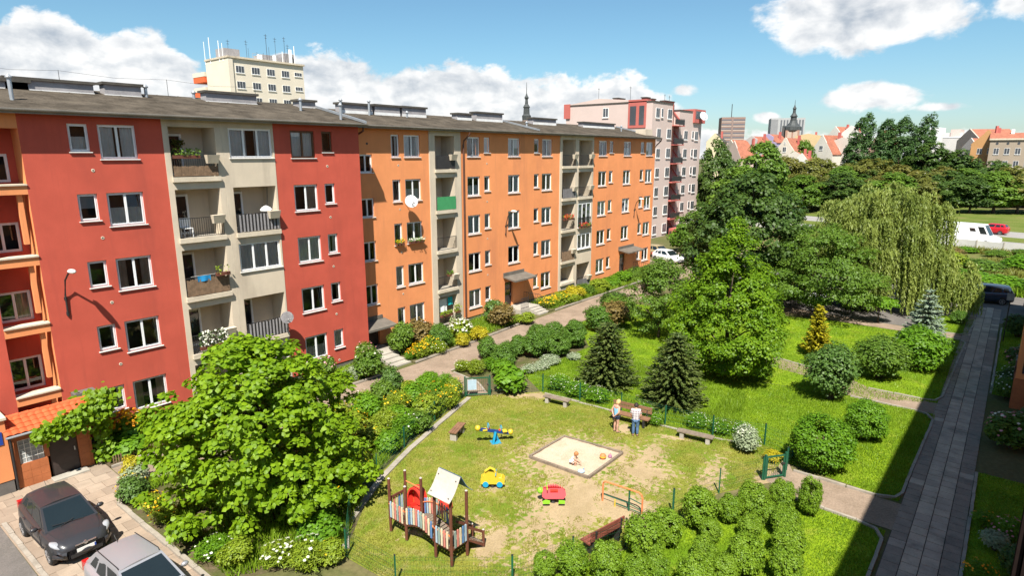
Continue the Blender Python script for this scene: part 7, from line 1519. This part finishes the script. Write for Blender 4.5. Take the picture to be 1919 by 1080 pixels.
def car(name, label, cat, x, y, rz, col, L=4.0, Wd=1.72, H=1.49, kind='hatch', detail=True, group=None):
    c = thing(name, label, cat, (x, y, .02), rz, group); w = Wd / 2; h = L / 2; van = kind == 'van'
    if van: xs = [-h, -h + .06, -h + .4, 0, h * .55, h * .72, h * .86, h * .97, h]; hw = [.9, .97, 1, 1, 1, .98, .94, .86, .76]; zt = [1.0, 1.05, 1.08, 1.08, 1.1, 1.1, 1.02, .92, .78]
    elif kind == 'suv': xs = [-h, -h + .08, -h * .8, -h * .4, 0, h * .45, h * .7, h * .9, h]; hw = [.74, .88, .97, 1, 1, .99, .95, .86, .68]; zt = [.95, 1.05, 1.07, 1.04, 1.0, .99, .95, .88, .72]
    else: xs = [-h, -h + .08, -h * .8, -h * .4, 0, h * .42, h * .68, h * .88, h * .97, h]; hw = [.70, .86, .96, 1, 1, .99, .95, .87, .74, .60]; zt = [.80, .96, .99, .96, .93, .92, .87, .78, .68, .58]
    n = 26; V = []; F = []; m = 0
    for i in range(n):
        t = i / (n - 1); X = -h + L * (.5 - .5 * math.cos(PI * t)); W_ = w * interp(xs, hw, X); Z = interp(xs, zt, X) * (H / 1.49 if not van else 1.25); e = min(1, min(X + h, h - X) / .35); zb = .20 + .10 * (1 - e)
        sec = [(0, zb), (W_ * .86, zb), (W_ * .97, zb + .10), (W_, zb + .26), (W_, Z - .30), (W_ * .975, Z - .12), (W_ * .92, Z - .02), (W_ * .72, Z + .012), (W_ * .36, Z + .032), (0, Z + .04)]
        ring = sec + [(-a, b) for a, b in sec[-2:0:-1]]; m = len(ring); V += [(X, a, b) for a, b in ring]
    for i in range(n - 1):
        for k in range(m): k2 = (k + 1) % m; F.append((i * m + k, (i + 1) * m + k, (i + 1) * m + k2, i * m + k2))
    F += [tuple(range(m)), tuple((n - 1) * m + k for k in range(m))[::-1]]
    mb = MB(); mb.add(V, F); body = ob('body', mb.mesh('body', col, True), c)
    zb = interp(xs, zt, 0) * (H / 1.49 if not van else 1.25) - .02
    if van: B = [(h * .72, w * .93), (-h + .03, w * .97)]; T = [(h * .50, w * .82), (-h + .08, w * .86)]
    elif kind == 'suv': B = [(h * .40, w * .90), (-h * .96, w * .84)]; T = [(h * .06, w * .70), (-h * .78, w * .68)]
    elif kind == 'estate': B = [(h * .36, w * .89), (-h * .97, w * .84)]; T = [(h * .02, w * .68), (-h * .84, w * .68)]
    else: B = [(h * .48, w * .88), (-h * .95, w * .80)]; T = [(h * .06, w * .68), (-h * .68, w * .64)]
    zr = H - .05
    cor = {}
    for q, (bx_, bw_) in zip('fr', B):
        for s in (1, -1): cor[q, 'b', s] = Vector((bx_, s * bw_, zb + (.02 if q == 'r' else 0)))
    for q, (tx, tw_) in zip('fr', T):
        for s in (1, -1): cor[q, 't', s] = Vector((tx, s * tw_, zr - (.03 if q == 'r' else 0)))
    cab = MB(); G_ = 6
    rows = []
    for i in range(G_ + 1):                                             # crowned roof
        u = i / G_; row = []
        for j in range(7):
            v = j / 6 * 2 - 1; p_ = cor['f', 't', 1].lerp(cor['r', 't', 1], u); row.append((p_.x, p_.y * v, p_.z + .05 * (1 - v * v) + .035 * math.sin(PI * u)))
        rows.append(row)
    vs = [p_ for r_ in rows for p_ in r_]; fs = [(i * 7 + j, i * 7 + j + 1, (i + 1) * 7 + j + 1, (i + 1) * 7 + j) for i in range(G_) for j in range(6)]
    cab.add(vs, fs); ob('roof', cab.mesh('roof', col, True), c)
    cb = MB(); q = lambda *k: cor[k]
    cb.quad(q('f', 'b', -1), q('f', 'b', 1), rows[0][6], rows[0][0]); cb.quad(q('r', 'b', 1), q('r', 'b', -1), rows[-1][0], rows[-1][6])
    for s, j in ((1, 6), (-1, 0)):
        top_ = [rows[i][j] for i in range(G_ + 1)]; cb.add([q('f', 'b', s), q('r', 'b', s)] + top_[::-1], [tuple(range(G_ + 3))])
    cb.add(rows[0], [tuple(range(7))]); cb.add(rows[-1], [tuple(range(7))])
    ob('cabin', cb.mesh('cabin', col), c)
    def glass(nm, a, b, cc_, d, u0=.06, u1=.94, v0=.10, v1=.90, off=.008):
        a, b, cc_, d = map(Vector, (a, b, cc_, d)); f = lambda u, v: a.lerp(b, u).lerp(d.lerp(cc_, u), v); nn_ = (b - a).cross(d - a).normalized()
        ctr = (a + b + cc_ + d) / 4
        if nn_.dot(ctr - Vector((0, 0, ctr.z * .6))) < 0: nn_ = -nn_
        pts_ = [f(u0, v0) + nn_ * off, f(u1, v0) + nn_ * off, f(u1, v1) + nn_ * off, f(u0, v1) + nn_ * off]
        return ob(nm, MB().add(pts_, [(0, 1, 2, 3)]).mesh(nm, 'carglass'), c)
    ws = glass('windscreen', q('f', 'b', 1), q('f', 'b', -1), rows[0][0], rows[0][6], .05, .95, .06, .93)
    if not van: glass('rear_window', q('r', 'b', 1), q('r', 'b', -1), rows[-1][0], rows[-1][6], .08, .92, .25, .92)
    for s, j in ((1, 6), (-1, 0)):
        if van: glass('side_window', q('f', 'b', s), q('r', 'b', s), rows[-1][j], rows[0][j], .03, .15, .18, .80); glass('side_window', q('f', 'b', s), q('r', 'b', s), rows[-1][j], rows[0][j], .22, .33, .36, .66)
        else: glass('side_window', q('f', 'b', s), q('r', 'b', s), rows[-1][j], rows[0][j], .10, .45, .10, .86); glass('side_window', q('f', 'b', s), q('r', 'b', s), rows[-1][j], rows[0][j], .50, .72 if kind != 'estate' else .70, .10, .86); glass('quarter_window', q('f', 'b', s), q('r', 'b', s), rows[-1][j], rows[0][j], .76, .90, .22, .82)
    R_ = .30 if not van else .34
    tm_ = cached(('tyre', R_), lambda: MB().tube([(0, -.10, 0), (0, -.085, 0), (0, .085, 0), (0, .10, 0)], [R_ * .9, R_, R_, R_ * .9], 20).mesh('wheel', 'rubber', False))
    def rimm():
        mb = MB(); mb.tube([(0, .06, 0), (0, .09, 0)], R_ * .24, 10)
        for i in range(7): a = 2 * PI * i / 7; mb.bar((0, .085, 0), (R_ * .66 * math.cos(a), .095, R_ * .66 * math.sin(a)), .05, .03)
        for i in range(20): a, b = 2 * PI * i / 20, 2 * PI * (i + 1) / 20; r0, r1 = R_ * .62, R_ * .70; mb.quad((r0 * math.cos(a), .104, r0 * math.sin(a)), (r1 * math.cos(a), .104, r1 * math.sin(a)), (r1 * math.cos(b), .104, r1 * math.sin(b)), (r0 * math.cos(b), .104, r0 * math.sin(b)))
        return mb.mesh('rim', 'rim')
    rim_ = cached(('rim', R_), rimm)
    arch = cached(('arch', R_), lambda: MB().tube([(0, -.12, 0), (0, .0, 0)], R_ * 1.17, 22).mesh('wheel_arch', 'blackplastic'))
    for wx in (-h * .62, h * .63):
        for s in (1, -1):
            yw = w * interp(xs, hw, wx); wl = ob('wheel', tm_, c, (wx, s * (yw - .065), R_ - .02), 0 if s > 0 else PI); ob('rim', rim_, wl); ob('wheel_arch', arch, c, (wx, s * (yw + .006), R_ + .02), 0 if s > 0 else PI)
    if not detail: 
        for s in (1, -1): ob('headlight', MB().lathe([(.01, -.08), (.12, -.02), (.12, .03), (.01, .07)], 8, (h * .88, s * w * .62, .70)).mesh('headlight', 'lamp'), c); ob('tail_light', bx(-h - .005, -h + .12, s * w * .78 - .09, s * w * .78 + .09, .72, .98, 'tail'), c)
        return c
    for s in (1, -1):
        hl = MB(); pts_ = [(h * .66, s * w * .90, .80), (h * .80, s * w * .86, .80), (h * .955, s * w * .62, .66), (h * .945, s * w * .50, .58), (h * .90, s * w * .80, .58), (h * .76, s * w * .95, .66)]
        ctr = Vector((h * .86, s * w * .78, .72)); hl.add(pts_ + [(ctr.x, ctr.y, ctr.z + .02)], [(0, 1, 6), (1, 2, 6), (2, 3, 6), (3, 4, 6), (4, 5, 6), (5, 0, 6)])
        o = ob('headlight', MB().lathe([(.005, -.11), (.07, -.09), (.115, -.03), (.12, .03), (.07, .085), (.005, .10)], 12).mesh('headlight', 'lamp', True), c, (h * .825, s * w * .765, .70)); o.scale = (2.2, 1.15, .8); o.rotation_euler = (0, R(24), s * R(-40))
        ob('tail_light', bx(-h * .99, -h * .9, s * w * .76 - .08, s * w * .76 + .09, .70, 1.0, 'tail'), c)
        mr = ob('mirror', MB().lathe([(.005, -.09), (.07, -.07), (.10, 0), (.07, .07), (.005, .085)], 10).mesh('mirror', col, True), c, (h * .30, s * (w + .09), zb + .10)); mr.scale = (.8, 1.15, .8); ob('mirror_arm', MB().bar((0, -s * .16, -.05), (0, 0, -.02), .05, .04).mesh('mirror_arm', 'blackplastic'), mr)
        for xx in (h * .02, -h * .42): ob('handle', bx(xx - .09, xx + .09, s * w * 1.0 - .012, s * w * 1.0 + .02, .80, .83, col), c)
        for xx in (h * .36, -h * .06): ob('door_seam', bx(xx - .006, xx + .006, s * w * .999 - .01, s * w * .999 + .0025, .36, zb - .10, 'blackplastic'), c)
        ob('side_strip', bx(-h * .45, h * .45, s * w * .999 - .01, s * w * .999 + .012, .40, .45, 'blackplastic'), c)
        ob('fog_light', bx(h * .93, h * .985, s * w * .52 - .06, s * w * .52 + .06, .32, .42, 'blackplastic'), c)
    gr_ = MB(); gr_.bar((h * .992, -w * .36, .60), (h * .992, w * .36, .60), .05, .09).mesh
    ob('grille', gr_.mesh('grille', 'blackplastic'), c); ob('grille_bar', MB().bar((h * .99 + .02, -w * .34, .655), (h * .99 + .02, w * .34, .655), .05, .025).mesh('grille_bar', 'chrome'), c)
    ob('badge', MB().tube([(h * .99, 0, .66), (h * .99 + .055, 0, .66)], .055, 12).mesh('badge', 'chrome'), c)
    ob('air_intake', MB().bar((h * .985, -w * .52, .33), (h * .985, w * .52, .33), .07, .12).mesh('air_intake', 'blackplastic'), c)
    npl = ob('number_plate', bx(h * .99 + .03, h * .99 + .042, -.26, .26, .42, .53, 'plate'), c); ob('plate_band', bx(h * .99 + .0425, h * .99 + .045, .215, .258, .422, .528, 'bluesign'), npl)
    ob('bumper', MB().tube([(h * .80, -w * .90, .36), (h * .93, -w * .70, .38), (h * .985, 0, .40), (h * .93, w * .70, .38), (h * .80, w * .90, .36)], .09, 8).mesh('bumper', col, True), c)
    ob('rear_plate', bx(-h - .012, -h + .03, -.26, .26, .60, .71, 'plate'), c)
    for s in (-1, 1): ob('wiper', MB().bar(Vector(cor['f', 'b', 1]).lerp(cor['f', 'b', -1], .5 + s * .22) + Vector((-.01, 0, .045)), Vector(cor['f', 'b', 1]).lerp(cor['f', 'b', -1], .5 - s * .05 + (.3 if s < 0 else 0)) + Vector((-.10, 0, .13)), .02, .012).mesh('wiper', 'blackplastic'), ws)
    zf_ = lambda X: interp(xs, zt, X) * (H / 1.49) + .014
    for s in (-1, 1): ob('bonnet_seam', MB().tube([(X, s * w * f_, zf_(X) + q_) for X, f_, q_ in ((h * .47, .80, .0), (h * .62, .76, .0), (h * .76, .68, .0), (h * .88, .54, .004))], .007, 5).mesh('bonnet_seam', 'blackplastic'), c)
    ob('bonnet_edge', MB().tube([(h * .955, s_ * w * .09, zf_(h * .955) + .006) for s_ in range(-4, 5)], .007, 5).mesh('bonnet_seam', 'blackplastic'), c)
    ob('aerial', MB().tube([(-h * .62, 0, zr + .03), (-h * .72, 0, zr + .20)], .008, 5).mesh('aerial', 'blackplastic'), c)
    if kind != 'hatch' or col == 'car_silver':
        for s in (1, -1): ob('roof_rail', MB().tube([(T[0][0] - .05, s * T[0][1] * .93, zr + .02), (0, s * T[0][1] * .95, zr + .07), (T[1][0], s * T[1][1] * .95, zr + .03)], .014, 6).mesh('roof_rail', 'blackplastic'), c)
    return c
car('parked_car', 'dark aubergine hatchback parked on the slabs facing the camera', 'car', 4.75, 23.2, R(-88), 'car_aubergine', 3.9, 1.68, 1.46)
car('parked_car', 'silver grey car cut by the bottom edge in front of the dark hatchback', 'car', 5.15, 17.75, R(-86), 'car_silver', 4.05, 1.70, 1.50)
vx, vy = along(4.2, -.8); car('camper_van', 'long white van with small side window driving behind the fence', 'van', vx, vy, R(-102), 'car_white', 7.6, 2.1, 2.95, 'van', False)
vx, vy = along(20.5, .6); car('driving_car', 'red SUV driving on the far carriageway', 'car', vx, vy, R(78), 'car_red', 4.6, 1.85, 1.68, 'suv', False)
car('parked_car', 'dark blue estate car parked at the end of the slab walkway', 'car', 66.2, 1.5, R(102), 'car_blue', 4.5, 1.78, 1.56, 'estate', True)
car('parked_car', 'dark teal car half hidden behind the willow shade tip', 'car', 67.9, 5.6, R(98), 'car_teal', 4.1, 1.72, 1.48, 'hatch', False)
car('parked_car', 'black car cut by the right frame edge beside the estate', 'car', 64.6, -3.6, R(100), 'car_blue', 4.2, 1.74, 1.5, 'hatch', False)
car('parked_car', 'white car parked past the orange end wall', 'car', 67.5, 31.3, R(-110), 'car_white', 4.1, 1.72, 1.46, 'hatch', False)
car('parked_car', 'sand coloured car behind the white one at the orange end wall', 'car', 70.2, 33.8, R(-110), 'car_gold', 4.1, 1.72, 1.46, 'hatch', False)
car('parked_car', 'silver car in the shade under the feathery dark tree', 'car', 58.0, 15.4, R(190), 'car_silver', 4.1, 1.72, 1.46, 'hatch', False); car('parked_car', 'white car in the shade under the feathery dark tree', 'car', 57.6, 12.6, R(190), 'car_white', 4.1, 1.72, 1.46, 'hatch', False); car('parked_car', 'dark car in the shade between the feathery tree and the willow', 'car', 57.4, 9.4, R(190), 'car_grey', 4.1, 1.72, 1.46, 'hatch', False)
sgn = thing('sign_post', 'thin dark sign post in the shade beside the walkway', 'post', (52.6, -.45, 0)); ob('pole', MB().tube([(0, 0, 0), (0, 0, 3.6)], .035, 8).mesh('pole', 'iron'), sgn); ob('sign_plate', bx(-.04, -.036, -.2, .2, 2.9, 3.4, 'greyscreen'), sgn)

# ------------------------------------------------------------------ things mounted on the facades
def wall_lamp(label, x, y, z, out, hx):
    t = thing('wall_lamp', label, 'lamp', (x, y, z)); ob('arm', MB().tube([(0, -.04, -.5), (0, -.07, .4), (hx * .2, -out * .35, 1.05), (hx * .8, -out * .85, 1.42), (hx, -out, 1.46)], .035, 8).mesh('arm', 'iron'), t)
    ob('bracket', MB().box(-.05, .05, -.06, -.002, -.45, -.3).box(-.05, .05, -.07, -.002, .2, .32).mesh('bracket', 'iron'), t)
    h_ = ob('lamp_head', MB().lathe([(.02, -.06), (.13, -.05), (.16, .02), (.11, .10), (.02, .13)], 12).mesh('lamp_head', 'sill', True), t, (hx * 1.15, -out * 1.18, 1.47)); h_.scale = (.9, 1.9, .8); ob('lens', MB().lathe([(.11, -.075), (.12, -.05)], 10).mesh('lens', 'lamp'), h_)
wall_lamp('street lamp on a curved arm mounted on the red wall', 7.45, YR, 6.5, .75, .12); wall_lamp('street lamp arm above the second entrance of the orange block', 37.2, YO, 6.75, .8, -.1); wall_lamp('street lamp arm near the far end of the orange block', 58.2, YO, 6.55, .8, -.25)
def dish(label, x, y, z, r, wally, logo=True, mat='dish'):
    t = thing('satellite_dish', label, 'satellite dish', (x, y, z)); d = ob('reflector', MB().lathe([(r, .10), (r * .85, .065), (r * .5, .02), (.01, 0), (.01, -.008), (r * .5, .012), (r * .87, .057), (r * 1.01, .10)], 20).mesh('reflector', mat), t); d.rotation_euler = (R(68), 0, R(-28))
    ob('feed_arm', MB().tube([(0, 0, -.6 * r), (-r * .35, -r * 1.0, -.1 * r)], .018, 6).lathe([(.03, -.05), (.045, 0), (.03, .05)], 8, (-r * .35, -r * 1.0, -.1 * r)).mesh('feed_arm', 'greyscreen'), t); ob('bracket', MB().tube([(0, .04, 0), (0, wally - y, -.15)], .025, 6).mesh('bracket', 'zinc'), t)
    if logo:
        lg = MB()
        for i in range(3): lg.box(-.16 + i * .085, -.10 + i * .085, -.03, .03, .045, .049)
        ob('logo_letters', lg.mesh('logo_letters', 'greyscreen'), d); ob('logo_dot', MB().lathe([(.05, .046), (.048, .05)], 10, (.14, 0, 0)).mesh('logo_dot', 'pteal'), d)
dish('round white dish on the orange wall below a fourth floor window', 27.0, 30.55, 9.55, .42, YO); dish('grey satellite dish on the loggia rail above the catalpa', 16.95, 29.35, 4.05, .32, YR, True, 'chim'); dish('white dish on the top corner of the pink block', 101.0, 42.0, 18.6, .75, 42.6, False)
def flowerbox(label, x, y, z, w, col=None, n=140, green='leaf_fresh', h=.28):
    t = thing('flower_box', label, 'flower box', (x, y, z)); ob('trough', bx(0, w, -.09, .09, 0, .15, 'brownpost'), t); rs = np.random.RandomState(int(x * 10))
    C = np.stack([rs.rand(n) * w, rs.normal(size=n) * .09, .12 + rs.rand(n) * h], 1); V, F, k = leafverts(C, rs.normal(size=(n, 3)) + np.array([-.3, -.5, .8]), .11 * (.7 + .6 * rs.rand(n)), .7, .12, None, rs); ob('foliage', fastmesh('foliage', V, F, green, rs.rand(n)), t)
    if col:
        m_ = n // 2; C = np.stack([rs.rand(m_) * w, -.06 + rs.normal(size=m_) * .08, .18 + rs.rand(m_) * h], 1); V, F, k = leafverts(C, rs.normal(size=(m_, 3)) * .6 + np.array([-.3, -.7, .6]), .10 * (.7 + .6 * rs.rand(m_)), .95, -.1, None, rs); ob('flowers', fastmesh('flowers', V, F, col, rs.rand(m_)), t)
flowerbox('green window box on the wide third floor orange window', 27.1, YO - .12, SILL(2), 1.3, 'petal_white', 90, h=.22); flowerbox('yellow green window box on the narrow third floor window', 26.0, YO - .12, SILL(2), .62, 'petal_yellow', 50, h=.25)
flowerbox('red flowers on the French window rail of the second bay', 47.5, YO - .22, fz(2) + .02, 2.0, 'petal_red', 120); flowerbox('pink red geraniums on the loggia rail of the second bay', 45.0, YO - .2, fz(2) + .9, 1.6, 'petal_red', 130, h=.35)
flowerbox('green plants on the top left loggia rail of the red block', 12.3, YR - .0, fz(4) + .85, 1.2, None, 150, 'leaf_mid', .34); flowerbox('white flowering plant on the lower left loggia of the red block', 12.5, YR - .2, fz(1) + .2, 1.3, 'petal_white', 260, 'leaf_dark', .75)
flowerbox('plants on the loggia rail of the third floor of the red block', 13.6, YR - .25, fz(2) + .9, .66, None, 30, 'leaf_lime', .36); flowerbox('green plants on the lowest loggia rail of the first orange bay', 29.75, YO - .2, fz(0) + .85, 1.15, None, 150, 'leaf_lime', .3); flowerbox('large bright plant at the right of the lowest orange loggia', 31.0, YO - .35, fz(0) + .95, .55, None, 140, 'leaf_lime', .55); flowerbox('low plant inside the lowest orange loggia', 30.6, YO - .2, fz(0) + .1, .8, None, 110, 'leaf_fresh', .5); flowerbox('potted plant on the second floor loggia of the first orange bay', 30.6, YO - .1, fz(1) + .9, .6, None, 60, 'leaf_mid', .3)
def cloth(label, x, y, z, w, h, mat):
    t = thing('laundry', label, 'laundry', (x, y, z)); mb = MB(); k = 10
    for i in range(k): a, b = i / k, (i + 1) / k; f = lambda u: .025 * math.sin(u * 9); mb.quad((a * w, f(a), -h), (b * w, f(b), -h * (1 + .04 * math.sin(b * 7))), (b * w, f(b) * .4, 0), (a * w, f(a) * .4, 0))
    ob('cloth', mb.mesh('cloth', mat), t); ob('line', MB().tube([(-.3, 0, .01), (w + .3, 0, .01)], .005, 4).mesh('line', 'sill'), t)
cloth('white washing hanging in the lowest orange loggia', 30.05, YO + .25, fz(0) + 2.05, .75, .95, 'white'); cloth('teal towel hanging beside the white washing', 30.85, YO + .2, fz(0) + 2.1, .5, .6, pm('teal_towel', (.02, .40, .42), .9)); cloth('blue towel over the third floor loggia rail of the red block', 12.75, YR - .13, fz(2) + 1.0, .62, .28, pm('blue_towel', (.02, .22, .46), .9))
pr_ = thing('folded_parasol', 'white folded parasol leaning in the fourth floor loggia of the red block', 'parasol', (16.75, YR + .3, fz(3))); ob('pole', MB().tube([(0, 0, 0), (.15, 0, 2.2)], .018, 6).mesh('pole', 'iron'), pr_); ob('cloth', MB().lathe([(.02, .98), (.30, 1.0), (.30, 1.06), (.22, 1.16), (.08, 1.24), (.02, 1.26)], 10).mesh('cloth', 'white'), pr_)
wr = thing('wall_wreath', 'dried wreath hanging on the top loggia wall', 'wreath', (13.1, YR + 1.2, fz(4) + 1.55)); rs = np.random.RandomState(8); n = 160; a = rs.rand(n) * 6.28; C = np.stack([np.cos(a) * .22 + rs.normal(size=n) * .05, -.04 + rs.normal(size=n) * .03, np.sin(a) * .12 + rs.normal(size=n) * .05], 1); V, F, k = leafverts(C, rs.normal(size=(n, 3)), .12, .4, .1, None, rs); ob('foliage', fastmesh('foliage', V, F, 'leaf_olive', rs.rand(n)), wr); ob('ring', MB().tube([(.2 * math.cos(i * .524), 0, .12 * math.sin(i * .524)) for i in range(13)], .02, 5).mesh('ring', 'bark'), wr)
def chair(label, x, y, z, mat):
    t = thing('balcony_chair', label, 'chair', (x, y, z)); ob('seat', bx(-.22, .22, -.22, .22, .42, .45, mat), t); ob('backrest', bx(-.22, .22, .20, .23, .46, .9, mat), t)
    for sx_ in (-.19, .19):
        for sy in (-.19, .19): ob('leg', bx(sx_ - .02, sx_ + .02, sy - .02, sy + .02, 0, .418, mat), t)
chair('white chair in the fourth floor loggia of the red block', 12.75, YR + .45, fz(3), 'white'); chair('dark chair in the fourth floor left loggia of the second bay', 45.3, YO + .4, fz(3), 'pdark')
